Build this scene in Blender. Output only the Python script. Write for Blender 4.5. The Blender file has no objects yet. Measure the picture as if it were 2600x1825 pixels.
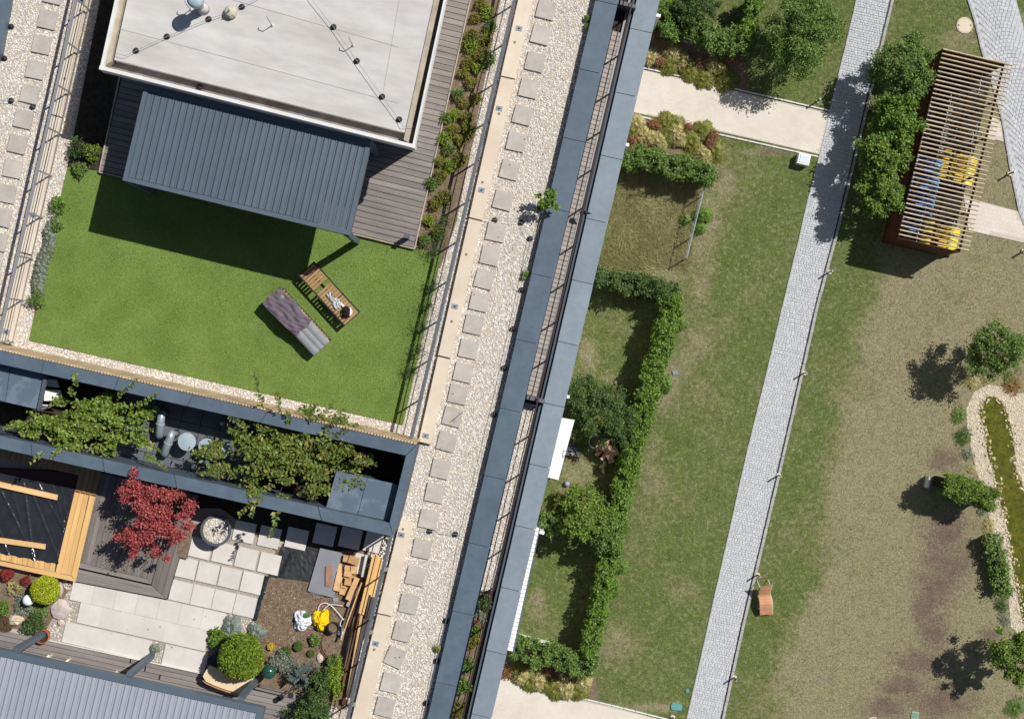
import bpy, math, random
import numpy as np
from mathutils import Vector, Matrix
random.seed(7)
rng = np.random.default_rng(11)
scene = bpy.context.scene
COL = scene.collection

# ------------------------------------------------------------------ camera, sky, sun, exposure
RZ = 23.5            # height of the roof terraces above the gardens
CZ = 56.1            # height of the drone
FPX = 3000.0         # focal length in pixels of the photograph (2600 wide)
cam = bpy.data.cameras.new('camera')
cam.sensor_width = 36.0
cam.lens = FPX / 2600 * 36.0
cam.clip_start = 0.5
cam.clip_end = 600
camo = bpy.data.objects.new('camera', cam)
camo.location = (0, 0, CZ)
COL.objects.link(camo)
scene.camera = camo

SUN_AZ = math.atan2(0.533, 0.846)      # direction towards the sun, from +X
SUN_EL = math.radians(48.5)
w = bpy.data.worlds.new('World'); scene.world = w; w.use_nodes = True
nt = w.node_tree
sky = nt.nodes.new('ShaderNodeTexSky'); sky.sky_type = 'NISHITA'; sky.sun_disc = False
sky.sun_elevation = SUN_EL
sky.sun_rotation = math.radians(90) - SUN_AZ
bg = nt.nodes['Background']; bg.inputs['Strength'].default_value = 0.049
nt.links.new(sky.outputs[0], bg.inputs[0])
sl = bpy.data.lights.new('sun', 'SUN'); sl.energy = 4.7; sl.angle = math.radians(0.5); sl.color = (1.0, 0.965, 0.915)
so = bpy.data.objects.new('sun', sl); COL.objects.link(so)
sd = Vector((math.cos(SUN_AZ) * math.cos(SUN_EL), math.sin(SUN_AZ) * math.cos(SUN_EL), math.sin(SUN_EL)))
so.rotation_euler = sd.to_track_quat('Z', 'Y').to_euler(); so.location = sd * 80
scene.view_settings.view_transform = 'Standard'
scene.view_settings.look = 'None'
scene.view_settings.exposure = 0.0
scene.view_settings.gamma = 1.0
scene.view_settings.use_curve_mapping = False
scene.cycles.max_bounces = 6
scene.cycles.diffuse_bounces = 3
scene.cycles.transmission_bounces = 4
scene.cycles.transparent_max_bounces = 8

# ------------------------------------------------------------------ places: photo coordinates -> metres
def W(px, py, h=0.0, base=RZ):
    d = CZ - base - h
    return Vector(((px - 1300) / FPX * d, (912.5 - py) / FPX * d, base + h))
def G(px, py, h=0.0):
    return W(px, py, h, 0.0)
def zm(x0, y0, s):
    return lambda x, y: (x0 + x * s, y0 + y * s)
zA = zm(0, 0, .2853); zB = zm(600, 0, .2853); zC = zm(0, 440, .2853); zD = zm(600, 440, .2853)
zE = zm(0, 860, .242); zF = zm(500, 860, .242); zG = zm(0, 1160, .2203); zH = zm(450, 1200, .242)
zI = zm(0, 1435, .242); zJ = zm(450, 1435, .242); zK = zm(1150, 0, .242); zL = zm(1150, 380, .242)
zM = zm(1050, 700, .2853); zN = zm(900, 1050, .2853); zO = zm(850, 1365, .2853)
zQ = zm(1600, 0, .242); zR = zm(2050, 0, .242); zS = zm(2050, 350, .242); zT = zm(2100, 750, .2481)
zU = zm(2100, 1100, .2178); zV = zm(2100, 1450, .2327); zX = zm(1600, 1400, .2637); zY = zm(1600, 600, .3474)
zP = zm(1350, 980, .1524); zP2 = zm(1350, 1200, .1524); zP3 = zm(1250, 1600, .2178); zP4 = zm(1400, 300, .2178)
zD0 = zm(0, 0, 1.1324)
ANG = math.radians(-13.2)            # direction of the cross lines of the building
UX = Vector((math.cos(ANG), math.sin(ANG), 0)); VX = Vector((math.sin(ANG), -math.cos(ANG), 0))

# ------------------------------------------------------------------ materials
def s2l(c):
    return tuple((x / 255 / 12.92 if x <= 10 else ((x / 255 + .055) / 1.055) ** 2.4) for x in c)
MATS = {}
def mat(name, c1, c2=None, scale=3.0, rough=.8, bump=0.0, bscale=40, rnd=None, amt=.25, c3=None, rscale=.35,
        stretch=None, metal=0.0, detail=6, lo=.35, hi=.65, spec=.3, transl=0.0, grain=0.0, gscale=60):
    if name in MATS: return MATS[name]
    m = bpy.data.materials.new(name); m.use_nodes = True
    n = m.node_tree.nodes; l = m.node_tree.links
    p = n['Principled BSDF']
    p.inputs['Roughness'].default_value = rough
    p.inputs['Metallic'].default_value = metal
    p.inputs['Specular IOR Level'].default_value = spec
    geo = n.new('ShaderNodeNewGeometry')
    vec = geo.outputs['Position']
    if stretch:
        mp = n.new('ShaderNodeMapping'); mp.inputs['Rotation'].default_value = (0, 0, -ANG if stretch[3] else 0)
        mp.vector_type = 'POINT'
        mp.inputs['Scale'].default_value = stretch[:3]
        r0 = n.new('ShaderNodeVectorRotate'); r0.rotation_type = 'Z_AXIS'; r0.inputs['Angle'].default_value = -ANG
        l.new(vec, r0.inputs['Vector'])
        mp.inputs['Rotation'].default_value = (0, 0, 0)
        l.new(r0.outputs[0], mp.inputs['Vector']); vec = mp.outputs[0]
    def noise(sc, de=detail, ro=.6):
        t = n.new('ShaderNodeTexNoise'); t.inputs['Scale'].default_value = sc
        t.inputs['Detail'].default_value = de; t.inputs['Roughness'].default_value = ro
        l.new(vec, t.inputs['Vector']); return t.outputs['Fac']
    def mix(fac, a, b, mode='MIX'):
        x = n.new('ShaderNodeMix'); x.data_type = 'RGBA'; x.blend_type = mode
        for s, v in ((0, fac), (6, a), (7, b)):
            if isinstance(v, (tuple, float, int)):
                x.inputs[s].default_value = (*v, 1) if isinstance(v, tuple) else v
            else: l.new(v, x.inputs[s])
        return x.outputs[2]
    col = s2l(c1)
    if c2 is not None:
        r = n.new('ShaderNodeMapRange'); r.inputs['From Min'].default_value = lo; r.inputs['From Max'].default_value = hi
        l.new(noise(scale), r.inputs['Value'])
        col = mix(r.outputs[0], s2l(c1), s2l(c2))
    if rnd:
        if rnd == 'object':
            oi = n.new('ShaderNodeObjectInfo'); rr = oi.outputs['Random']
        else:
            rr = geo.outputs['Random Per Island']
        if c3 is not None:
            cr = n.new('ShaderNodeValToRGB')
            cols = c3
            while len(cr.color_ramp.elements) < len(cols): cr.color_ramp.elements.new(.5)
            for i, c in enumerate(cols):
                cr.color_ramp.elements[i].position = i / (len(cols) - 1); cr.color_ramp.elements[i].color = (*s2l(c), 1)
            l.new(rr, cr.inputs[0])
            col = cr.outputs[0] if c2 is None else mix(.5, col, cr.outputs[0])
        if amt:
            mr = n.new('ShaderNodeMapRange'); mr.inputs['To Min'].default_value = 1 - amt; mr.inputs['To Max'].default_value = 1 + amt
            wn = n.new('ShaderNodeTexWhiteNoise'); wn.noise_dimensions = '1D'
            l.new(rr, wn.inputs['W']); l.new(wn.outputs['Value'], mr.inputs['Value'])
            hs = n.new('ShaderNodeHueSaturation'); l.new(mr.outputs[0], hs.inputs['Value'])
            if isinstance(col, tuple): hs.inputs['Color'].default_value = (*col, 1)
            else: l.new(col, hs.inputs['Color'])
            col = hs.outputs[0]
    if grain:
        mr = n.new('ShaderNodeMapRange'); mr.inputs['From Min'].default_value = .3; mr.inputs['From Max'].default_value = .7
        mr.inputs['To Min'].default_value = 1 - grain; mr.inputs['To Max'].default_value = 1 + grain
        l.new(noise(gscale, 3), mr.inputs['Value'])
        hs = n.new('ShaderNodeHueSaturation'); l.new(mr.outputs[0], hs.inputs['Value'])
        if isinstance(col, tuple): hs.inputs['Color'].default_value = (*col, 1)
        else: l.new(col, hs.inputs['Color'])
        col = hs.outputs[0]
    if isinstance(col, tuple): p.inputs['Base Color'].default_value = (*col, 1)
    else: l.new(col, p.inputs['Base Color'])
    if bump:
        b = n.new('ShaderNodeBump'); b.inputs['Strength'].default_value = bump; b.inputs['Distance'].default_value = .02
        l.new(noise(bscale, 4), b.inputs['Height']); l.new(b.outputs[0], p.inputs['Normal'])
    if transl:
        tr = n.new('ShaderNodeBsdfTranslucent'); ms = n.new('ShaderNodeMixShader'); ms.inputs[0].default_value = transl
        if isinstance(col, tuple): tr.inputs[0].default_value = (*col, 1)
        else: l.new(col, tr.inputs[0])
        l.new(p.outputs[0], ms.inputs[1]); l.new(tr.outputs[0], ms.inputs[2])
        l.new(ms.outputs[0], n['Material Output'].inputs[0])
    MATS[name] = m
    return m
def leaf(name, cols, amt=.3):
    return mat(name, cols[0], rnd='island', c3=cols, amt=amt, rough=.5, spec=.35, transl=.25)

M_slate = mat('slate_panel', (84, 99, 113), (95, 110, 124), scale=1.6, rough=.45, spec=.4, rnd='object', amt=.05, grain=.06, gscale=7)
M_slatelit = mat('slate_panel_lit', (136, 148, 158), (126, 138, 149), scale=1.6, rough=.5, rnd='object', amt=.05, grain=.05, gscale=7)  # same slate, sun and sky gloss put into a lighter colour
M_slateside = mat('slate_side', (78, 88, 98), rough=.6)
M_conc = mat('concrete_slab', (190, 183, 175), (176, 169, 160), scale=2.2, rough=.85, rnd='object', amt=.05, grain=.06, gscale=9)
M_coping = mat('cream_concrete', (221, 207, 188), (212, 196, 176), scale=1.3, rough=.85, rnd='object', amt=.03, grain=.03, gscale=7)
M_patio = mat('patio_slab', (214, 210, 204), (205, 199, 191), scale=1.5, rough=.8, rnd='object', amt=.04, grain=.03, gscale=8)
M_gravelbed = mat('gravel_bed', (204, 194, 180), (164, 154, 144), scale=18, rough=.95, bump=.6, bscale=30)
M_stone = mat('gravel_stone', (220, 205, 180), rnd='island', c3=[(241, 237, 230), (224, 206, 176), (237, 232, 225), (164, 163, 165), (250, 249, 247), (226, 217, 201), (240, 236, 229)], amt=.12, rough=.8)
M_turf = mat('artificial_turf', (121, 144, 72), (102, 126, 58), scale=1.2, rough=.85, bump=.9, bscale=60, grain=.2, gscale=30, spec=.15)
M_blade = mat('turf_blade', (112, 148, 64), rnd='island', c3=[(104, 128, 58), (126, 149, 76), (146, 167, 94)], amt=.12, rough=.7)
M_deck = mat('weathered_wood', (146, 139, 134), (122, 115, 111), scale=1.4, rough=.8, stretch=(.35, 5, 1, True), rnd='object', amt=.1, grain=.12, gscale=14)
M_deckv = mat('grey_wood', (136, 127, 122), (108, 101, 97), scale=1.2, rough=.8, stretch=(5, .35, 1, True), rnd='object', amt=.14, grain=.1, gscale=12)
M_loggia = mat('loggia_wood', (176, 168, 160), (152, 144, 136), scale=1.4, rough=.8, stretch=(.35, 6, 1, True), rnd='object', amt=.07, grain=.06, gscale=12)
M_neww = mat('new_wood', (230, 190, 130), (212, 166, 104), scale=1.3, rough=.6, stretch=(5, .3, 1, True), rnd='object', amt=.1, grain=.06, gscale=10)
M_newwu = mat('new_wood_cross', (232, 194, 138), (216, 172, 112), scale=1.3, rough=.6, stretch=(.3, 5, 1, True), rnd='object', amt=.05, grain=.06, gscale=10)
M_offcut = mat('offcut_wood', (220, 182, 134), (196, 154, 106), scale=2, rough=.7, rnd='object', amt=.18, grain=.1, gscale=14)
M_brown = mat('brown_wood', (112, 78, 52), (80, 58, 44), scale=2, rough=.8, stretch=(5, .4, 1, True), rnd='object', amt=.3, grain=.12, gscale=12)
M_greyp = mat('grey_plank', (96, 88, 86), (76, 70, 70), scale=2, rough=.8, stretch=(5, .4, 1, True), grain=.1, gscale=12)
M_clad = mat('larch_cladding', (206, 184, 152), (176, 152, 120), scale=2, rough=.8, rnd='object', amt=.15, grain=.1, gscale=14)
M_louvre = mat('blue_grey_aluminium', (82, 95, 107), (88, 101, 113), scale=.7, rough=.4, spec=.5, rnd='object', amt=.035)
M_louvre2 = mat('silver_aluminium', (150, 157, 168), (158, 165, 175), scale=.7, rough=.5, rnd='object', amt=.03)
M_frame = mat('pergola_frame', (86, 99, 111), (92, 104, 116), scale=2, rough=.45)
M_rail = mat('railing_grey', (104, 108, 114), rough=.4, metal=.2)
M_dark = mat('dark_metal', (48, 46, 48), rough=.5)
M_brownm = mat('brown_metal', (58, 48, 46), rough=.5)
M_black = mat('black_rubber', (40, 38, 42), rough=.6)
M_white = mat('white_paint', (238, 238, 238), rough=.5)
M_offw = mat('white_render', (226, 226, 224), (214, 212, 208), scale=2, rough=.8)
M_roof = mat('roof_membrane', (203, 200, 197), (184, 180, 176), scale=1.0, rough=.75, grain=.09, gscale=3.5, lo=.4, hi=.7, stretch=(.35, 1.2, 1, True))
M_tan = mat('tan_flashing', (190, 178, 158), (164, 152, 134), scale=3, rough=.8)
M_gutter = mat('gutter_membrane', (150, 144, 140), (120, 112, 106), scale=3, rough=.8)
M_galv = mat('galvanised_steel', (176, 188, 196), (150, 162, 172), scale=6, rough=.35, metal=.4)
M_cap = mat('pale_steel_cap', (170, 186, 194), (156, 172, 182), scale=5, rough=.5)
M_tiledark = mat('dark_tile', (104, 108, 114), (94, 98, 104), scale=3, rough=.7, rnd='object', amt=.05)
M_cover = mat('slate_cover', (110, 124, 138), (92, 108, 124), scale=1.8, rough=.55, lo=.42, hi=.5)
M_tarp = mat('black_pond_liner', (40, 42, 48), (48, 50, 56), scale=3, rough=.2, bump=.5, bscale=6, spec=.6)
M_membrane = mat('black_membrane', (46, 48, 50), (60, 62, 64), scale=6, rough=.5, bump=.8, bscale=16)
M_soil = mat('bark_mulch', (138, 120, 100), (108, 92, 76), scale=9, rough=.95, bump=.8, bscale=50, grain=.3, gscale=45)
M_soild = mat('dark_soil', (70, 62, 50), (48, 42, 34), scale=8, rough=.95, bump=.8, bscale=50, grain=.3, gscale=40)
M_rock = mat('pale_rock', (200, 188, 176), (168, 152, 142), scale=4, rough=.85, bump=.6, bscale=12, grain=.08, gscale=14)
M_fabric = mat('grey_cushion', (146, 148, 152), (136, 138, 142), scale=6, rough=.9)
M_blanket = mat('grey_fleece', (112, 102, 112), (96, 87, 97), scale=6, rough=.95, bump=.7, bscale=25)
M_teak = mat('lounger_slat', (178, 138, 104), (160, 120, 86), scale=3, rough=.6, rnd='object', amt=.06)
M_terr = mat('terracotta', (170, 92, 62), rough=.8)
M_paver = mat('pale_paving', (232, 224, 214), (224, 213, 200), scale=.9, rough=.85, rnd='object', amt=.015)
M_cob = mat('grey_cobble', (176, 178, 182), rnd='island', c3=[(184, 186, 190), (196, 198, 201), (190, 192, 195), (204, 205, 208)], amt=.04, rough=.85)
M_cobbed = mat('cobble_joint', (178, 179, 182), (166, 167, 170), scale=8, rough=.95)
M_kerb = mat('kerb_stone', (176, 176, 176), (160, 158, 156), scale=3, rough=.85, rnd='object', amt=.05)
M_shedw = mat('shed_wood', (96, 58, 40), (78, 46, 34), scale=2, rough=.8, rnd='object', amt=.12)
M_beam = mat('shed_beam', (206, 190, 162), (182, 164, 136), scale=2, rough=.8, rnd='object', amt=.1)
M_bench = mat('reddish_slat', (216, 162, 126), (200, 142, 106), scale=3, rough=.6, rnd='object', amt=.1)
M_bark = mat('bark', (92, 76, 62), (66, 54, 44), scale=8, rough=.95)
M_shadecore = mat('shade_core_dark', (40, 42, 24), rough=1)  # dark filling added inside foliage to stop light and darken the gaps
L_hedge = leaf('hedge_leaf', [(66, 88, 44), (84, 108, 54), (104, 128, 68)])
L_bright = leaf('bright_leaf', [(74, 106, 36), (98, 132, 44), (132, 160, 68), (84, 116, 42)])
L_dark = leaf('dark_leaf', [(62, 84, 42), (80, 104, 54), (98, 122, 62)])
L_mid = leaf('mid_leaf', [(82, 108, 48), (106, 134, 62), (132, 156, 80)])
L_yell = leaf('yellow_green_leaf', [(108, 136, 40), (134, 158, 48), (156, 176, 60), (90, 122, 40)])
L_tree = leaf('tree_leaf', [(78, 106, 42), (104, 134, 54), (134, 160, 66), (90, 116, 48), (148, 166, 66)])
L_quince = leaf('quince_leaf', [(92, 116, 46), (112, 136, 54), (140, 158, 68), (102, 126, 52), (156, 158, 72)])
L_quince2 = leaf('quince_leaf_brown', [(84, 108, 46), (112, 132, 58), (146, 140, 72), (98, 124, 52), (132, 124, 64), (92, 120, 50), (120, 142, 62)])
L_red = leaf('maple_leaf', [(158, 66, 68), (180, 84, 84), (202, 112, 106), (134, 54, 58)], .28)
L_barb = leaf('barberry_leaf', [(140, 50, 50), (168, 66, 62), (120, 44, 50)])
L_thuja = leaf('golden_thuja', [(140, 158, 30), (172, 184, 36), (196, 204, 60), (120, 144, 36)])
L_thujd = leaf('green_thuja', [(88, 114, 28), (118, 142, 36), (146, 166, 58), (70, 94, 30)], .4)
L_blue = leaf('blue_spruce', [(112, 134, 130), (136, 156, 150), (96, 118, 112)])
L_fesc = leaf('blue_fescue', [(132, 146, 140), (156, 164, 152), (110, 126, 120)])
L_lav = leaf('lavender_leaf', [(130, 140, 118), (150, 158, 138), (110, 120, 100)])
L_straw = leaf('straw_grass', [(196, 182, 122), (176, 164, 98), (214, 202, 150), (146, 146, 82)])
L_olive = leaf('olive_grass', [(124, 128, 54), (148, 146, 68), (104, 116, 50)])
L_bed = leaf('bed_shrub_leaf', [(128, 134, 48), (150, 146, 56), (104, 118, 44), (142, 118, 58), (118, 132, 46)])
L_sedum = leaf('sedum_flower', [(172, 112, 88), (160, 122, 84), (136, 100, 70), (186, 136, 104)])
L_meadow = leaf('meadow_stalk', [(158, 150, 102), (130, 128, 78), (186, 176, 130), (104, 116, 60)])
L_dry = leaf('dry_meadow', [(158, 144, 104), (180, 164, 124), (122, 120, 72), (106, 116, 62)])
L_lawn = leaf('lawn_blade', [(104, 118, 54), (124, 136, 66), (148, 154, 90)])
L_fern = leaf('rush_blade', [(92, 118, 56), (114, 142, 68), (138, 164, 82)])

# ------------------------------------------------------------------ mesh helpers
def np_mesh(name, V, F):
    V = np.asarray(V, dtype=np.float32).reshape(-1, 3); F = np.asarray(F, dtype=np.int32)
    me = bpy.data.meshes.new(name)
    k = F.shape[1]
    me.vertices.add(len(V)); me.vertices.foreach_set('co', V.ravel())
    me.loops.add(F.size); me.loops.foreach_set('vertex_index', F.ravel())
    me.polygons.add(len(F)); me.polygons.foreach_set('loop_start', np.arange(0, F.size, k, dtype=np.int32))
    me.update(calc_edges=True)
    me.shade_flat()
    return me
class MB:
    def __init__(s): s.v = []; s.f = []; s.smooth = False
    def add(s, vs, fs):
        b = len(s.v); s.v += [tuple(v) for v in vs]; s.f += [tuple(i + b for i in f) for f in fs]; return s
    def prism(s, poly, z0, z1, zt=None):
        p = [Vector((q[0], q[1])) for q in poly]
        a = sum(p[i].x * p[(i + 1) % len(p)].y - p[(i + 1) % len(p)].x * p[i].y for i in range(len(p)))
        if a < 0: p = p[::-1]
        n = len(p)
        return s.add([(q.x, q.y, z0) for q in p] + [(q.x, q.y, z1) for q in p],
                     [tuple(range(n))[::-1], tuple(range(n, 2 * n))] + [(i, (i + 1) % n, n + (i + 1) % n, n + i) for i in range(n)])
    def box(s, c, sx, sy, sz, rot=0.0, tilt=None):
        m = Matrix.Rotation(rot, 3, 'Z')
        if tilt is not None: m = m @ tilt
        c = Vector(c)
        vs = [c + m @ Vector((x * sx / 2, y * sy / 2, z * sz / 2)) for z in (-1, 1) for y in (-1, 1) for x in (-1, 1)]
        return s.add(vs, [(0, 2, 3, 1), (4, 5, 7, 6), (0, 1, 5, 4), (2, 6, 7, 3), (0, 4, 6, 2), (1, 3, 7, 5)])
    def bar(s, a, b, w_, h_=None):
        a = Vector(a); b = Vector(b); h_ = h_ or w_; d = b - a
        if d.length < 1e-6: return s
        q = d.to_track_quat('X', 'Z').to_matrix(); L = d.length
        vs = [a + q @ Vector((x * L, y * w_ / 2, z * h_ / 2)) for z in (-1, 1) for y in (-1, 1) for x in (0, 1)]
        return s.add(vs, [(0, 2, 3, 1), (4, 5, 7, 6), (0, 1, 5, 4), (2, 6, 7, 3), (0, 4, 6, 2), (1, 3, 7, 5)])
    def cone(s, a, b, r0, r1, n=12, cap=True):
        a = Vector(a); b = Vector(b); q = (b - a).to_track_quat('Z', 'Y').to_matrix()
        vs = [a + q @ Vector((r0 * math.cos(t), r0 * math.sin(t), 0)) for t in np.arange(n) * 2 * math.pi / n]
        vs += [b + q @ Vector((r1 * math.cos(t), r1 * math.sin(t), 0)) for t in np.arange(n) * 2 * math.pi / n]
        fs = [(i, (i + 1) % n, n + (i + 1) % n, n + i) for i in range(n)]
        if cap: fs += [tuple(range(n))[::-1], tuple(range(n, 2 * n))]
        return s.add(vs, fs)
    def tube(s, pts, r, n=6):
        pts = [Vector(p) for p in pts]
        rs = r if isinstance(r, (list, tuple)) else [r] * len(pts)
        vs = []
        for i, p in enumerate(pts):
            d = (pts[min(i + 1, len(pts) - 1)] - pts[max(i - 1, 0)])
            q = d.to_track_quat('Z', 'Y').to_matrix()
            vs += [p + q @ Vector((rs[i] * math.cos(t), rs[i] * math.sin(t), 0)) for t in np.arange(n) * 2 * math.pi / n]
        fs = []
        for i in range(len(pts) - 1):
            fs += [(i * n + j, i * n + (j + 1) % n, (i + 1) * n + (j + 1) % n, (i + 1) * n + j) for j in range(n)]
        fs += [tuple(range(n))[::-1], tuple(range((len(pts) - 1) * n, len(pts) * n))]
        return s.add(vs, fs)
    def lathe(s, c, prof, n=16, sx=1, sy=1):
        c = Vector(c); vs = []; fs = []
        for r, z in prof:
            vs += [c + Vector((r * sx * math.cos(t), r * sy * math.sin(t), z)) for t in np.arange(n) * 2 * math.pi / n]
        for i in range(len(prof) - 1):
            fs += [(i * n + j, i * n + (j + 1) % n, (i + 1) * n + (j + 1) % n, (i + 1) * n + j) for j in range(n)]
        fs.append(tuple(range(n))[::-1]); fs.append(tuple(range((len(prof) - 1) * n, len(prof) * n)))
        return s.add(vs, fs)
    def blob(s, c, rx, ry, rz, n=10, m=6, jit=0.0, seed=0):
        R = random.Random(seed); c = Vector(c); prof = []
        vs = []; fs = []
        for i in range(m + 1):
            ph = -math.pi / 2 + math.pi * i / m
            for j in range(n):
                t = 2 * math.pi * j / n; k = 1 + R.uniform(-jit, jit)
                vs.append(c + Vector((rx * math.cos(ph) * math.cos(t) * k, ry * math.cos(ph) * math.sin(t) * k, rz * math.sin(ph) * k)))
        for i in range(m):
            fs += [(i * n + j, i * n + (j + 1) % n, (i + 1) * n + (j + 1) % n, (i + 1) * n + j) for j in range(n)]
        return s.add(vs, fs)
    def mesh(s, name, off=None):
        me = bpy.data.meshes.new(name)
        o = off or Vector((0, 0, 0))
        me.from_pydata([(v[0] - o[0], v[1] - o[1], v[2] - o[2]) for v in s.v], [], s.f)
        if s.smooth:
            me.polygons.foreach_set('use_smooth', [True] * len(me.polygons))
        me.update(); return me

def thing(name, label, cat, loc=(0, 0, 0), group=None):
    o = bpy.data.objects.new(name, None); COL.objects.link(o); o.location = loc
    o.empty_display_size = .2
    o['label'] = label; o['category'] = cat
    if group: o['group'] = group
    return o
def wloc(p):
    v = Vector(p.location)
    while p.parent: p = p.parent; v += Vector(p.location)
    return v
def link(name, me, m, parent=None, loc=None, label=None, kind=None, smooth=False):
    o = bpy.data.objects.new(name, me); COL.objects.link(o)
    if m is not None and not me.materials: me.materials.append(m)
    if parent is not None: o.parent = parent
    if loc is not None: o.location = loc
    if label: o['label'] = label
    if kind: o['kind'] = kind
    if smooth: me.polygons.foreach_set('use_smooth', [True] * len(me.polygons))
    return o
def part(name, mb, m, parent, label=None, kind=None, smooth=False):
    """world-space shape under a parent"""
    off = wloc(parent)
    if isinstance(mb, MB): me = mb.mesh(name, off)
    else:
        me = mb; co = np.empty(len(me.vertices) * 3, dtype=np.float32); me.vertices.foreach_get('co', co)
        co = co.reshape(-1, 3) - np.array(off[:], dtype=np.float32); me.vertices.foreach_set('co', co.ravel())
    return link(name, me, m, parent, None, label, kind, smooth)
def solo(name, mb, m, label, cat, group=None, origin=None, smooth=False):
    """a thing that is one mesh"""
    o0 = Vector(origin) if origin is not None else Vector((0, 0, 0))
    if isinstance(mb, MB): me = mb.mesh(name, o0)
    else: me = mb
    o = link(name, me, m, None, o0 if origin is not None else None, None, None, smooth)
    o['label'] = label; o['category'] = cat
    if group: o['group'] = group
    return o
def struct(name, mb, m, smooth=False):
    me = mb.mesh(name) if isinstance(mb, MB) else mb
    return link(name, me, m, None, None, None, 'structure', smooth)
def copy_tree(o, parent=None):
    c = o.copy(); COL.objects.link(c); c.parent = parent
    for ch in list(o.children): copy_tree(ch, c)
    return c
UNIT = MB().box((0, 0, 0), 1, 1, 1).mesh('unit_box')
_unitm = {}
def unit(m):
    if m.name not in _unitm:
        me = UNIT.copy(); me.materials.append(m); _unitm[m.name] = me
    return _unitm[m.name]
def piece(name, m, parent, c, sx, sy, sz, rot=0.0, rx=0.0, ry=0.0, label=None):
    """a box piece sharing one mesh per material; c in world space"""
    o = bpy.data.objects.new(name, unit(m)); COL.objects.link(o)
    o.parent = parent; o.location = Vector(c) - wloc(parent); o.rotation_euler = (rx, ry, rot); o.scale = (sx, sy, sz)
    if label: o['label'] = label
    return o
def bpiece(name, m, parent, a, b, w_, h_=None, label=None):
    a = Vector(a); b = Vector(b); d = b - a
    o = bpy.data.objects.new(name, unit(m)); COL.objects.link(o)
    o.parent = parent; o.location = (a + b) / 2 - wloc(parent)
    o.rotation_euler = d.to_track_quat('X', 'Z').to_euler(); o.scale = (d.length, w_, h_ or w_)
    if label: o['label'] = label
    return o
def lerp(a, b, t):
    return tuple(a[i] + (b[i] - a[i]) * t for i in range(len(a)))
def boards(name, m, parent, A, B, C, D, n, h, t=.03, gap=.1, base=RZ, jit=0.0, thick=None):
    """n boards between lines A-B (start to end) and D-C; photo coordinates of the top surface"""
    for i in range(n):
        s0 = (i + gap / 2) / n; s1 = (i + 1 - gap / 2) / n
        q = [lerp(A, D, s0), lerp(B, C, s0), lerp(B, C, s1), lerp(A, D, s1)]
        q = [W(x[0], x[1], h, base) for x in q]
        c = sum(q, Vector()) / 4; d = ((q[1] + q[2]) - (q[0] + q[3])) / 2; e = ((q[3] + q[2]) - (q[0] + q[1])) / 2
        dn = d.normalized(); wd = abs(e.x * -dn.y + e.y * dn.x)
        dz = random.uniform(-jit, jit)
        piece(name, m, parent, (c.x, c.y, base + h - t / 2 + dz), d.length, wd, t, math.atan2(d.y, d.x))
def inpoly(P, poly):
    x, y = P[:, 0], P[:, 1]; r = np.zeros(len(P), bool); n = len(poly)
    for i in range(n):
        x0, y0 = poly[i][0], poly[i][1]; x1, y1 = poly[(i + 1) % n][0], poly[(i + 1) % n][1]
        if y0 == y1: continue
        c = ((y0 > y) != (y1 > y)) & (x < (x1 - x0) * (y - y0) / (y1 - y0) + x0); r ^= c
    return r
def scatter(poly, dens, rg=None):
    rg = rg or rng
    xs = [p[0] for p in poly]; ys = [p[1] for p in poly]
    A = (max(xs) - min(xs)) * (max(ys) - min(ys)); n = int(A * dens)
    P = np.column_stack([rg.uniform(min(xs), max(xs), n), rg.uniform(min(ys), max(ys), n)])
    return P[inpoly(P, poly)]
OCT = np.array([[1, 0, 0], [0, 1, 0], [-1, 0, 0], [0, -1, 0], [0, 0, 1], [0, 0, -1]], float)
OF = np.array([[0, 1, 4], [1, 2, 4], [2, 3, 4], [3, 0, 4]])
def stone_mesh(name, P, z, s0, s1, flat=.46):
    n = len(P); a = rng.uniform(0, 2 * math.pi, n); s = rng.uniform(s0, s1, n)
    el = rng.uniform(.45, .9, n)
    V = np.repeat(OCT[None, :5], n, 0) * (1 + rng.uniform(-.25, .25, (n, 5, 1)))
    V[:, :, 0] *= s[:, None]; V[:, :, 1] *= (s * el)[:, None]; V[:, :, 2] *= (s * flat)[:, None]
    V[:, 4, :2] += rng.uniform(-.3, .3, (n, 2)) * s[:, None]
    c, d = np.cos(a)[:, None], np.sin(a)[:, None]
    X = V[:, :, 0] * c - V[:, :, 1] * d; Y = V[:, :, 0] * d + V[:, :, 1] * c
    V = np.stack([X + P[:, 0:1], Y + P[:, 1:2], V[:, :, 2] + z + rng.uniform(-.004, .01, (n, 1))], 2)
    F = (OF[None] + (np.arange(n) * 5)[:, None, None]).reshape(-1, 3)
    return np_mesh(name, V, F)
def quads(name, C, D, N, L, Wd):
    """leaf diamonds: centre, direction, side vector, length, width"""
    n = len(C); L = np.asarray(L)[:, None]; Wd = np.asarray(Wd)[:, None]
    V = np.stack([C - D * L / 2, C + N * Wd / 2, C + D * L / 2, C - N * Wd / 2], 1)
    F = np.arange(n * 4, dtype=np.int32).reshape(n, 4)
    return np_mesh(name, V, F)
def rand_frames(n, up=.6):
    nm = rng.normal(size=(n, 3)); nm /= np.linalg.norm(nm, axis=1)[:, None]
    nm[:, 2] = np.abs(nm[:, 2]) + up; nm /= np.linalg.norm(nm, axis=1)[:, None]
    t = rng.normal(size=(n, 3)); D = np.cross(nm, t); D /= np.linalg.norm(D, axis=1)[:, None]
    return D, np.cross(nm, D)
def leaves(name, C, size, up=.6, asp=.6):
    n = len(C); D, S = rand_frames(n, up); s = size * rng.uniform(.65, 1.35, n)
    return quads(name, C, D, S, s, s * asp)
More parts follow.
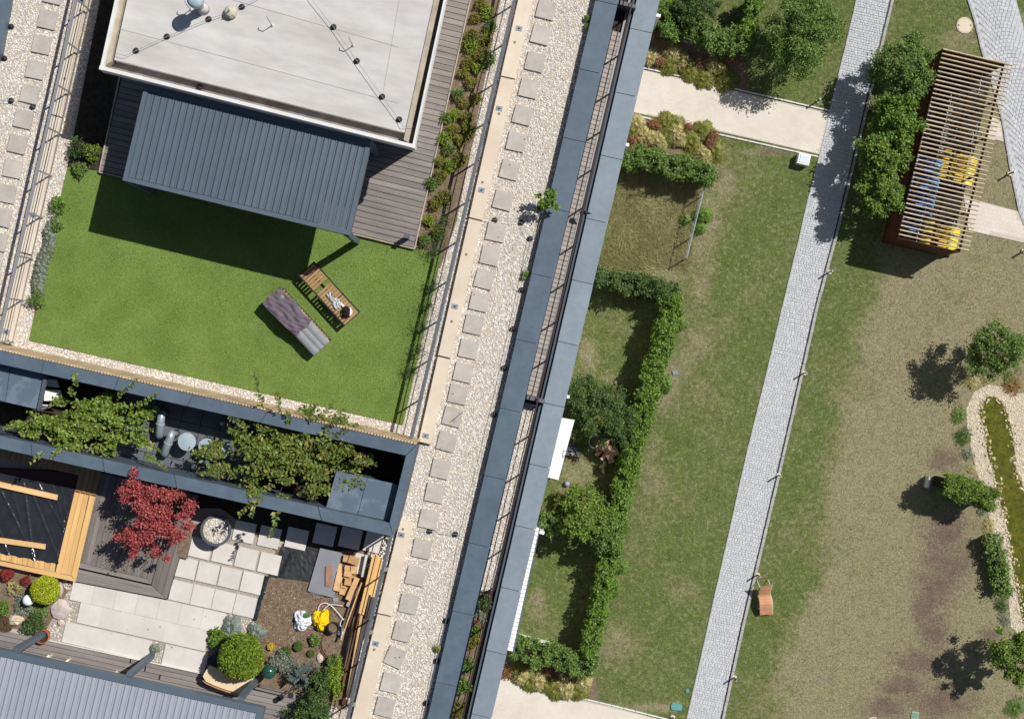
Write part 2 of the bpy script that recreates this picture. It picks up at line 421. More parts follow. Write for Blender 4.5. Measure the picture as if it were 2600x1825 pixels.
def clumps(c, r, n, nc, sp=.3, shell=.55, low=-.6):
    """leaf centres in nc clumps through the crown's volume"""
    d = rng.normal(size=(nc, 3)); d /= np.linalg.norm(d, axis=1)[:, None]
    d[:, 2] = np.where(d[:, 2] < low, -d[:, 2], d[:, 2])
    rad = rng.uniform(shell, 1.0, nc)[:, None] * rng.uniform(.85, 1.12, (nc, 1))
    cc = np.array(c) + d * rad * np.array(r) * 1.06
    k = rng.integers(0, nc, n); w_ = rng.uniform(.6, 1.3, nc)[k][:, None]
    return cc[k] + rng.normal(size=(n, 3)) * np.array(r) * sp * w_ * .55
def tree(name, label, cat, px, py, hc, r, n, lf, lm, group=None, nc=34, base=0.0, rz=None, ctop=None, loc=None, sp=.25, ry=None, trunk=True, tr=.06):
    if base == 0: r *= 1.1; n = int(n * 1.45); nc = int(nc * 2.1); sp = .165; lf *= 1.1
    """hc: height of the crown's centre; px,py where the crown's centre shows"""
    c = W(px, py, hc, base); rz = rz or r * .8
    t = thing(name, label, cat, (c.x, c.y, base), group)
    if trunk:
        m = MB(); b = Vector((c.x, c.y, base)); top = c + Vector((0, 0, rz * .3))
        m.tube([b, b.lerp(top, .5) + Vector((.03, .02, 0)), top], [tr, tr * .75, tr * .3], 8)
        for i in range(9):
            a = i * 2.4; s = b.lerp(top, .35 + .06 * i)
            e = c + Vector((math.cos(a) * r * .75, math.sin(a) * r * .75, rz * random.uniform(-.2, .6)))
            m.tube([s, s.lerp(e, .5) + Vector((0, 0, .08 * r)), e], [tr * .45, tr * .3, tr * .1], 5)
        part('trunk', m, M_bark, t)
    C = clumps(c, (r, ry or r, rz), n, nc, sp)
    C = C[C[:, 2] > base + .05]
    part('crown', leaves('crown', C, lf), lm, t)
    return t
def shrub(name, label, cat, px, py, r, h, n, lf, lm, base=RZ, group=None, h0=0.0, ry=None, core=True, shell=.75, rough=.12, up=.5, asp=.6, pts=None):
    """rounded shrub: leafy shell over a dark core added to block light"""
    c = W(px, py, h0 + h * .55, base)
    t = thing(name, label, cat, (c.x, c.y, base + h0), group)
    ry = ry or r
    if core:
        m = MB(); m.blob((c.x, c.y, base + h0 + h * .42), r * .72, ry * .72, h * .4, 10, 5, .1)
        part('shade_core', m, M_shadecore, t)  # solid core added to keep light out of the shrub
    d = rng.normal(size=(n, 3)); d /= np.linalg.norm(d, axis=1)[:, None]; d[:, 2] = np.where(d[:, 2] < -.35, -d[:, 2], d[:, 2])
    a = np.arctan2(d[:, 1], d[:, 0]); ph = random.uniform(0, 6)
    k = 1 + rough * np.sin(3 * a + ph) * .6 + rough * np.sin(7 * a + ph * 2 + 4 * d[:, 2]) * .5
    rad = rng.uniform(shell, 1.03, n) * k
    C = np.array([c.x, c.y, base + h0 + h * .45]) + d * rad[:, None] * np.array([r, ry, h * .5])
    part('foliage', leaves('foliage', C, lf, up, asp), lm, t)
    return t
def grass_mesh(name, P, z, L, lean, wd=.012, zj=None):
    """tapering blades rising from P"""
    n = len(P); a = rng.uniform(0, 2 * math.pi, n); le = rng.uniform(lean[0], lean[1], n); s = L * rng.uniform(.6, 1.25, n)
    T = np.column_stack([np.cos(a) * s * np.sin(le), np.sin(a) * s * np.sin(le), s * np.cos(le)])
    S = np.column_stack([-np.sin(a), np.cos(a), np.zeros(n)]) * wd / 2
    B = np.column_stack([P[:, 0], P[:, 1], np.full(n, z) if np.isscalar(z) else z])
    V = np.stack([B - S, B + S, B + T], 1)
    return np_mesh(name, V, np.arange(n * 3, dtype=np.int32).reshape(n, 3))
def tuft(name, label, cat, px, py, r, L, n, lm, base=RZ, group=None, h0=0.0, wd=.012, lean=None, off=None):
    """arching grass clump: overlapping blade arcs falling outwards from the crown"""
    c = W(px, py, h0 + L * .3, base); t = thing(name, label, cat, (c.x, c.y, base + h0), group)
    R_ = max(r, L * .75); a = rng.uniform(0, 2 * math.pi, n); lob = 1 + .22 * np.sin(2 * a + c.x * 5) + .18 * np.sin(5 * a + c.y * 9) + .1 * np.sin(11 * a)
    Cs, Ds, Ns, Ls = [], [], [], []
    for k in range(3):                                   # inner, middle and tip section of every blade
        rho = R_ * lob * (.16 + .3 * k) * rng.uniform(.8, 1.15, n); u = np.clip(rho / (R_ * 1.1), 0, 1.2)
        z = L * .55 * (1 - u ** 2) * rng.uniform(.55, 1.15, n) + .03; aj = a + rng.normal(0, .12, n)
        Cs.append(np.column_stack([c.x + np.cos(aj) * rho, c.y + np.sin(aj) * rho, base + h0 + np.maximum(z, .02)]))
        sl = -(.1 + .9 * u) * rng.uniform(.3, 1.1, n) + (.8 if k == 0 else .1); aa = aj + rng.normal(0, .22, n)
        D = np.column_stack([np.cos(aa), np.sin(aa), sl]); D /= np.linalg.norm(D, axis=1)[:, None]
        Ds.append(D); Ns.append(np.column_stack([-np.sin(aa), np.cos(aa), rng.normal(0, .3, n)])); Ls.append(R_ * .42 * rng.uniform(.7, 1.3, n))
    Ls = np.concatenate(Ls)
    part('blades', quads('blades', np.concatenate(Cs), np.concatenate(Ds), np.concatenate(Ns), Ls, np.full(len(Ls), wd * 1.3)), lm, t)
    return t
def hedge(name, label, cat, pts, wd, h, n, lf, lm,  base=0.0, group=None, rough=.14, core=True):
    """pts: photo coordinates of the hedge's middle line at its top"""
    P = [W(p[0], p[1], h, base) for p in pts]
    t = thing(name, label, cat, (P[0].x, P[0].y, base), group)
    seg = [(P[i], P[i + 1]) for i in range(len(P) - 1)]; ln = [(b - a).length for a, b in seg]; tot = sum(ln)
    Cs = []; m = MB()
    for (a, b), l_ in zip(seg, ln):
        k = int(n * l_ / tot); u = rng.uniform(-.03, 1.03, k); d = (b - a).normalized(); s = np.array([-d.y, d.x, 0])
        ang = rng.uniform(0, 2 * math.pi, k)
        cx = np.sign(np.cos(ang)) * np.abs(np.cos(ang)) ** .6; cz = np.sign(np.sin(ang)) * np.abs(np.sin(ang)) ** .6
        cz = np.abs(cz)
        low = rng.random(k) < .3
        cx = np.where(low, np.sign(cx), cx); cz = np.where(low, rng.uniform(-.2, .8, k), cz)
        L_ = u * l_
        ph = a.x * 3
        bmp = 1 + rough * 1.3 * (np.sin(L_ * 3.1 + ph + 2 * cx) * .5 + np.sin(L_ * 6.7 + ph * 2 + 3 * cz + 2 * cx) * .5 + np.sin(L_ * 13 + 4 * cz - 3 * cx) * .35 + rng.normal(0, .45, k))
        L_ = L_ + rng.normal(0, .04, k)
        C = np.array(a[:]) * (1 - u[:, None]) + np.array(b[:]) * u[:, None]
        C = C + s * (cx * wd / 2 * bmp)[:, None]
        C[:, 2] = base + h * .45 + cz * h * .5 * bmp
        ks = rng.choice(k, max(6, k // 26), replace=False); src = C[ks]       # gather the leaves into sprays with dark gaps between
        pick = rng.integers(0, len(src), int(k * .5)); tight = src[pick] + rng.normal(size=(len(pick), 3)) * np.array([.062, .062, .05])
        Cs.append(np.concatenate([C[rng.random(k) < .16] - np.array([0, 0, .06]), tight]))
        for q5 in range(int(l_ * 3.2)):                          # shoots and lumps growing out of the hedge
            uu = random.uniform(0, 1); k5 = int(n * .02); side = random.uniform(-1, 1)
            cc5 = np.array(a.lerp(b, uu)[:]) + s * side * wd * .5; cc5[2] = base + h * random.uniform(.75, 1.0) - .35 * h * max(0, abs(side) - .6)
            Cs.append(cc5 + rng.normal(size=(k5, 3)) * np.array([.11, .11, .08]))
        mid = (a + b) / 2
        m.box((mid.x, mid.y, base + h * .42), l_, wd * .55, h * .8, math.atan2(d.y, d.x))
    if core: part('shade_core', m, M_shadecore, t)  # box core added to block light through the hedge
    C = np.concatenate(Cs); C[:, 2] = np.maximum(C[:, 2], base + .03)
    part('foliage', leaves('foliage', C, lf * 1.25, .7), lm, t)
    return t

# ================================================================== THE BUILDING
def wp(pts, h=0.0, base=RZ): return [W(p[0], p[1], h, base) for p in pts]
B1L = lambda y: 1512 - (1512 - 1085) * y / 1825          # left parapet, outer and inner line (photo x at photo y)
B1R = lambda y: 1568 - (1568 - 1142) * y / 1825
B2L = lambda y: 1617 - (1617 - 1195) * y / 1825
B2R = lambda y: 1673 - (1673 - 1245) * y / 1825
bld = thing('apartment_building', 'tall apartment building whose gravelled roof terraces fill the left of the view', 'building', (-4, 0, 0))
m = MB(); m.prism([*wp([(-900, -420), (B2R(-420) - 3, -420), (B2R(2250) - 3, 2250), (-900, 2250)], -.3)], 0.02, RZ - 1.0)
part('wall', m, mat('facade_render', (190, 188, 184), (180, 178, 174), scale=1, rough=.85), bld)
m = MB(); m.prism([*wp([(-900, -420), (B1L(-420) + 20, -420), (B1L(2250) + 20, 2250), (-900, 2250)], 0)], RZ - .98, RZ)
part('roof', m, M_gravelbed, bld)
m = MB()
for f in range(7):                                        # windows along the garden front
    for k in range(12):
        a = W(B2R(-300 + k * 200) - 3, -300 + k * 200, -.3); b = W(B2R(-300 + k * 200 + 90) - 3, -300 + k * 200 + 90, -.3)
        z = 1 + f * 3.1; d = (b - a); d.z = 0; nrm = Vector((-d.y, d.x, 0)).normalized()
        if nrm.x < 0: nrm = -nrm
        c = (a + b) / 2 + nrm * .01
        w_ = MB().box((c.x, c.y, z + .8), d.length, .06, 1.7, math.atan2(d.y, d.x))
        part('window', w_, mat('window_glass', (60, 72, 84), rough=.1, spec=.8), bld)

# ------------------------------------------------------------------ parapets of the roof edge
def parapet(label, L, R, ys, top, bot, m_, inset=0):
    t = thing('parapet', label, 'parapet', W((L(900) + R(900)) / 2, 900, bot))
    mb = MB(); mb.prism(wp([(L(-420) + 2, -420), (R(-420) - 2, -420), (R(2250) - 2, 2250), (L(2250) + 2, 2250)], top - .02), RZ + bot, RZ + top - .02)
    part('base', mb, M_slateside, t)
    for a, b in zip(ys[:-1], ys[1:]):
        s = .225
        q = [(L(a), a), (R(a), a + s * (R(a) - L(a))), (R(b), b + s * (R(b) - L(b)) - 1.6), (L(b), b - 1.6)]
        part('panel', MB().prism(wp(q, top), RZ + top - .018, RZ + top), m_, t)
    return t
parapet('slate blue panelled parapet between the gravel roof and the sunken balcony', B1L, B1R, [-330, -160, 2, 176, 350, 527, 695, 862, 1036, 1207, 1378, 1551, 1731, 1900, 2070], .24, -1.0, M_slate)
parapet('wide slate blue outer parapet, painted sunlit pale, at the garden edge of the building', B2L, B2R, [-240, -80, 73, 235, 395, 555, 711, 867, 1023, 1178, 1334, 1491, 1651, 1812, 1980], -.04, -1.2, M_slatelit)
lg = thing('parapet_ledge', 'narrow darker ledge running along the inner side of the outer parapet', 'ledge', W(1400, 900, -1))
m = MB(); m.prism(wp([(B2L(-300) - 10, -300), (B2L(-300), -300), (B2L(2100), 2100), (B2L(2100) - 10, 2100)], -.12), RZ - 1.0, RZ - .12)
part('coping', m, M_slateside, lg)

# ------------------------------------------------------------------ sunken balcony between the parapets
bal = thing('balcony', 'narrow sunken balcony with weathered boards between the two parapets', 'balcony', W(1500, 400, -1))
bx0 = lambda y: B1R(y) - 22; bx1 = lambda y: B2L(y) - 22
n = 78
for i in range(n):
    y0 = 84 + i * 11.85
    q = wp([(bx0(y0), y0 - 14), (bx1(y0), y0), (bx1(y0 + 10.6), y0 + 10.6), (bx0(y0 + 10.6), y0 - 3.4)], -.22)
    c = sum(q, Vector()) / 4
    piece('board', M_loggia, bal, (c.x, c.y, RZ - .235), (q[1] - q[0]).length, (q[3] - q[0]).length, .03, math.atan2((q[1] - q[0]).y, (q[1] - q[0]).x))
m = MB(); m.prism(wp([(B1R(-400) - 30, -400), (B2L(-400) - 2, -400), (B2L(2200) - 2, 2200), (B1R(2200) - 30, 2200)], -.3), RZ - .999, RZ - .29)
part('floor', m, mat('balcony_floor', (60, 52, 46), rough=.9), bal)
m = MB(); m.prism(wp([(B2L(-300) - 21, -300), (B2L(-300) - 14, -300), (B2L(1010) - 14, 1010), (B2L(1010) - 21, 1010)], -.22), RZ - .285, RZ - .215)
part('gutter_strip', m, M_kerb, bal)
for y in (2, 1004):
    q = wp([(B1R(y) - 4, y - 4), (B2L(y) - 1, y + 11), (B2L(y) - 2, y + 20), (B1R(y) - 5, y + 7)], .22)
    part('crossbeam', MB().prism(q, RZ - .28, RZ + .22), mat('beam_grey', (104, 104, 106), rough=.6), bal)
part('gravel_bed', MB().prism(wp([(B1R(1015) - 25, 1015), (B2L(1015) - 14, 1028), (B2L(1500) - 14, 1500), (B1R(1500) - 25, 1490)], -.28), RZ - .289, RZ - .275), M_gravelbed, bal)
P = scatter([p[:] for p in wp([(B1R(1015) - 12, 1018), (B2L(1015) - 14, 1030), (B2L(1500) - 14, 1500), (B1R(1500) - 12, 1500)], -.28)], 950)
part('gravel', stone_mesh('gravel', P, RZ - .272, .016, .03), M_stone, bal, kind='stuff')
q = wp([(B1R(-200) - 12, -200), (B2L(-200) - 14, -200), (B2L(0) - 14, 0), (B1R(0) - 12, -2)], -.28)
part('gravel', stone_mesh('gravel', scatter([p[:] for p in q], 600), RZ - .28, .022, .042), M_stone, bal, kind='stuff')

def railing(label, p0, p1, n, h0, hh, m_, group=None, bars=3, railw=.075, base=RZ, slope=None, endcap=True, barr=.009):
    """p0,p1: photo coordinates of the top rail"""
    a = W(p0[0], p0[1], h0 + hh, base); b = W(p1[0], p1[1], h0 + hh, base)
    t = thing('railing', label, 'railing', (a.x, a.y, base + h0), group)
    bpiece('top_rail', m_, t, a, b, railw, .03)
    for i in range(bars):
        z = -hh + hh * (i + .35) / bars
        bpiece('bar', m_, t, a + Vector((0, 0, z)), b + Vector((0, 0, z)), barr * 2)
    for i in range(n + 1):
        p = a.lerp(b, i / n)
        bpiece('post', m_, t, p - Vector((0, 0, .015)), p - Vector((0, 0, hh)), .045, .02)
    return t
railing('dark railing running inside the sunken balcony beside the outer parapet', (1650, -180), (1130, 2010), 22, -.29, 1.04, M_brownm, bars=4, railw=.035)
RA = (1306 + .235 * 330, -330); RB = (1042, 1116)
railing('grey railing between the artificial lawn terrace and the roof walkway', RA, RB, 14, 0.02, 1.0, M_rail)
RL0 = (200 + .228 * 300, -328); RL1 = (-4, 867)
railing('pale grey railing at the left edge of the lawn terrace', RL0, RL1, 11, 0.02, 1.0, mat('railing_pale', (140, 142, 146), rough=.4, metal=.1))
bpiece('end_rail', M_rail, [o for o in COL.objects if o.name == 'railing.002'][0], W(-4, 867, 1.0), W(-200, 860, 1.0), .05, .03)
railing('grey railing beside the timber pile of the patio garden', (991, 1362), (806, 2140), 7, 0.02, 1.0, M_rail)

# ------------------------------------------------------------------ cream concrete beams under the railings
def coping(label, segs, Lx, Rx, top=.14, plates=(), holes=()):
    t = thing('concrete_kerb', label, 'kerb', W(Lx(segs[0][0]), segs[0][0], 0))
    for a, b in segs:
        q = [(Lx(a), a), (Rx(a), a + 8), (Rx(b), b + 6), (Lx(b), b - 2)]
        part('beam', MB().prism(wp(q, top), RZ + .004, RZ + top), M_coping, t)
    for x, y in plates:
        p = W(x, y, top)
        o = piece('lifting_plate', M_galv, t, (p.x, p.y, RZ + top + .006), .17, .13, .012, ANG)
        k = MB().blob((p.x, p.y, RZ + top + .025), .03, .02, .02, 8, 4); part('bolt', k, M_dark, t)
    for x, y in holes:
        p = W(x, y, top); part('ring', MB().cone((p.x, p.y, RZ + top - .01), (p.x, p.y, RZ + top + .008), .04, .036, 12), mat('ring_metal', (132, 118, 104), rough=.5), t)
CL = lambda y: 1316 - .2255 * y; CR = lambda y: 1352 - .2296 * y
coping('long cream concrete kerb beside the stepping slabs, along the lawn terrace', [(-330, -120), (-118, 194), (196, 553), (555, 903), (905, 1122)], CL, CR,
       plates=[(1318, 73), (1268, 276), (1223, 483), (1155, 778), (1081, 1106)], holes=[(1307, 108), (1267, 289), (1225, 463), (1184, 646), (1147, 816)])
CL2 = lambda y: 1017 - (y - 1318) * .2446; CR2 = lambda y: 1050 - (y - 1318) * .2308
coping('cream concrete kerb beside the railing of the patio garden', [(1318, 1557), (1559, 1840), (1842, 2100)], CL2, CR2, plates=[(1019, 1357), (954, 1633)], holes=[(1023, 1343), (950, 1648)])
CL3 = lambda y: 187 - .2155 * y; CR3 = lambda y: 217 - .2155 * y
coping('cream concrete kerb below the pale railing on the far left', [(-330, -60), (-58, 290), (292, 640), (642, 869)], CL3, CR3, plates=[(208, 2), (84, 546), (15, 842)], holes=[(204, 27), (164, 200), (20, 864)])
for i, (x, y) in enumerate([zO(455, 280), zO(322, 838), zO(165, 1480)]):
    p = W(x, y, .16)
    solo('cable_clip', MB().box((p.x, p.y, RZ + .17), .13, .1, .04, ANG + .4), mat('clip_grey', (140, 138, 136), rough=.6), ['small grey bracket on the cream kerb beside the pile of timber offcuts', 'small grey bracket on the cream kerb below the middle of the long planks', 'small grey bracket on the cream kerb at the lower end of the timber pile'][i], 'bracket', 'grey brackets on the kerb', origin=(p.x, p.y, RZ + .14))

# ------------------------------------------------------------------ gravel and stepping slabs
def gravel(name, pts, dens=800, s0=.016, s1=.033, z=0.0, h=0.0, base=RZ, m_=None):
    P = scatter([(p.x, p.y) for p in wp(pts, h, base)], dens)
    o = link(name, stone_mesh(name, P, base + h + z, s0, s1), m_ or M_stone); o['kind'] = 'stuff'
    return o
g = gravel('gravel', [(1372, -80), (1526, -80), (B1L(0), 0), (B1L(1825), 1825), (1070, 1900), (915, 1900), (1048, 1320), (1003, 1362), (1062, 1132), (1093, 1128), (1352, 0)])
g['label'] = 'cream and grey pebbles covering the long roof walkway'; g['category'] = 'gravel'
g = gravel('gravel', [(30, -60), (190, -60), (187, 0), (0, 866), (-90, 866), (-90, 300)])
g['label'] = 'cream and grey pebbles of the roof walkway at the far left'; g['category'] = 'gravel'
g = gravel('gravel', [(232, -60), (270, -60), (254, 0), (183, 340), (171, 428), (120, 640), (73, 866), (550, 972), (1023, 1080), (1062, 925), (1118, 680), (1160, 560), (1271, 0), (1290, -60), (1325, -60), (1316, 0), (1063, 1122), (1050, 1126), (0, 892), (0, 880), (36, 868), (217, 0)])
g['label'] = 'pebble border around the artificial lawn terrace'; g['category'] = 'gravel'

slab_D = [(1225, 22), (1213, 78), (1200, 139), (1186, 198), (1172, 258), (1158, 318), (1143, 381), (1128, 449), (1112, 520), (1099, 573), (1086, 626), (1075, 676), (1062, 728), (1051, 782), (1039, 835), (1027, 884), (1015, 934), (1002, 990), (988, 1051), (975, 1105), (961, 1164), (946, 1230), (932, 1291), (917, 1354), (903, 1416), (886, 1473), (876, 1531), (863, 1585)]
M_stepd = M_conc
sp = struct('stepping_path', MB().prism(wp([(1376, -60), (1402, -60), (985, 1900), (955, 1900)], 0), RZ + .001, RZ + .004), M_gravelbed)
for i, (x, y) in enumerate([(1238, -36)] + slab_D + [(852, 1640)]):
    p = W(x * 1.1324, y * 1.1324, .06)
    rot = ANG + random.uniform(-.03, .03) + (-.16 if i == 26 else 0)
    piece('slab', M_conc, sp, (p.x, p.y, RZ + .035), .5, .5, .05, rot, random.uniform(-.006, .006), random.uniform(-.006, .006))
sp2 = struct('stepping_path', MB().prism(wp([(120, -60), (140, -60), (0, 560), (-20, 560)], 0), RZ + .001, RZ + .004), M_gravelbed)
for x, y in [(119, -12), (106, 44), (93, 100), (79, 156), (66, 211), (52, 267), (39, 323), (28, 378), (14, 434), (4, 487), (-6, 541), (-18, 596)]:
    p = W(x * 1.1324, y * 1.1324, .06)
    piece('slab', M_conc, sp2, (p.x, p.y, RZ + .035), .49, .49, .05, ANG + random.uniform(-.02, .02))
pb = thing('parapet', 'slate blue parapet cut by the upper left corner of the picture', 'parapet', W(0, 0, 0))
part('panel', MB().prism(wp([(-90, -40), (35, -60), (0, 135), (-90, 330)], .24), RZ + .003, RZ + .24), M_slate, pb)

# ------------------------------------------------------------------ lightning conductors on black weights
def conductor(label, pts, wpts, h=.03, base=RZ, r=.078, wr=.006):
    t = thing('lightning_conductor', label, 'lightning conductor', W(wpts[0][0], wpts[0][1], h, base))
    if pts:
        m = MB(); m.tube([W(x, y, h + .1, base) for x, y in pts], wr, 5); part('wire', m, M_galv, t)
    for x, y in wpts:
        p = W(x, y, h, base)
        part('weight', MB().lathe((p.x, p.y, base + h - .02), [(r, 0), (r * 1.02, .02), (r * .8, .06), (r * .3, .085)], 14), M_black, t, smooth=True)
    return t
conductor('thin lightning wire on black weights along the slate parapet', [(1440, 300), (1392, 500), (1330, 690), (1262, 1000), (1170, 1370), (1132, 1575), (1084, 1782), (1070, 1840)],
          [(1324, 736), (1302, 835), (1280, 934), (1254, 1052), (1132, 1575), (1108, 1677), (1082, 1784)])
conductor('short lightning wire and three black weights beside the birch sapling', [(1190, 548), (1256, 559), (1324, 565), (1346, 606), (1330, 690)], [(1256, 559), (1324, 565), (1346, 606)])
conductor('lightning wire and two black weights below the slabs near the patio', [(1048, 1340), (1091, 1348), (1156, 1356), (1180, 1366)], [(1091, 1348), (1156, 1356)])
conductor('lightning wire and black weights at the far left edge', [(-10, 256), (28, 256), (82, 271), (110, 288)], [(28, 68), (11, 149), (28, 256), (83, 271)])

# ------------------------------------------------------------------ lawn terrace
struct('artificial_lawn', MB().prism(wp([(171, 425), (254, 435), (1051, 630), (1122, 645), (1023, 1078), (550, 971), (73, 864)], .03), RZ + .004, RZ + .03), M_turf)
P = scatter([(p.x, p.y) for p in wp([(171, 425), (254, 435), (1051, 630), (1122, 645), (1023, 1078), (550, 971), (73, 864)], .03)], 2600)
o = link('turf_pile', grass_mesh('turf_pile', P, RZ + .028, .035, (.3, 1.3), .012), M_blade); o['kind'] = 'stuff'; o['label'] = 'short green pile of the artificial lawn'; o['category'] = 'artificial turf'
struct('soil_bed', MB().prism(wp([(1197, -80), (1290, -80), (1271, 0), (1160, 560), (1118, 680), (1053, 632), (1197, 0)], .03), RZ + .004, RZ + .028), M_soil)
struct('soil_bed', MB().prism(wp([(270, -80), (320, -80), (300, 190), (252, 434), (171, 424), (254, 0)], .03), RZ + .004, RZ + .028), M_soild)

deck = struct('timber_deck', MB().prism(wp([(320, -60), (1196, -60), (1049, 626), (258, 430), (304, 197)], .05), RZ + .004, RZ + .05), mat('deck_base', (52, 46, 44), rough=.9))
N = 46; slope = (630 - 435) / (1051 - 254.)
for i in range(N):
    a = lerp((1050, 628), (1204, -30), i / N); b = lerp((1050, 628), (1204, -30), (i + .9) / N)
    below = i * 14.3 < 250
    L = 796 if i < 17 else 230
    q = wp([(a[0] - L, a[1] - L * slope), a, b, (b[0] - L, b[1] - L * slope)], .1)
    if i == 16: L = 796
    c = sum(q, Vector()) / 4
    piece('board', M_deck, deck, (c.x, c.y, RZ + .085), (q[1] - q[0]).length, abs((q[3] - q[0]).dot(Vector((-math.sin(ANG), math.cos(ANG), 0)))), .028, math.atan2((q[1] - q[0]).y, (q[1] - q[0]).x))
    if i >= 17:
        L2 = 95; a2 = (a[0] - 796 + L2, a[1] - (796 - L2) * slope); b2 = (b[0] - 796 + L2, b[1] - (796 - L2) * slope)
        q = wp([(a2[0] - L2, a2[1] - L2 * slope), a2, b2, (b2[0] - L2, b2[1] - L2 * slope)], .1); c = sum(q, Vector()) / 4
        piece('board', M_deck, deck, (c.x, c.y, RZ + .085), (q[1] - q[0]).length, abs((q[3] - q[0]).dot(Vector((-math.sin(ANG), math.cos(ANG), 0)))), .028, math.atan2((q[1] - q[0]).y, (q[1] - q[0]).x))
for a, b in (((1199, -20), (1053, 632)), ((1053, 632), (252, 437)), ((252, 437), (304, 197))):
    bpiece('edge_strip', M_tan, deck, W(*a, .11), W(*b, .11), .03, .05)
c = W(zD(1525, 570)[0], zD(1525, 570)[1], .15)
lt = thing('bollard_light', 'short grey bollard light standing on the weathered deck corner', 'bollard light', (c.x, c.y, RZ + .1))
part('body', MB().box((c.x, c.y, RZ + .32), .1, .1, .42, ANG), M_frame, lt); part('cap', MB().box((c.x, c.y, RZ + .55), .13, .13, .03, ANG), M_rail, lt)

# ------------------------------------------------------------------ penthouse
ph = thing('penthouse', 'white rooftop penthouse with a pale flat membrane roof', 'house', W(700, 150, 0))
HT = 2.65
TL = lambda y: 295 - .2209 * y; TR = lambda y: 1129 - .2156 * y
outer = [(TL(-220), -220), (TR(-220), -220), (1049, 371), (257, 172.6)]
def inset(o, l, r, b):
    """shrink the roof outline: left, right, bottom, in photo pixels at roof level"""
    (x0, y0), (x1, y1), (x2, y2), (x3, y3) = o
    s = .2509
    return [(x0 + l, y0), (x1 - r, y1), (x2 - r + b * .22, y2 - b - r * s), (x3 + l + b * .22, y3 - b + l * s)]
part('wall', MB().prism(wp(inset(outer, 26, 26, 26), HT), RZ + .1, RZ + 2.1), mat('penthouse_render', (206, 204, 200), rough=.9), ph)
part('roof', MB().prism(wp(inset(outer, 2, 2, 2), HT), RZ + 2.1, RZ + 2.268), M_gutter, ph)
part('roof_membrane', MB().prism(wp(inset(outer, 27, 22, 27), 2.5), RZ + 2.281, RZ + 2.5), M_roof, ph)
part('flashing', MB().prism(wp([outer[0], (outer[0][0] + 20, outer[0][1]), (257 + 20 + 5, 172.6 - 20 + 4), (257 + 12, 172.6 - 6)], 2.52), RZ + 2.283, RZ + 2.53), M_tan, ph)
part('flashing', MB().prism(wp([(outer[1][0] - 26, outer[1][1]), (outer[1][0] - 13, outer[1][1]), (1037, 362), (1025, 355)], 2.52), RZ + 2.283, RZ + 2.53), M_tan, ph)
for (a, b, fw_) in ((outer[0], outer[3], .07), (outer[3], outer[2], .09), (outer[2], outer[1], .05)):
    A = W(*a, HT); B = W(*b, HT); d = (B - A).normalized(); A = A + d * .048; B = B - d * .048
    m = MB(); z = Vector((0, 0, -.19)); m.bar(A + z, B + z, fw_, .38)
    part('fascia', m, M_offw, ph)
for p_ in outer[2:]:
    P_ = W(*p_, HT); part('fascia_corner', MB().box((P_.x, P_.y, RZ + HT - .19), .1, .1, .384, ANG), M_offw, ph)
m = MB()                                                 # seams of the roof membrane
for a, b in (((305, 74), (1012, 263)), ((590, 0), (1012, 120)), ((1014, 0), (974, 230)), ((330, 40), (330, 40.1))):
    m.bar(W(*a, 2.503), W(*b, 2.503), .012, .006)
part('seam', m, mat('seam_grey', (168, 165, 161), rough=.8), ph)
# stains where water stands
sm = mat('roof_stain', (196, 188, 180), (206, 203, 200), scale=2.2, rough=.8)
rwire = [zA(1030, 478), zA(1115, 498), zA(1210, 453), zA(1485, 328), zA(1857, 172), (585, 31), (614, 18), (700, -30)]
conductor('thin wire on black weights crossing the roof from its left edge to the vent', rwire, [zA(1210, 453), zA(1485, 328), zA(1857, 172), (614, 18)], h=2.51)
conductor('long thin wire on black weights running to the lower right corner of the roof', [(770, -40), zB(670, 0), zB(865, 243), zB(1073, 545), zB(1298, 862), zB(1450, 1065), zB(1480, 1125), zB(1575, 1128)], [zB(865, 243), zB(1073, 545), zB(1298, 862), zB(1450, 1065)], h=2.51)
p = W(585, 31, 2.6)
v = thing('roof_vent', 'octagonal beige vent cap where the roof wires meet', 'vent', (p.x, p.y, RZ + 2.5))
part('cap', MB().lathe((p.x, p.y, RZ + 2.51), [(.16, 0), (.17, .1), (.12, .17), (.03, .2)], 8), mat('vent_beige', (190, 184, 166), rough=.6), v)
part('finial', MB().cone((p.x, p.y, RZ + 2.7), (p.x + .01, p.y, RZ + 2.86), .02, .012, 8), M_galv, v)
b0 = W(516, 24, 2.5)
v = thing('chimney_flue', 'steel chimney flue with a wide cap at the top of the roof', 'chimney', (b0.x, b0.y, RZ + 2.5))
part('collar', MB().lathe((b0.x, b0.y, RZ + 2.5), [(.17, 0), (.13, .08), (.12, .3)], 16), M_roof, v, smooth=True)
part('pipe', MB().cone((b0.x, b0.y, RZ + 2.5), (b0.x, b0.y, RZ + 3.15), .1, .1, 18), M_galv, v, smooth=True)
part('cap', MB().lathe((b0.x, b0.y, RZ + 3.15), [(.1, 0), (.2, .03), (.2, .16), (.12, .2), (.02, .22)], 18), M_cap, v, smooth=True)
for i, (x, y) in enumerate([zB(320, 230), zB(1040, 410), zA(1700, 90)]):
    p = W(x, y, 2.5)
    v = thing('roof_stack', ['thin hooked vent pipe left of the middle of the roof', 'thin hooked vent pipe beside the long roof wire', 'thin hooked pipe beside the shadow of the chimney flue'][i], 'vent pipe', (p.x, p.y, RZ + 2.5), 'thin vent pipes on the roof')
    m = MB(); m.tube([p, p + Vector((0, 0, .32)), p + Vector((-.05, .09, .42)), p + Vector((-.06, .13, .38))], .012, 6); part('pipe', m, M_galv, v)
    part('collar', MB().cone(p, p + Vector((0, 0, .03)), .05, .03, 10), M_roof, v)
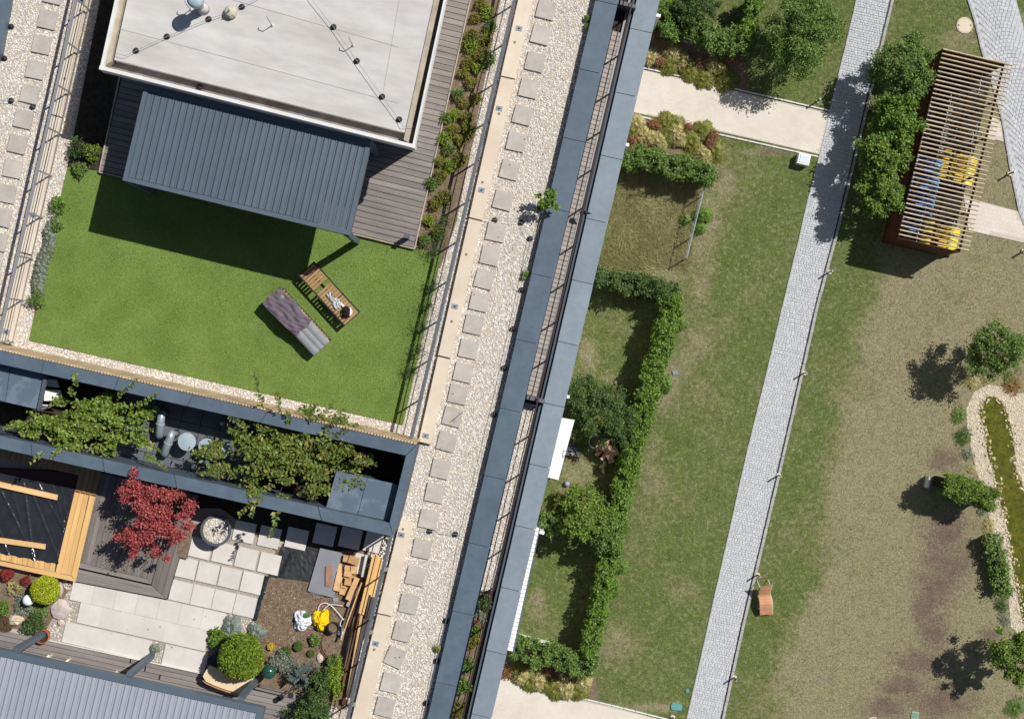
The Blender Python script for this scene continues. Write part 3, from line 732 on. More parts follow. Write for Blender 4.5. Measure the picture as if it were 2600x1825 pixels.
p = W(zA(1775, 780)[0], zA(1775, 780)[1], 2.3)
solo('roof_drain', MB().lathe((p.x, p.y, RZ + 2.28), [(.07, 0), (.08, .03), (.03, .06)], 12), M_black, 'dark round drain in the gutter of the penthouse roof', 'drain', origin=(p.x, p.y, RZ + 2.28))

# ------------------------------------------------------------------ pergolas with louvred roofs
def pergola(label, TLp, TRp, BRp, BLp, n, h, mf, ml, posts, fw, group, clos=.93, postw=.14, lip=True):
    t = thing('pergola', label, 'pergola', W(*BLp, 0), group)
    q = [W(*p, h) for p in (TLp, TRp, BRp, BLp)]
    u = (q[1] - q[0]).normalized(); v_ = (q[3] - q[0]).normalized()
    for a, b in ((0, 1), (1, 2), (2, 3), (3, 0)):
        A, B = q[a], q[b]; d = (B - A).normalized(); nrm = Vector((-d.y, d.x, 0))
        c = sum(q, Vector()) / 4
        if (c - A).dot(nrm) < 0: nrm = -nrm
        e = d * (fw if a in (1, 3) else 0)
        m = MB(); off = nrm * fw / 2 + Vector((0, 0, -.1)); m.bar(A + e + off, B - e + off, fw, .2)
        part('beam', m, mf, t)
    i0 = q[0] + (u + v_) * fw; i1 = q[1] + (-u + v_) * fw; i2 = q[2] + (-u - v_) * fw; i3 = q[3] + (u - v_) * fw
    for i in range(n):
        s0, s1 = i / n, (i + 1) / n
        a0 = i0.lerp(i1, s0); a1 = i0.lerp(i1, s0 + (s1 - s0) * clos); b0_ = i3.lerp(i2, s0); b1_ = i3.lerp(i2, s0 + (s1 - s0) * clos)
        z = Vector((0, 0, 1)); g_ = v_ * .012
        w1 = .72; am = a0.lerp(a1, w1); bm = b0_.lerp(b1_, w1)
        T_ = -.045; vs = []
        prof = [(0, T_ + .004), (.12, T_ + .012), (w1, T_ - .0), (w1 + .06, T_ + .018), (1, T_ + .014), (1, T_ - .03), (0, T_ - .03)]
        for (aa, ab) in ((a0 + g_, a1 + g_), (b0_ - g_, b1_ - g_)):
            for s, dz in prof: vs.append(aa.lerp(ab, s) + z * dz)
        k = len(prof)
        m = MB(); m.add(vs, [(j, (j + 1) % k, k + (j + 1) % k, k + j) for j in range(k)] + [tuple(range(k))[::-1], tuple(range(k, 2 * k))])
        part('louvre', m, ml, t)
    for x, y, hb in posts:
        p = W(x, y, hb); m = MB(); m.box((p.x, p.y, RZ + hb + (h - .2 - hb) / 2), postw, postw, h - .2 - hb, ANG)
        part('post', m, mf, t)
    return t
pergola('slate blue louvred pergola roof attached to the penthouse', (367, 218), (943, 357), (888, 598), (311, 458), 32, 2.3, M_frame, M_louvre,
        [(907, 613, .05), (958, 392, .1), (386, 486, .05), (430, 276, .1)], .115, 'louvred pergolas')
pergola('silver grey louvred pergola roof over the lower left terrace', (-62, 1634), (672, 1797), (610, 2060), (-124, 1890), 42, 2.3, M_frame, M_louvre2,
        [(114, 1606, .1), (387, 1664, .1), (652, 1722, .1)], .17, 'louvred pergolas')

# ------------------------------------------------------------------ sun loungers
def frame_from(p0, p1, p2, h):
    """p0 head-left, p1 head-right, p2 foot-right: local frame of a lounger"""
    a, b, c = W(*p0, h), W(*p1, h), W(*p2, h)
    v_ = (c - b); L = v_.length; v_.normalize(); u = Vector((v_.y, -v_.x, 0))
    if u.dot(b - a) < 0: u = -u
    return a, u, v_, abs((b - a).dot(u)), L
a, u, v_, wd, L = frame_from((758, 699), (799, 666), (916, 795), .36)
lo = thing('sun_lounger', 'slatted wooden sun lounger with clothes lying on it', 'sun lounger', (a.x, a.y, RZ + .03), 'sun loungers on the artificial lawn')
Z = lambda s, t, z=0: a + u * s * wd + v_ * t * L + Vector((0, 0, z))
for s in (.02, .98):
    bpiece('side_rail', M_dark, lo, Z(s, 0), Z(s, 1), .035, .05)
for t_ in (.01, .99): bpiece('end_rail', M_dark, lo, Z(0, t_, -.01), Z(1, t_, -.01), .035, .05)
ns = 19
for i in range(ns):
    if i == 6: continue
    t_ = .04 + i * .92 / (ns - 1) + (.01 if i > 6 else 0)
    bpiece('slat', M_teak, lo, Z(.05, t_, .012), Z(.95, t_, .012), .068, .02)
for s, t_ in ((.04, .04), (.96, .04), (.04, .96), (.96, .96), (.04, .62), (.96, .62)):
    bpiece('leg', M_dark, lo, Z(s, t_, -.02), Z(s, t_, -.33), .04, .04)
def cloth(name, label, cat, c, ux, vx, w_, l_, hgt, m_, seed, nx=16, ny=24, taper=None, fold=.02):
    R = np.random.default_rng(seed); V = []; F = []
    ph = R.uniform(0, 6, 8)
    for j in range(ny + 1):
        for i in range(nx + 1):
            s, t = i / nx - .5, j / ny - .5
            k = taper(s, t) if taper else 1
            x = s * w_ * k + .02 * math.sin(t * 11 + ph[0]) * (1 + s); y = t * l_ + .018 * math.sin(s * 9 + ph[1])
            z = hgt + fold * (math.sin(s * 16 + t * 9 + ph[2]) * .5 + math.sin(s * 31 - t * 15 + ph[3] + 2 * math.sin(t * 7)) * .35 + math.sin(t * 27 + s * 5 + ph[4]) * .3)
            edge = max(abs(s), abs(t)) * 2
            if edge > .93: z -= .015
            V.append(c + ux * x + vx * y + Vector((0, 0, z)))
    for j in range(ny):
        for i in range(nx):
            k = j * (nx + 1) + i; F.append((k, k + 1, k + nx + 2, k + nx + 1))
    m = MB(); m.add(V, F)
    o = solo(name, m, m_, label, cat, origin=c, smooth=True)
    sol = o.modifiers.new('thickness', 'SOLIDIFY'); sol.thickness = .012; sol.offset = -1
    return o
c = Z(.45, .62, .02)
cloth('towel', 'crumpled pale grey towel lying on the slatted lounger', 'towel', c, u, v_, .15, .5, .03, mat('pale_towel', (196, 202, 204), (160, 168, 172), scale=12, rough=.95), 3, taper=lambda s, t: 1 + .5 * math.sin(t * 6), fold=.03)
c = Z(.6, .75, .03); m = MB(); m.cone(c - v_ * .07 + Vector((0, 0, .03)), c + v_ * .08 + Vector((0, 0, .03)), .035, .03, 12)
solo('sunscreen_bottle', m, M_white, 'small white bottle lying between the towel and the black bag', 'bottle', origin=c, smooth=True)
c = Z(.52, .87, .02); bg_ = thing('beach_bag', 'small black bag with white lining at the foot of the slatted lounger', 'bag', c)
m = MB(); m.blob(c + Vector((0, 0, .07)), .13, .16, .08, 12, 7, .12, 5); part('body', m, mat('black_cloth', (34, 26, 30), rough=.95), bg_, smooth=True)
m = MB(); m.blob(c + u * .07 + v_ * .06 + Vector((0, 0, .05)), .08, .12, .05, 10, 6, .1, 6); part('lining', m, mat('pink_white', (226, 212, 214), rough=.8), bg_, smooth=True)
a, u, v_, wd, L = frame_from((674, 771), (716, 730), (838, 863), .38)
lo = thing('sun_lounger', 'cushioned sun lounger half covered by a grey fleece blanket', 'sun lounger', (a.x, a.y, RZ + .03), 'sun loungers on the artificial lawn')
Z2 = lambda s, t, z=0: a + u * s * wd + v_ * t * L + Vector((0, 0, z))
for s in (.01, 1.0): bpiece('side_rail', M_dark, lo, Z2(s, 0, -.08), Z2(s, 1, -.08), .03, .05)
for t_ in (.01, .99): bpiece('end_rail', M_dark, lo, Z2(0, t_, -.08), Z2(1, t_, -.08), .03, .05)
for i in range(18): bpiece('slat', M_teak, lo, Z2(.03, .04 + i * .053, -.06), Z2(1.0, .04 + i * .053, -.06), .068, .02)
for s, t_ in ((.04, .04), (.96, .04), (.04, .96), (.96, .96)): bpiece('leg', M_dark, lo, Z2(s, t_, -.1), Z2(s, t_, -.34), .04, .04)
V = []; F = []; nx, ny = 14, 40
for j in range(ny + 1):
    for i in range(nx + 1):
        s, t = i / nx, j / ny
        e = min(s, 1 - s) * nx / 2; f = min(t, 1 - t) * ny / 3
        z = .0 - .03 * math.exp(-((s - .36) * 16) ** 2) - .03 * math.exp(-((s - .66) * 16) ** 2) + (.12 * max(0, .33 - t) * 2)
        z -= .015 * max(0, math.cos(t * 26)) ** 8
        if e < 1: z -= .04 * (1 - e)
        if f < 1: z -= .04 * (1 - f)
        V.append(Z2(.02 + s * .9, t, z))
for j in range(ny):
    for i in range(nx): k = j * (nx + 1) + i; F.append((k, k + 1, k + nx + 2, k + nx + 1))
m = MB(); m.add(V, F); o = part('mattress', m, M_fabric, lo, smooth=True); sol = o.modifiers.new('thickness', 'SOLIDIFY'); sol.thickness = .05; sol.offset = -1
cloth('blanket', 'dark grey fleece blanket spread over the upper half of the cushioned lounger', 'blanket', Z2(.46, .3, .06), u, v_, wd * 1.08, L * .66, .045, M_blanket, 8, 30, 44, taper=lambda s, t: 1 - .35 * max(0, t) * (1 - s), fold=.024)

# ------------------------------------------------------------------ planting beside the deck and at the left edge
sh = [(1222, 10), (1236, 30), (1208, 46), (1246, 66), (1200, 92), (1234, 100), (1196, 118), (1222, 140), (1240, 150), (1190, 160), (1178, 186), (1212, 172), (1196, 210), (1163, 240), (1210, 250), (1176, 262), (1154, 290), (1186, 300), (1132, 300), (1150, 330), (1193, 330), (1128, 352), (1170, 356), (1140, 380), (1168, 404), (1116, 410), (1146, 420), (1120, 446), (1098, 466), (1130, 500), (1105, 520), (1090, 560), (1112, 590), (1080, 610)]
for i, (x, y) in enumerate(sh):
    r = random.uniform(.15, .25)
    s_ = shrub('low_shrub', '', 'shrub', x, y, r, r * 1.3, 620, .038, [L_bed, L_yell, L_bed, L_mid, L_bed][i % 5], h0=.03, group='low shrubs in the bed beside the weathered deck', rough=.3, shell=.5)
    s_['label'] = 'low yellow green shrub in the bed beside the deck'
for i, (x, y) in enumerate([(1118, 600), (1106, 632), (1102, 720), (1090, 775), (1072, 830), (1062, 890), (1046, 940), (1130, 560)]):
    s_ = shrub('feathery_plant', 'dark feathery plant at the lawn edge beside the railing', 'plant', x, y, .3, .5, 520, .045, [L_hedge, L_dark][i % 2], h0=.02, group='feathery plants along the railing', rough=.6, shell=.1, core=False, ry=.38, asp=.3)
lab = ['loose green shrub at the left corner of the shaded deck', 'golden shrub beside the shaded corner of the deck', 'trailing green plant at the upper left corner of the lawn', 'leafy green weed on the left lawn edge, above the lavender', 'low green plant just above the grey lavender strip', 'bushy green plant at the lower end of the lavender strip']
for i, (x, y, r, lm) in enumerate([(198, 375, .32, L_dark), (232, 388, .26, L_thujd), (203, 430, .2, L_mid), (148, 520, .26, L_bright), (142, 572, .17, L_mid), (92, 760, .24, L_mid)]):
    shrub('border_plant', lab[i], 'plant', x, y, r, r * 1.4, 700, .05, lm, h0=.02, rough=.35, shell=.3, core=i < 2)
for i in range(11):
    x, y = lerp((128, 572), (96, 735), i / 10)
    s_ = tuft('lavender', 'grey lavender clump along the left lawn edge', 'lavender', x + random.uniform(-6, 6), y, .16, .28, 120, L_lav, group='lavender clumps along the left lawn edge', wd=.022, lean=(.7, 1.5))
c = W(1387, 510, .35); t = tree('birch_sapling', 'small birch sapling leaning over the slate parapet from the gravel', 'sapling', 1384, 508, .5, .34, 520, .085, L_bright, nc=13, base=RZ, sp=.25, tr=.012, rz=.25)
p = W(1480, 541, .2)
v = thing('lantern', 'dark pointed lantern fixed on the railing of the sunken balcony', 'lantern', (p.x, p.y, RZ + .1))
m = MB(); m.bar(W(1474, 541, .12), W(1489, 540, .22), .1, .08); part('body', m, M_dark, v)
m = MB(); m.cone(W(1488, 540, .22), W(1502, 543, .28), .06, .004, 6); part('spout', m, M_dark, v)

part('soil_bed', MB().prism(wp([(B1R(1505) - 25, 1500), (B2L(1505) - 14, 1512), (B2L(2000) - 14, 2000), (B1R(2000) - 25, 2000)], -.28), RZ - .289, RZ - .27), M_soil, bal)
for i, (x, y, r, lm, lb) in enumerate([(1228, 1528, .24, L_hedge, 'dark green shrub at the upper end of the balcony planting'), (1216, 1566, .2, L_lav, 'grey green shrub below the dark one in the balcony planting'), (1196, 1628, .22, L_bed, 'yellowish shrub in the middle of the balcony planting'), (1186, 1688, .22, L_mid, 'mid green shrub in the lower balcony planting'),
        (1176, 1742, .24, L_bright, 'bright green shrub in the lower balcony planting'), (1160, 1800, .24, L_bed, 'olive shrub of the balcony planting at the lower picture edge'), (1206, 1600, .16, L_tree, 'small green plant beside the red twigs of the balcony')]):
    shrub('balcony_shrub', lb, 'shrub', x, y, r, r * 1.5, 900, .045, lm, base=RZ - .27, rough=.25, shell=.5)
p = W(1214, 1576, -.05); m = MB()
for k in range(5): m.tube([p, p + Vector((.14 * math.cos(k * 1.3), .14 * math.sin(k * 1.3), .12))], .008, 5)
solo('red_twigs', m, mat('red_twig', (170, 50, 44), rough=.6), 'bunch of red twigs standing in the balcony planting', 'twigs', origin=(p.x, p.y, RZ - .27))

for i, (x, y, r, lb) in enumerate([(*zK(1432, 200), .13, 'small weed growing at the outer edge of the slate parapet near the top'), (*zK(1445, 290), .16, 'thin weed with brown seed heads leaning over the slate parapet'), (*zL(782, 1300), .12, 'small round weed at the edge of the slate parapet'), (*zO(930, 985), .13, 'small yellowish weed at the lower part of the slate parapet'), (*zM(990, 20), .08, 'tiny weed at the parapet above a black weight')]):
    tuft('weed', lb, 'weed', x - 4, y, r, r * 1.3, 90, [L_mid, L_olive][i % 2], h0=.02, wd=.014)
m = MB(); p = W(*zM(440, 1215), .07); q = W(*zM(330, 1300), .09)
m.tube([p, p.lerp(q, .5) + Vector((0, .01, .01)), q], .006, 5)
for k in range(5):
    c = p.lerp(q, .2 + .15 * k); m.tube([c, c + Vector((-.05 + .02 * k, .05 - .03 * k, .01))], .004, 4)
solo('twig', m, M_bark, 'dry fallen twig lying across one stepping slab', 'twig', origin=p)

# litter: a few dry leaves on turf, deck, gravel and slabs
LP = np.concatenate([scatter([(p.x, p.y) for p in wp([(171, 425), (1100, 650), (1023, 1078), (73, 864)], .04)], .9), scatter([(p.x, p.y) for p in wp([(1372, 0), (1500, 0), (1090, 1820), (940, 1820)], .08)], 2.5), scatter([(p.x, p.y) for p in wp([(190, 1480), (560, 1560), (500, 1660), (180, 1590)], .08)], 1.5)])
C = np.column_stack([LP, np.full(len(LP), RZ + .09)]); o = link('fallen_leaves', leaves('fallen_leaves', C, .045, 2.5, .5), leaf('dry_litter', [(150, 120, 70), (120, 90, 56), (182, 160, 100)])); o['kind'] = 'stuff'; o['label'] = 'few dry leaves scattered over turf, gravel and slabs'; o['category'] = 'leaves'

# ================================================================== PLANTER COURT WITH PANELLED WALLS
FO = [(-300, 822), (1058, 1130), (1000, 1362), (-300, 1071)]      # outer outline of the wall top
FI = [(-300, 856), (1031, 1156), (989, 1327), (-300, 1039)]       # inner outline
HF = 1.72
pl = thing('planter_wall', 'slate blue panelled wall around the sunken planting court between the terraces', 'wall', W(500, 1100, 0))
def strip(a0, a1, b0, b1, n, s0=0.0, s1=1.0, nm='panel'):
    for i in range(n):
        t0 = s0 + (s1 - s0) * i / n; t1 = s0 + (s1 - s0) * (i + 1) / n
        g = .0012
        part(nm, MB().prism(wp([lerp(a0, a1, t0 + g), lerp(a0, a1, t1 - g), lerp(b0, b1, t1 - g), lerp(b0, b1, t0 + g)], HF), RZ + HF - .02, RZ + HF), M_slatelit if False else M_slate, pl)
strip(FO[0], FO[1], FI[0], FI[1], 7, .025, 1)
strip(FO[1], FO[2], FI[1], FI[2], 2, .0, 1)
strip(FO[3], FO[2], FI[3], FI[2], 7, .01, 1)
def core(a0, a1, b1, b0): 
    q = wp([a0, a1, b1, b0], HF); c = sum(q, Vector()) / 4
    q = [c + (p - c) * .995 for p in q]
    return MB().prism(q, RZ + .003, RZ + HF - .021)
part('core', core(lerp(FO[0], FO[1], 0), (1056, 1131), (1031, 1155), FI[0]), M_slateside, pl)
part('core', core((1055, 1133), (999, 1358), (990, 1327), (1030, 1157)), M_slateside, pl)
part('core', core(FI[3], (988, 1328), (998, 1360), FO[3]), M_slateside, pl)
a = W(-300, 822, HF); b = W(1056, 1129.5, HF); d = (b - a).normalized(); nn = Vector((-d.y, d.x, 0)); L = (b - a).length; k = int(L / .082)
for i in range(k):
    c = a + d * (i + .5) * L / k + nn * .035
    piece('cladding_slat', M_clad, pl, (c.x, c.y, RZ + .845), .058, .05, 1.68, math.atan2(d.y, d.x))
# floor platform with ducts
xs = [(315, 640)]
q = lambda x, y: (x, y)
pf = struct('court_floor', MB().prism(wp([(-200, 880), (1026, 1158), (985, 1326), (-200, 1060)], .05), RZ + .004, RZ + .03), M_soild)
plat = thing('tiled_platform', 'dark tiled platform carrying the air ducts in the planting court', 'platform', W(470, 1120, 0))
part('base', MB().prism(wp([(318, 985), (655, 1062), (625, 1240), (318, 1172)], .45), RZ + .035, RZ + .44), M_dark, plat)
for i in range(7):
    for j in range(4):
        o = lerp((318, 985), (318 - 10, 985 + 43 * 1), j) ; x0 = 320 + i * 50 - j * 11; y0 = 985 + i * 11.8 + j * 48
        if y0 + (x0 - 318) * 0 > 1400: continue
        q_ = wp([(x0, y0), (x0 + 48.6, y0 + 11.5), (x0 + 38, y0 + 58), (x0 - 10.6, y0 + 46.4)], .47)
        c = sum(q_, Vector()) / 4
        piece('tile', M_tiledark, plat, (c.x, c.y, RZ + .455), (q_[1] - q_[0]).length, (q_[3] - q_[0]).length, .03, ANG)
def duct(label, x, y, r, h, cat='duct', disc=True, group=None, lean=0):
    p = W(x, y, .47 + h)
    t = thing('air_duct', label, cat, (p.x, p.y, RZ + .47), group)
    if disc:
        part('pipe', MB().cone((p.x, p.y, RZ + .47), (p.x, p.y, RZ + .44 + h), r * .62, r * .62, 18), M_galv, t, smooth=True)
        part('cap', MB().lathe((p.x, p.y, RZ + .41 + h), [(r * .6, 0), (r, .02), (r * 1.0, .05), (r * .05, .075)], 28), M_cap, t)
    else:
        part('pipe', MB().lathe((p.x, p.y, RZ + .47), [(r * .8, 0), (r * .8, h * .6), (r, h * .65), (r * .9, h * .9), (r * .2, h)], 14), M_galv, t, smooth=True)
duct('large round duct cap in the planting court, first from the left', 474, 1121, .24, .55, group='round duct caps')
duct('large round duct cap in the planting court, second from the left', 525, 1134, .225, .5, group='round duct caps')
duct('round duct cap in the planting court partly under the shrub shade', 566, 1143, .21, .48, group='round duct caps')
duct('small white vent cap left of the steel elbow duct', 394, 1034, .08, .35, disc=False)
duct('small white vent cap near the lower wall, below the duct caps', 491, 1184, .09, .3, disc=False)
duct('small white vent cap above the round duct caps, left one', 564, 1074, .08, .35, disc=False)
duct('small white vent cap above the round duct caps, right one', 604, 1084, .08, .35, disc=False)
duct('small white vent cap under the lower edge of the right shrub', 601, 1208, .09, .3, disc=False)
for i, (x, y, x2, y2) in enumerate([(*zE(1695, 790), *zE(1668, 1010)), (*zE(1800, 1000), *zE(1722, 1200))]):
    a = W(x, y, .95); b = W(x2, y2, .75)
    t = thing('elbow_duct', ['galvanised steel elbow duct at the right side of the left shrub', 'second galvanised elbow duct beside the first round duct cap'][i], 'duct', (b.x, b.y, RZ + .47))
    m = MB(); m.tube([a - Vector((0, 0, .45)), a - Vector((.01, .0, .06)), a.lerp(b, .12), b, b - Vector((.0, .03, .12))], .105, 14); part('pipe', m, M_galv, t, smooth=True)
    c = a.lerp(b, .45); dd = (b - a).normalized(); part('clamp', MB().cone(c - dd * .012, c + dd * .012, .118, .118, 18), M_cap, t)
# slab covers at both ends
def cover(label, pts, seam, h):
    t = thing('slate_cover', label, 'cover', W(*pts[0], h - .1))
    a, b, c, d = pts
    for s0, s1 in ((0, seam - .004), (seam + .004, 1)):
        part('slab', MB().prism(wp([lerp(a, b, s0), lerp(a, b, s1), lerp(d, c, s1), lerp(d, c, s0)], h), RZ + h - .05, RZ + h), M_cover, t)
    part('support', MB().prism(wp([lerp(a, c, .08), lerp(b, d, .08), lerp(c, a, .08), lerp(d, b, .08)], h), RZ + .035, RZ + h - .051), M_slateside, t)
cover('two slate cover slabs with pale patches at the right end of the planting court', [(854.5, 1196), (1010.5, 1230), (989, 1322), (828, 1288)], .5, 1.4)
cover('weathered slate cover slabs at the left end of the planting court', [(-120, 896), (112, 948), (92, 1038), (-120, 990)], .63, 1.36)
t = thing('metal_frame', 'pale metal frame bar hanging beside the left cover slabs', 'frame', W(105, 1000, .4))
m = MB(); m.bar(W(*zE(485, 380), 1.42), W(*zE(410, 740), 1.42), .1, .05); m.bar(W(*zE(410, 740), 1.42), W(*zE(372, 910), .8), .07, .05); m.bar(W(*zE(430, 735), 1.3), W(*zE(640, 680), 1.1), .07, .04); part('bar', m, M_slateside, t)
t = thing('white_box', 'white louvred box catching the sun between the left cover slabs and the shrub', 'box', W(125, 1000, .4))
for a, b in (((495, 420), (560, 500)), ((470, 530), (600, 650)), ((450, 690), (610, 700))):
    q_ = wp([zE(a[0], a[1]), zE(b[0] + 30, a[1] + 10), zE(b[0] + 60, b[1] + 10), zE(a[0] - 10, b[1])], .9)
    part('panel', MB().prism(q_, RZ + .85, RZ + .9), M_white, t)

# big leaved shrubs in the court
def shoot_pts(a, b, n, arch=.12):
    a, b = Vector(a), Vector(b)
    return [a.lerp(b, i / n) + Vector((0, 0, arch * math.sin(math.pi * i / n))) for i in range(n + 1)]
def big_shrub(label, cx, cy, rx, ry, hc, rz, n, lm, shoots, nc, sd):
    c = W(cx, cy, hc); t = thing('quince_shrub', label, 'shrub', (c.x, c.y, RZ + .03))
    sx, sy = rx / 88., ry / 88.
    C = clumps((c.x, c.y, RZ + hc), (sx * 1.06, sy * 1.06, rz), n, nc, .12, .2); C[:, 2] = np.maximum(C[:, 2], RZ + .3)
    # leaves of the shoots, in pairs
    m = MB(); Cs = [C]; D, S = rand_frames(len(C), .5); Ds = [D]; Ss = [S]; Ls = [.118 * rng.uniform(.6, 1.25, len(C))]
    b0 = Vector((c.x, c.y, RZ + .03))
    for i in range(7):
        a_ = i * .9 + sd; e = c + Vector((math.cos(a_) * sx * .8, math.sin(a_) * sy * .8, rz * .5))
        m.tube([b0 + Vector((math.cos(a_) * .08, math.sin(a_) * .08, 0)), b0.lerp(e, .5) + Vector((0, 0, .2)), e], [.03, .02, .008], 6)
    for (x, y, hx) in shoots:
        e = W(x, y, hx); st = Vector((c.x, c.y, RZ + hc)).lerp(e, .68); NS = max(6, int((e - st).length / .065)); ps = [q + Vector((.05 * math.sin(j * .3 + x), .04 * math.cos(j * .25 + y), 0)) for j, q in enumerate(shoot_pts(st, e, NS, .05))]
        m.tube(ps, [.008] * NS + [.003], 5)
        d = (e - st).normalized(); side = Vector((-d.y, d.x, 0)).normalized()
        for k, p in enumerate(ps):
            for sg in (-1, 1):
                l_ = (.135 - .05 * k / NS) * random.uniform(.55, 1.3); dr = (side * sg * random.uniform(.5, 1.2) + d * random.uniform(-.1, 1.2) + Vector((random.uniform(-.3, .3), random.uniform(-.3, .3), random.uniform(-.1, .7)))).normalized()
                nn_ = dr.cross(Vector((random.uniform(-.3, .3), random.uniform(-.3, .3), 1))).normalized()
                Cs.append(np.array([(p + dr * l_ * .5)[:]])); Ds.append(np.array([dr[:]])); Ss.append(np.array([nn_[:]])); Ls.append(np.array([l_]))
    C = np.concatenate(Cs); D = np.concatenate(Ds); S = np.concatenate(Ss); Lg = np.concatenate(Ls)
    V = np.stack([C - D * Lg[:, None] / 2, C + S * Lg[:, None] * .3 - D * Lg[:, None] * .05, C + D * Lg[:, None] / 2, C - S * Lg[:, None] * .3 - D * Lg[:, None] * .05], 1)
    part('branches', m, M_bark, t)
    part('foliage', np_mesh('foliage', V, np.arange(len(C) * 4, dtype=np.int32).reshape(-1, 4)), lm, t)
big_shrub('large leaved green shrub on the left side of the planting court', 222, 1070, 165, 84, 1.3, .5, 7600, L_quince,
          [(*zE(775, 345), 1.9), (*zE(745, 500), 1.9), (*zE(1420, 460), 1.9), (*zE(1665, 585), 1.8), (*zE(20, 935), 1.7), (*zE(290, 770), 1.6), (*zE(310, 1280), 1.8), (*zE(540, 1270), 1.8), (*zE(1770, 1370), 1.6), (*zE(1690, 1190), 1.5), (*zE(1480, 700), 1.7), (*zE(620, 1180), 1.7), (*zE(1620, 960), 1.5)], 85, 0)
big_shrub('large leaved shrub with brownish leaves on the right side of the planting court', 735, 1152, 178, 104, 1.35, .5, 9500, L_quince2,
          [(*zF(575, 380), 2.3), (*zF(815, 570), 2.2), (*zF(1270, 700), 2.0), (*zF(1560, 830), 2.0), (*zF(1410, 660), 1.9), (*zF(1860, 1290), 1.6), (*zF(1750, 1220), 1.7), (*zF(950, 780), 1.9), (*zH(970, 690), 2.0), (*zH(755, 450), 1.9), (*zH(670, 455), 1.8), (*zH(1440, 260), 1.7), (*zF(1570, 960), 1.8), (*zH(870, 250), 1.6), (*zF(320, 830), 1.7)], 95, 1)

# ================================================================== PATIO GARDEN
struct('patio_soil', MB().prism(wp([(560, 1290), (720, 1395), (960, 1400), (880, 1800), (560, 1800), (520, 1560)], .01), RZ + .003, RZ + .012), M_soil)
struct('patio_soil', MB().prism(wp([(-120, 1430), (190, 1470), (190, 1560), (130, 1610), (-120, 1570)], .01), RZ + .003, RZ + .012), M_soil)
struct('patio_base', MB().prism(wp([(190, 1470), (440, 1400), (480, 1290), (560, 1290), (700, 1400), (640, 1560), (560, 1740), (150, 1640), (110, 1610)], .02), RZ + .013, RZ + .02), mat('joint_sand', (178, 170, 160), (146, 136, 126), scale=30, rough=.95, bump=.5))
pat = struct('patio_paving', MB().prism(wp([(200, 1490), (560, 1560), (500, 1660), (180, 1590)], .02), RZ + .021, RZ + .024), mat('joint_sand', (128, 112, 98)))
U_ = (55.0, 12.4); V_ = (-9.9, 52.0)
def slabrow(tl, n, su=1.0, w_=1.0, g=1.1, hgt=.06):
    for i in range(n):
        x, y = tl[0] + U_[0] * i * su, tl[1] + U_[1] * i * su
        q_ = wp([(x, y), (x + (U_[0] - g) * w_, y + U_[1] * w_), (x + (U_[0] - g) * w_ + V_[0], y + U_[1] * w_ + V_[1] - g), (x + V_[0], y + V_[1] - g)], hgt)
        c = sum(q_, Vector()) / 4
        piece('slab', M_patio, pat, (c.x, c.y, RZ + hgt - .02), (q_[1] - q_[0]).length, (q_[3] - q_[0]).length * .995, .04, math.atan2((q_[1] - q_[0]).y, (q_[1] - q_[0]).x) + random.uniform(-.004, .004))
slabrow((187, 1470), 7, g=.5)
slabrow((204.5, 1528), 6, .985, g=.5)
slabrow((167, 1577), 4, .99, g=.5); slabrow((420, 1634), 2, .98, g=.5)
slabrow((438, 1470), 4, .985, .98)
slabrow((450, 1410.5), 4, 1.02, .98, 2)
slabrow((488, 1360), 4, 1.06, .98, 2)
for x, y in ((615, 490), (880, 545), (1165, 560), (1460, 520), (1730, 555)):
    slabrow(zH(x, y), 1, 1, .97)
slabrow(zH(1990, 600), 1, 1, .8)
slabrow(zH(1850, 830), 1, 1, .68)
for i, pts in enumerate([[(545, 1552), (562, 1555), (640, 1573), (655, 1590), (640, 1610), (600, 1600), (560, 1580), (540, 1600), (520, 1660), (515, 1662)],
             [(383, 1625), (419, 1633), (408, 1684), (372, 1676)], [(160, 1470), (190, 1478), (178, 1525), (204, 1530), (196, 1578), (168, 1582), (156, 1630), (110, 1622), (112, 1600), (150, 1580), (175, 1545)],
             [(935, 1395), (985, 1356), (960, 1450), (930, 1440)], [(835, 1790), (870, 1800), (840, 1880), (820, 1880)], [(980, 1362), (1000, 1366), (930, 1680), (880, 1870), (862, 1870), (905, 1700)]]):
    g = gravel('gravel', pts, 560, .02, .036, .012)
    g['label'] = ['pebbles along the lower right edge of the paving', 'square pebble pocket with a grey plant beside the pergola post', 'pebbles left of the paving around the flat rocks', 'pebble corner below the right end of the planting wall', 'pebbles at the lower end of the timber pile', 'pebble strip between railing and cream kerb'][i]; g['category'] = 'gravel'
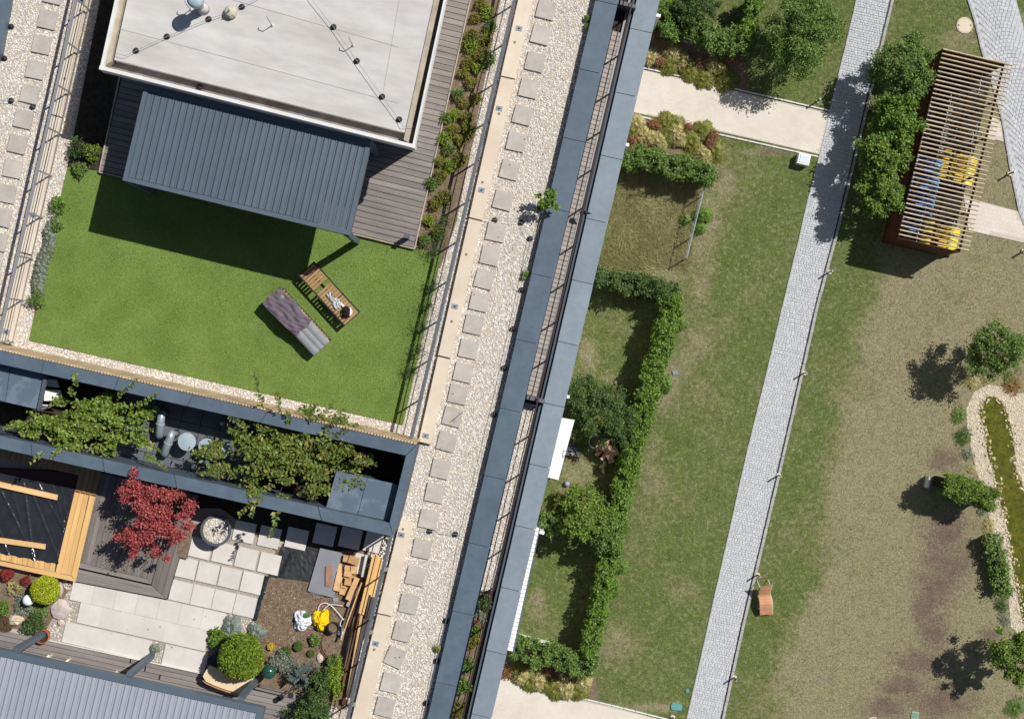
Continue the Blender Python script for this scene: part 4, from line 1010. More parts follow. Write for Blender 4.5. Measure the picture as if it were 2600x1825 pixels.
# membrane and fringe
m = MB(); nx, ny = 14, 10; q_ = [zH(1110, 740), zH(1500, 800), zH(1375, 1145), zH(960, 1085)]; V = []; F = []
for j in range(ny + 1):
    for i in range(nx + 1):
        p = lerp(lerp(q_[0], q_[1], i / nx), lerp(q_[3], q_[2], i / nx), j / ny); V.append(W(p[0] + random.uniform(-1, 1), p[1] + random.uniform(-1, 1), .02 + random.uniform(0, .02)))
for j in range(ny):
    for i in range(nx): k = j * (nx + 1) + i; F.append((k, k + 1, k + nx + 2, k + nx + 1))
m.add(V, F); solo('root_membrane', m, M_membrane, 'black wrinkled root membrane showing between paving and grey boards', 'membrane', origin=V[0])
for i, (a, b) in enumerate((((735, 1400), (705, 1465)), ((672, 1462), (655, 1520)), ((655, 1515), (640, 1575)))):
    m = MB(); V = []; F = []
    for j in range(13):
        p = lerp(a, b, j / 12)
        for s in (-1, 0, 1): V.append(W(p[0] + s * 6 + random.uniform(-2, 2) + 7, p[1] + random.uniform(-2, 2), .03 + (.03 if s == 0 else 0) + random.uniform(0, .02)))
    for j in range(12):
        for s in (0, 1): k = j * 3 + s; F.append((k, k + 1, k + 4, k + 3))
    m.add(V, F); o = solo('membrane_edge', m, M_tarp, ['crumpled black foil edge beside the second row of slabs', 'crumpled black foil edge beside the third row of slabs', 'crumpled black foil edge at the lowest slab corner'][i], 'foil', 'crumpled foil edges', origin=V[0])
# dark ground below wall
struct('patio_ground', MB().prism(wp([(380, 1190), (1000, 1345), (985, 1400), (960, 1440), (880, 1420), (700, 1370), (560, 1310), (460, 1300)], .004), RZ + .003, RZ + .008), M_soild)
# stacked boards and offcuts
def boardpc(name, label, cat, pts, h, t, m_, group=None):
    q_ = wp([zH(*p) for p in pts], h); c = sum(q_, Vector()) / len(q_)
    return solo(name, MB().prism(q_, RZ + h - t, RZ + h), m_, label, cat, group, origin=(c.x, c.y, RZ + h - t))
M_gb = mat('grey_composite_board', (140, 141, 148), (132, 133, 140), scale=3, rough=.7)
boardpc('grey_board', 'lower grey board of the stack, a corner showing beneath the upper one', 'board', [(1520, 800), (1735, 850), (1645, 1310), (1390, 1262)], .05, .03, M_gb, 'grey boards')
boardpc('grey_board', 'upper large grey board lying beside the black membrane', 'board', [(1500, 788), (1728, 836), (1616, 1304), (1368, 1240)], .085, .03, M_gb, 'grey boards')
boardpc('wood_offcut', 'short brown board piece lying on the large grey board', 'offcut', [(1558, 980), (1627, 975), (1615, 1190), (1555, 1188)], .13, .04, mat('reddish_offcut', (170, 132, 108), (150, 112, 90), scale=5, rough=.7), 'timber offcuts')
off = [(1700, 1000, 50, 90, 5), (1690, 1140, 70, 200, -13), (1770, 900, 60, 70, -10), (1850, 920, 110, 80, -20), (1860, 935, 100, 50, -25), (1800, 1000, 90, 50, -8), (1850, 1020, 60, 80, 0), (1790, 1060, 80, 60, -12), (1830, 1090, 90, 40, -35),
       (1780, 1100, 95, 45, -40), (1850, 1150, 60, 80, -15), (1790, 1150, 70, 60, -10), (1760, 1230, 100, 110, -15), (1740, 1180, 60, 50, -12), (1830, 1130, 60, 40, 10)]
for i, (x, y, w_, l_, r_) in enumerate(off):
    x, y = zH(x, y); h = .08 + .045 * (i % 4); p = W(x, y, h)
    o = solo('wood_offcut', MB().box((p.x, p.y, RZ + h - .03), w_ * .0026, l_ * .0026, .06, math.radians(r_)), M_offcut, 'sawn timber offcut in the heap beside the grey boards', 'offcut', 'timber offcuts heaped beside the grey boards', origin=(p.x, p.y, RZ + h - .06))
lp = [((2080, 860), (1930, 1480), 64, .26, M_neww, 'long fresh yellow plank nearest the offcut heap'), ((2125, 890), (2035, 1280), 75, .2, M_neww, 'fresh yellow plank next to the railing, with a dark upper end'),
      ((1890, 1100), (1790, 1330), 60, .2, M_offcut, 'short orange plank leaning over the offcut heap'), ((1900, 1180), (1790, 1400), 50, .12, mat('grey_wash', (170, 156, 146), rough=.8), 'greyish plank end below the short orange plank'),
      ((1990, 860), (1945, 1090), 34, .22, M_patio, 'narrow white slab strip above the planks')]
for a, b, w_, h, m_, lb in lp:
    A = W(*zH(*a), h); B = W(*zH(*b), h); solo('plank', MB().bar(A, B, w_ * .0024, .045), m_, lb, 'plank', 'planks of the timber pile', origin=A.lerp(B, .5) - Vector((0, 0, .02)))
def jp(a, b, w_, h, m_, lb):
    A = W(*zJ(*a), h); B = W(*zJ(*b), h * .9); solo('plank', MB().bar(A, B, w_, .05), m_, lb, 'plank', 'planks of the timber pile', origin=A.lerp(B, .5) - Vector((0, 0, .02)))
jp((1935, 180), (1720, 780), .035, .3, M_offcut, 'thin pale lath at the left side of the timber pile')
jp((1960, 120), (1800, 640), .04, .2, M_brown, 'dark lath beside the pale lath of the timber pile')
jp((1925, 380), (1800, 800), .05, .24, M_offcut, 'narrow tan batten in the middle of the timber pile')
jp((1880, 560), (1810, 900), .045, .27, M_brown, 'narrow brown batten in the middle of the timber pile')
jp((1905, 500), (1720, 1330), .07, .3, M_brown, 'long brown board on the left side of the timber pile')
jp((1935, 520), (1780, 1400), .065, .2, M_offcut, 'long tan board next to the long brown board')
jp((1975, 560), (1800, 1380), .11, .24, M_greyp, 'long dark grey plank along the patio railing')
jp((2040, 330), (1960, 760), .14, .16, M_greyp, 'upper dark grey plank along the patio railing')
jp((1765, 1395), (1755, 1455), .13, .18, M_brown, 'short brown block at the lower end of the timber pile')
# bags, pots, hoses
def crumple(name, label, cat, x, y, rx, ry, h, m_, seed, jit=.35, f=zJ):
    p = W(*f(x, y), h * .6); R = np.random.default_rng(seed); V = []; F = []; n, k = 34, 15
    ph = R.uniform(0, 6, 9)
    for j in range(k + 1):
        rr = j / k
        for i in range(n):
            t_ = 2 * math.pi * i / n
            r_ = rr * (1 + jit * .45 * math.sin(3 * t_ + ph[0]) + jit * .3 * math.sin(5 * t_ + ph[1]))
            z = h * (1 - rr ** 2.2) + .25 * h * math.sin(4 * t_ + 5 * rr + ph[2]) * rr + .2 * h * math.sin(9 * t_ - 8 * rr + ph[3]) * rr + R.uniform(-.06, .06) * h
            V.append(Vector((p.x + rx * r_ * math.cos(t_), p.y + ry * r_ * math.sin(t_), RZ + .02 + max(z, 0) * (1 if j < k else 0))))
    for j in range(k):
        for i in range(n): F.append((j * n + i, j * n + (i + 1) % n, (j + 1) * n + (i + 1) % n, (j + 1) * n + i))
    m = MB(); m.add(V, F); return solo(name, m, m_, label, cat, origin=(p.x, p.y, RZ + .02))
crumple('plastic_bag', 'crumpled white plastic sack with a green patch on the mulch', 'sack', 1305, 585, .25, .28, .22, mat('white_plastic', (226, 230, 238), (222, 228, 236), scale=4, rough=.35), 2, .3)
crumple('plastic_bag', 'crumpled yellow plastic sack with black markings next to the bucket', 'sack', 1500, 580, .24, .3, .24, mat('yellow_plastic', (240, 204, 20), (44, 38, 24), scale=4.2, rough=.35, lo=.62, hi=.64), 4, .35)
crumple('plastic_bag', 'small white blue and red crumpled wrapper beside the bucket', 'wrapper', 1715, 715, .09, .11, .12, mat('printed_wrapper', (214, 214, 226), (90, 70, 160), scale=14, rough=.4, lo=.5, hi=.54), 9)
p = W(*zH(1330 + 0, 1500), .2); q_ = W(*zJ(1355, 520), .22)
m = MB(); m.blob(q_, .1, .07, .02, 10, 4, .3, 3); o = part('print', m, mat('green_print', (70, 120, 70), rough=.5), [x for x in COL.objects if x.name == 'plastic_bag'][0])
def pot(name, label, x, y, r, h, m_, fill, f=zJ, stones=False, base=0.0):
    p = W(*f(x, y), h + base); t = thing(name, label, 'pot', (p.x, p.y, RZ + base + .02))
    part('bowl', MB().lathe((p.x, p.y, RZ + base), [(r * .72, .01), (r * 1.02, h), (r, h + .02), (r * .86, h + .02), (r * .86, h - .05)], 28), m_, t, smooth=False)
    part('soil', MB().cone((p.x, p.y, RZ + base + h - .06), (p.x, p.y, RZ + base + h - .045), r * .86, r * .86, 28), fill, t)
    if stones:
        P = scatter([(p.x + r * .84 * math.cos(k / 20 * 6.283), p.y + r * .84 * math.sin(k / 20 * 6.283)) for k in range(20)], 700)
        part('pebbles', stone_mesh('pebbles', P, RZ + base + h - .035, .02, .036), M_stone, t, kind='stuff')
    return t
pot('planter_pot', 'large round grey pot filled with pebbles beside the red maple', 405, 605, .42, .5, mat('grey_pot', (86, 88, 92), rough=.6), M_gravelbed, zH, True)
pot('bucket', 'dark plastic bucket filled with soil beside the yellow sack', 1640, 652, .16, .26, mat('dark_plastic', (56, 52, 52), rough=.5), M_soil)
pot('flower_pot', 'terracotta pot under the left pergola post', 440, 745, .2, .25, M_terr, M_soild, zI)
def hose(label, pts, r, m_, f=zJ, h=.03):
    P_ = [W(*f(*p), h) for p in pts]; out = []
    for i in range(len(P_) - 1):
        p0, p1, p2, p3 = P_[max(i - 1, 0)], P_[i], P_[i + 1], P_[min(i + 2, len(P_) - 1)]
        for k in range(8):
            t = k / 8; out.append(.5 * ((2 * p1) + (-p0 + p2) * t + (2 * p0 - 5 * p1 + 4 * p2 - p3) * t * t + (-p0 + 3 * p1 - 3 * p2 + p3) * t ** 3))
    out.append(P_[-1]); m = MB(); m.tube(out, r, 6); solo('hose', m, m_, label, 'hose', origin=P_[0])
hose('white cable looping from the yellow sack to the timber pile', [(1475, 480), (1500, 410), (1560, 395), (1620, 425), (1690, 500), (1740, 560), (1770, 545)], .011, M_white, h=.1)
hose('second white cable crossing the first beside the timber pile', [(1535, 470), (1560, 435), (1620, 410), (1740, 422)], .01, M_white, h=.13)
hose('short white cable end hanging over the bucket', [(1770, 560), (1725, 575), (1712, 620), (1730, 650)], .009, M_white, h=.1)
hose('outer brown irrigation hose curving around the bare patch', [(1560, 710), (1505, 750), (1490, 830), (1520, 920), (1600, 1000)], .013, M_brown)
hose('inner brown irrigation hose curving around the bare patch', [(1575, 715), (1525, 755), (1512, 830), (1545, 920), (1620, 990)], .013, M_brown)
hose('thin brown drip hose between the round cushion plants', [(880, 800), (1060, 830), (1200, 870), (1330, 855), (1500, 880), (1530, 930)], .01, mat('rust_hose', (120, 74, 60), rough=.7))
p = W(*zJ(1660, 362), .03); solo('grey_tile', MB().box((p.x, p.y, RZ + .025), .14, .13, .02, .2), M_galv, 'small square grey plate on the mulch below the boards', 'plate', origin=(p.x, p.y, RZ + .015))
# plants of the patio garden
shrub('thuja_ball', 'big round yellow green thuja ball above the wooden bench', 'shrub', *zJ(662, 968), .6, 1.15, 9000, .085, L_thujd, h0=.25, rough=.05, shell=.86, up=.2, asp=.4)
shrub('thuja_ball', 'golden round thuja ball beside the white lamp globe', 'shrub', *zI(465, 262), .38, .72, 5200, .055, L_thuja, h0=.02, rough=.03, shell=.88, up=.2, asp=.45)
for i, (x, y, r) in enumerate([(1135, 905, 54), (1270, 850, 50), (1402, 922, 36)]):
    shrub('cushion_plant', ['largest dark green cushion plant of three', 'dark green cushion plant closest to the white sack', 'smallest dark green cushion plant, beside the blue spruce'][i], 'plant', *zJ(x, y), r * .0026, r * .0034, 1500, .03, L_hedge, h0=.01, rough=.02, shell=.9, group='cushion plants')
tuft('fescue', 'pale blue fescue clump at the corner of the paving', 'grass clump', *zJ(570, 650), .32, .34, 420, L_fesc, h0=.01, wd=.014, lean=(.6, 1.5))
tuft('fescue', 'smaller blue fescue clump on the mulch', 'grass clump', *zJ(830, 690), .25, .26, 320, L_fesc, h0=.01, wd=.014, lean=(.6, 1.5))
tuft('fescue', 'little grey plant in the square pebble pocket', 'grass clump', *zI(1620, 870), .16, .18, 160, L_lav, h0=.01, wd=.012)
tuft('dry_grass', 'pale straw coloured grass falling over the paving edge', 'grass clump', *zJ(540, 700), .25, .26, 160, L_straw, h0=.01, wd=.01)
shrub('perennial', 'small golden perennial on the mulch', 'plant', *zJ(982, 850), .1, .16, 420, .05, leaf('golden_leaf', [(196, 172, 60), (214, 190, 84), (170, 150, 50)]), h0=.01, core=False, shell=.3)
shrub('perennial', 'loose green perennial beside the irrigation hose', 'plant', *zJ(1445, 780), .16, .22, 420, .06, L_mid, h0=.01, core=False, shell=.3, rough=.3)
shrub('perennial', 'dark green leafy plant left of the big thuja ball', 'plant', *zJ(425, 765), .27, .3, 900, .07, L_bright, h0=.01, shell=.5, rough=.25)
shrub('juniper', 'low grey green juniper right of the kettle grill', 'shrub', *zJ(1080, 1010), .28, .3, 2600, .05, L_blue if False else L_lav, h0=.01, rough=.3, shell=.4)
def spruce(label, x, y, r, h, n, lm):
    c = W(*zJ(x, y), h * .6); t = thing('blue_spruce', label, 'conifer', (c.x, c.y, RZ + .012)); m = MB()
    m.tube([(c.x, c.y, RZ + .01), (c.x + .02, c.y, RZ + h)], [.03, .008], 6); Cs, Ds = [], []
    for i in range(n):
        a_ = i * 2.399; k = (i % 7) / 7; z = h * (.15 + .75 * k); rr = r * (1.05 - .75 * k) * random.uniform(.7, 1.1)
        e = Vector((c.x + math.cos(a_) * rr, c.y + math.sin(a_) * rr, RZ + z + .05)); s = Vector((c.x, c.y, RZ + z))
        m.tube([s, e], [.01, .004], 4)
        for q in range(46):
            u_ = random.uniform(.12, 1.02); p = s.lerp(e, u_); off = Vector((random.gauss(0, .012), random.gauss(0, .012), random.gauss(0, .012)))
            sd_ = random.choice((-1, 1)); d = (e - s).normalized() * .8 + Vector((-(e - s).y, (e - s).x, 0)).normalized() * sd_ * .7 + Vector((0, 0, random.uniform(-.3, .5)))
            Cs.append((p + off + d.normalized() * .02)[:]); Ds.append(d.normalized()[:])
    part('trunk', m, M_bark, t); C = np.array(Cs); D = np.array(Ds); S = np.cross(D, rng.normal(size=D.shape)); S /= np.linalg.norm(S, axis=1)[:, None]
    Lg = rng.uniform(.04, .07, len(C)); part('needles', quads('needles', C, D, S, Lg, Lg * .3), lm, t)
spruce('blue spruce with star shaped silvery branches', 1290, 1150, .5, .8, 60, L_blue)
shrub('conifer', 'dark feathery conifer between blue spruce and timber pile', 'conifer', *zJ(1520, 1230), .3, .7, 3600, .05, L_hedge, h0=.01, rough=.35, shell=.35, ry=.42)
shrub('conifer', 'bushy dark green shrub cut by the lower edge of the picture', 'shrub', *zJ(1420, 1500), .48, .9, 5200, .06, L_dark, h0=.01, rough=.3, shell=.45)
shrub('variegated_shrub', 'yellow green variegated shrub along the lower timber pile', 'shrub', *zJ(1660, 1180), .26, .6, 3000, .05, L_yell, h0=.01, rough=.3, shell=.4, ry=.5)
shrub('variegated_shrub', 'small yellow green shrub above the variegated one', 'shrub', *zJ(1650, 1010), .2, .4, 1200, .05, L_mid, h0=.01, rough=.3, shell=.4)
shrub('twiggy_shrub', 'thin dark twigs spreading at the lower edge left of the dark shrub', 'shrub', *zJ(1150, 1540), .2, .5, 200, .045, L_dark, h0=.01, rough=.4, shell=.2, core=False)
def rock(label, x, y, rx, ry, h, f, m_=None, seed=0):
    p = W(*f(x, y), h * .5); m = MB(); m.blob((p.x, p.y, RZ + h * .25), rx, ry, h * .75, 11, 6, .16, seed)
    return solo('rock', m, m_ or M_rock, label, 'rock', origin=(p.x, p.y, RZ + .01))
rock('flat beige rock beside the irrigation hose', 1497, 975, .1, .13, .08, zJ, seed=1)
rock('rugged cream rock below the white lamp globe', 160, 572, .2, .15, .2, zI, mat('cream_rock', (226, 212, 186), (190, 172, 146), scale=7, rough=.85, bump=.7, bscale=10), 2)
rock('large flat pinkish rock left of the paving', 630, 465, .27, .27, .13, zI, mat('pink_rock', (198, 186, 182), (176, 162, 158), scale=3, rough=.85, bump=.5, bscale=9), 3)
rock('slim pale rock between golden thuja and pebbles', 628, 255, .08, .22, .12, zI, seed=4)
rock('narrow pointed end rock below the large flat rock', 635, 600, .09, .1, .1, zI, seed=5)
shrub('barberry', 'bright red barberry ball at the left picture edge', 'shrub', *zI(72, 95), .18, .28, 1500, .035, L_barb, h0=.01, rough=.12, shell=.7)
shrub('barberry', 'smaller dark red barberry in the mulch', 'shrub', *zI(270, 158), .15, .22, 700, .035, L_barb, h0=.01, rough=.3, shell=.3)
shrub('heather', 'dry tan heather clump above the white lamp globe', 'plant', *zI(140, 230), .18, .16, 800, .04, L_straw, h0=.01, rough=.3, shell=.3)
shrub('juniper', 'flat blue green juniper spreading under the lamp globe', 'shrub', *zI(250, 420), .3, .16, 2600, .045, L_lav, h0=.01, rough=.35, shell=.2)
shrub('juniper', 'blue green juniper carpet left of the flat pinkish rock', 'shrub', *zI(400, 480), .24, .15, 1700, .045, L_fern, h0=.01, rough=.35, shell=.2)
shrub('low_pine', 'dark green dwarf pine beside the left pergola post', 'shrub', *zI(360, 620), .3, .36, 2600, .05, L_dark, h0=.01, rough=.3, shell=.4)
shrub('perennial', 'fresh green plant cut by the left picture edge', 'plant', *zI(20, 450), .2, .3, 1300, .045, L_bright, h0=.01, rough=.25, shell=.4)
shrub('moss_mound', 'brown moss mound at the left picture edge', 'plant', *zI(60, 620), .22, .14, 1600, .03, leaf('moss_leaf', [(104, 82, 60), (124, 98, 72)]), h0=.01, rough=.08, shell=.8)
p = W(*zI(290, 366), .35); t = thing('globe_lamp', 'white globe lamp standing among low junipers', 'lamp', (p.x, p.y, RZ + .01))
part('globe', MB().blob((p.x, p.y, RZ + .3), .155, .155, .155, 22, 14), M_white, t, smooth=True); part('stem', MB().cone((p.x, p.y, RZ + .01), (p.x, p.y, RZ + .16), .05, .05, 10), M_dark, t)

# red maple
c = W(*zG(1760, 700), 1.5)
mp = thing('japanese_maple', 'red japanese maple spreading over the grey deck', 'tree', (c.x + .05, c.y, RZ + .05)); m = MB(); b0 = Vector((c.x + .1, c.y - .1, RZ + .05)); Cs = []
mc = [(1560, 180, 60, 60, 1.75), (1530, 290, 110, 60, 1.6), (1460, 400, 100, 90, 1.5), (1600, 400, 110, 110, 1.6), (1760, 420, 120, 100, 1.7), (1930, 440, 130, 90, 1.6), (2080, 420, 80, 60, 1.5), (1450, 500, 80, 50, 1.4), (1640, 560, 110, 80, 1.7),
      (2180, 570, 90, 90, 1.4), (2120, 670, 100, 60, 1.4), (1720, 650, 130, 80, 1.75), (1880, 640, 120, 110, 1.65), (1640, 760, 110, 70, 1.6), (1820, 780, 150, 100, 1.6), (1960, 860, 130, 90, 1.4), (1500, 860, 110, 70, 1.4), (1380, 930, 90, 50, 1.3),
      (1560, 960, 120, 90, 1.45), (1700, 930, 110, 90, 1.5), (1540, 1090, 60, 90, 1.3), (1790, 1080, 60, 70, 1.3), (1920, 1160, 50, 50, 1.2), (2070, 920, 80, 60, 1.3), (1990, 980, 50, 40, 1.3), (2170, 800, 90, 50, 1.3)]
for i, (x, y, rx, ry, h) in enumerate(mc):
    p = W(*zG(x, y), h); k = int(rx * ry * .05); sc_ = .2203 / 88
    C = rng.normal(size=(k, 3)) * np.array([rx * sc_ * .38, ry * sc_ * .38, .1]) + np.array(p[:]); Cs.append(C)
    mid = b0.lerp(p, .5) + Vector((0, 0, .12)); m.tube([b0 + Vector((0, 0, .3)), mid, p], [.03, .015, .005], 5)
m.tube([b0, b0 + Vector((0, 0, .35))], [.05, .04], 8)
part('trunk', m, M_bark, mp); part('crown', leaves('crown', np.concatenate(Cs), .062, .5, .6), L_red, mp)

# ------------------------------------------------------------------ raised decks and covered pool
pd = thing('pool_deck', 'raised deck of fresh yellow boards around the covered pool', 'deck', W(100, 1350, 0))
hd = .3
T0, T1 = zG(0, -160), zG(1155, 178)
for i in range(26):                                          # boards between planting wall and pool, shade painted into a darker wood
    x0 = 1150 - i * 61
    f = lambda yy, xx: zG(xx - yy * .232, yy + (xx - 1150) * .222)
    q_ = [f(60, x0), f(60, x0 + 57), f(250 if i > 3 else 445, x0 + 57), f(250 if i > 3 else 445, x0)]
    Q = wp(q_, hd); cc = sum(Q, Vector()) / 4
    piece('board', M_deckv if False else mat('new_wood_shaded', (170, 142, 100), (144, 118, 82), scale=1.2, rough=.75, stretch=(5, .4, 1, True), rnd='object', amt=.08, grain=.08), pd, (cc.x, cc.y, RZ + hd - .015), (Q[1] - Q[0]).length, (Q[3] - Q[0]).length, .03, ANG)
cols = [(866, 383, 640, 1320), (918, 395, 702, 1345), (975, 408, 765, 1358), (1030, 425, 820, 1368), (1103, 437, 905, 1430)]
for i in range(4):
    a0 = cols[i]; a1 = cols[i + 1]; g = 4
    if i < 3: q_ = [(a0[0], a0[1]), (a1[0] - g, a1[1]), (a1[2] - g, a1[3]), (a0[2], a0[3])]
    else: q_ = [(1038, 425), (1103, 437), (868, 1432), (820, 1370)]
    part('board', MB().prism(wp([zG(*p) for p in q_], hd), RZ + hd - .03, RZ + hd), M_neww, pd)
part('board', MB().prism(wp([zG(590, 700), zG(800, 560), zG(640, 1200), zG(600, 1200)], hd - .01), RZ + hd - .045, RZ + hd - .035), M_neww, pd)
for i in range(17):                                          # short boards along the lower rim
    x0 = 640 - i * 62.5; y0 = 1240 - i * 14
    part('board', MB().prism(wp([zG(x0 - 56, y0 - 40), zG(x0, y0 - 28), zG(x0 - 14, y0 + 84), zG(x0 - 72, y0 + 70)], hd), RZ + hd - .03, RZ + hd), M_neww, pd)
part('board', MB().prism(wp([zG(-440, 1108), zG(826, 1366), zG(868, 1436), zG(-440, 1150)], hd), RZ + hd - .03, RZ + hd), M_newwu, pd)
part('frame', MB().prism(wp([zG(-400, 110), zG(1140, 190), zG(858, 1420), zG(-400, 1100)], hd - .04), RZ + .02, RZ + hd - .05), mat('dark_reddish', (70, 44, 44), rough=.8), pd)
V = []; F = []; nx, ny = 110, 80; m = MB()
q_ = [(-420, 90), (868, 362), (664, 1240), (-420, 1040)]
R = np.random.default_rng(5); WR = [(R.uniform(-200, 800), R.uniform(350, 1000), R.uniform(-.8, 1.4)) for _ in range(9)]
for j in range(ny + 1):
    for i in range(nx + 1):
        s, t_ = i / nx, j / ny; p = lerp(lerp(q_[0], q_[1], s), lerp(q_[3], q_[2], s), t_)
        if i == nx: p = (p[0] - 40 * math.sin(t_ * 3.1) - 14 * math.sin(t_ * 17), p[1])
        if j == ny: p = (p[0], p[1] - 14 * abs(math.sin(s * 21)))
        x, y = p; z = hd + .02 - .05 * min(1, 6 * min(1 - s, t_ * 1.0 + .2, 1 - t_))
        for x0, sl_, am in ((40, .55, .022), (290, .14, .03), (380, .45, .02), (520, .62, .02), (640, .3, .018), (720, .2, .014), (150, .35, .012), (-150, .4, .02)):
            dd = (x - x0 - (y - 450) * .0) - (y - 450) * sl_ * .9
            z += am * math.exp(-(dd / 13) ** 2) * (1 if y > 300 else .3)
        for q5 in range(9):
            ax, ay, sl2 = WR[q5]; dd = (x - ax) - (y - ay) * sl2; z += .014 * math.exp(-(dd / 9) ** 2) * math.exp(-((y - ay) / 130) ** 2)
        z += .004 * math.sin(x * .05 + y * .031) + R.uniform(-.0025, .0025)
        V.append(W(*zG(x, y), z))
for j in range(ny):
    for i in range(nx): k = j * (nx + 1) + i; F.append((k, k + 1, k + nx + 2, k + nx + 1))
m.add(V, F); solo('pond_liner', m, M_tarp, 'glossy black plastic sheet stretched over the pool between the yellow boards', 'plastic sheet', origin=V[0], smooth=True)
for i, (q_, lb) in enumerate(((((-300, 215), (665, 435), (655, 496), (-300, 280)), 'upper loose yellow plank lying on the black sheet'), (((-300, 885), (526, 1003), (519, 1062), (-300, 945)), 'lower loose yellow plank lying on the black sheet'))):
    Q = wp([zG(*p) for p in q_], hd + .06); solo('plank', MB().prism(Q, RZ + hd + .03, RZ + hd + .065), M_newwu, lb, 'plank', 'loose planks on the black sheet', origin=(Q[1].x, Q[1].y, RZ + hd + .03))

gd = thing('grey_deck', 'stepped deck of weathered grey boards under the red maple', 'deck', W(330, 1380, 0))
part('frame', MB().prism(wp([zG(1150, 190), zG(2290, 430), zG(1925, 1640), zG(872, 1432)], .12), RZ + .02, RZ + .115), mat('deck_base', (52, 46, 44)), gd)
part('frame', MB().prism(wp([zG(1150, 190), zG(2000, 380), zG(1738, 1466), zG(905, 1274)], .22), RZ + .12, RZ + .215), mat('deck_base', (52, 46, 44)), gd)
n = 13
for i in range(n):
    a = lerp((1160, 182), (1975, 370), i / n); b = lerp((1160, 182), (1975, 370), (i + .95) / n); c_ = lerp((925, 1215), (1690, 1395), (i + .95) / n); d_ = lerp((925, 1215), (1690, 1395), i / n)
    part('board', MB().prism(wp([zG(*p) for p in (a, b, c_, d_)], .25), RZ + .22, RZ + .25), M_deckv, gd)
part('board', MB().prism(wp([zG(*p) for p in ((922, 1218), (1688, 1400), (1738, 1462), (905, 1272))], .25), RZ + .22, RZ + .25), M_deck, gd)
part('board', MB().prism(wp([zG(*p) for p in ((1980, 372), (2030, 384), (1740, 1462), (1693, 1398))], .25), RZ + .22, RZ + .25), M_deckv, gd)
for i in range(3):                                           # outer step: three right and two lower boards
    o0, o1 = i / 3, (i + .95) / 3
    q_ = [lerp((2035, 386), (2290, 440), o0), lerp((2035, 386), (2290, 440), o1), lerp((1745, 1480), (1925, 1632), o1), lerp((1745, 1480), (1925, 1632), o0)]
    part('board', MB().prism(wp([zG(*p) for p in q_], .15), RZ + .12, RZ + .15), M_deckv, gd)
    q_ = [lerp((900, 1290), (868, 1432), o0), lerp((1742, 1484), (1922, 1636), o0), lerp((1742, 1484), (1922, 1636), o1), lerp((900, 1290), (868, 1432), o1)]
    part('board', MB().prism(wp([zG(*p) for p in q_], .15), RZ + .12, RZ + .15), M_deck, gd)
struct('deck_bed', MB().prism(wp([zG(2095, 800), zG(2240, 730), zG(2175, 1165), zG(2050, 1130)], .03), RZ + .152, RZ + .162), M_soil)

# ------------------------------------------------------------------ lower boarded terrace, bench planter, grill
ld = struct('lower_deck', MB().prism(wp([(-80, 1582), (800, 1772), (760, 2000), (-80, 2000)], .03), RZ + .004, RZ + .03), mat('deck_base', (52, 46, 44)))
for i in range(20):
    y = i * 12.6
    for x0, x1 in (((-60, 330 + 40 * (i % 3)), (334 + 40 * (i % 3), 790))):
        q_ = wp([(x0 - y * .23, 1586 + (x0 + 60) * .2165 + y), (x1 - y * .23, 1586 + (x1 + 60) * .2165 + y), (x1 - (y + 11.4) * .23, 1586 + (x1 + 60) * .2165 + y + 11.4), (x0 - (y + 11.4) * .23, 1586 + (x0 + 60) * .2165 + y + 11.4)], .08)
        cc = sum(q_, Vector()) / 4
        piece('board', M_deck, ld, (cc.x, cc.y, RZ + .062), (q_[1] - q_[0]).length, (q_[3] - q_[0]).length * .985, .028, math.atan2((q_[1] - q_[0]).y, (q_[1] - q_[0]).x))
bpiece('edge_strip', M_offw, ld, W(112, 1622, .09), W(560, 1719, .09), .02, .06)
bp = thing('bench_planter', 'curved pale wooden bench top on a dark planter below the big thuja ball', 'bench', W(*zJ(530, 1220), 0))
ar = [(330, 1050), (275, 1150), (262, 1205), (700, 1352), (760, 1260), (800, 1180), (790, 1110)]
ar2 = [(330, 1050), (268, 1160), (300, 1215), (400, 1262), (520, 1305), (640, 1335), (700, 1352), (745, 1290), (792, 1200), (806, 1150), (700, 1130), (500, 1110)]
part('seat', MB().prism(wp([zJ(*p) for p in ar2], .5), RZ + .44, RZ + .5), mat('pale_bench', (232, 212, 178), (222, 200, 164), scale=3, rough=.6), bp)
part('edge', MB().prism(wp([zJ(*p) for p in [(262, 1205), (300, 1240), (400, 1285), (520, 1328), (640, 1358), (700, 1358), (700, 1340), (520, 1300), (400, 1260), (300, 1215)]], .44), RZ + .38, RZ + .438), mat('bench_edge', (196, 140, 96), rough=.6), bp)
part('box', MB().prism(wp([zJ(*p) for p in [(330, 960), (330, 1230), (700, 1330), (780, 1150), (760, 900), (480, 850)]], .3), RZ + .03, RZ + .375), mat('dark_planter', (58, 62, 66), rough=.6), bp)
p = W(*zJ(950, 1128), .75); t = thing('kettle_grill', 'dark green kettle grill beside the big thuja ball', 'grill', (p.x, p.y, RZ + .04))
part('lid', MB().lathe((p.x, p.y, RZ + .62), [(.19, 0), (.19, .03), (.16, .1), (.1, .15), (.02, .17)], 22), mat('green_enamel', (38, 78, 66), rough=.2, spec=.7), t, smooth=True)
part('bowl', MB().lathe((p.x, p.y, RZ + .45), [(.06, 0), (.15, .06), (.19, .17)], 22), mat('green_enamel', (38, 78, 66)), t, smooth=True)
part('handle', MB().box((p.x + .03, p.y + .03, RZ + .81), .1, .03, .03, .5), M_dark, t)
for k in range(3):
    a_ = k * 2.1 + .4; part('leg', MB().bar((p.x + .1 * math.cos(a_), p.y + .1 * math.sin(a_), RZ + .5), (p.x + .24 * math.cos(a_), p.y + .24 * math.sin(a_), RZ + .04), .02), M_dark, t)
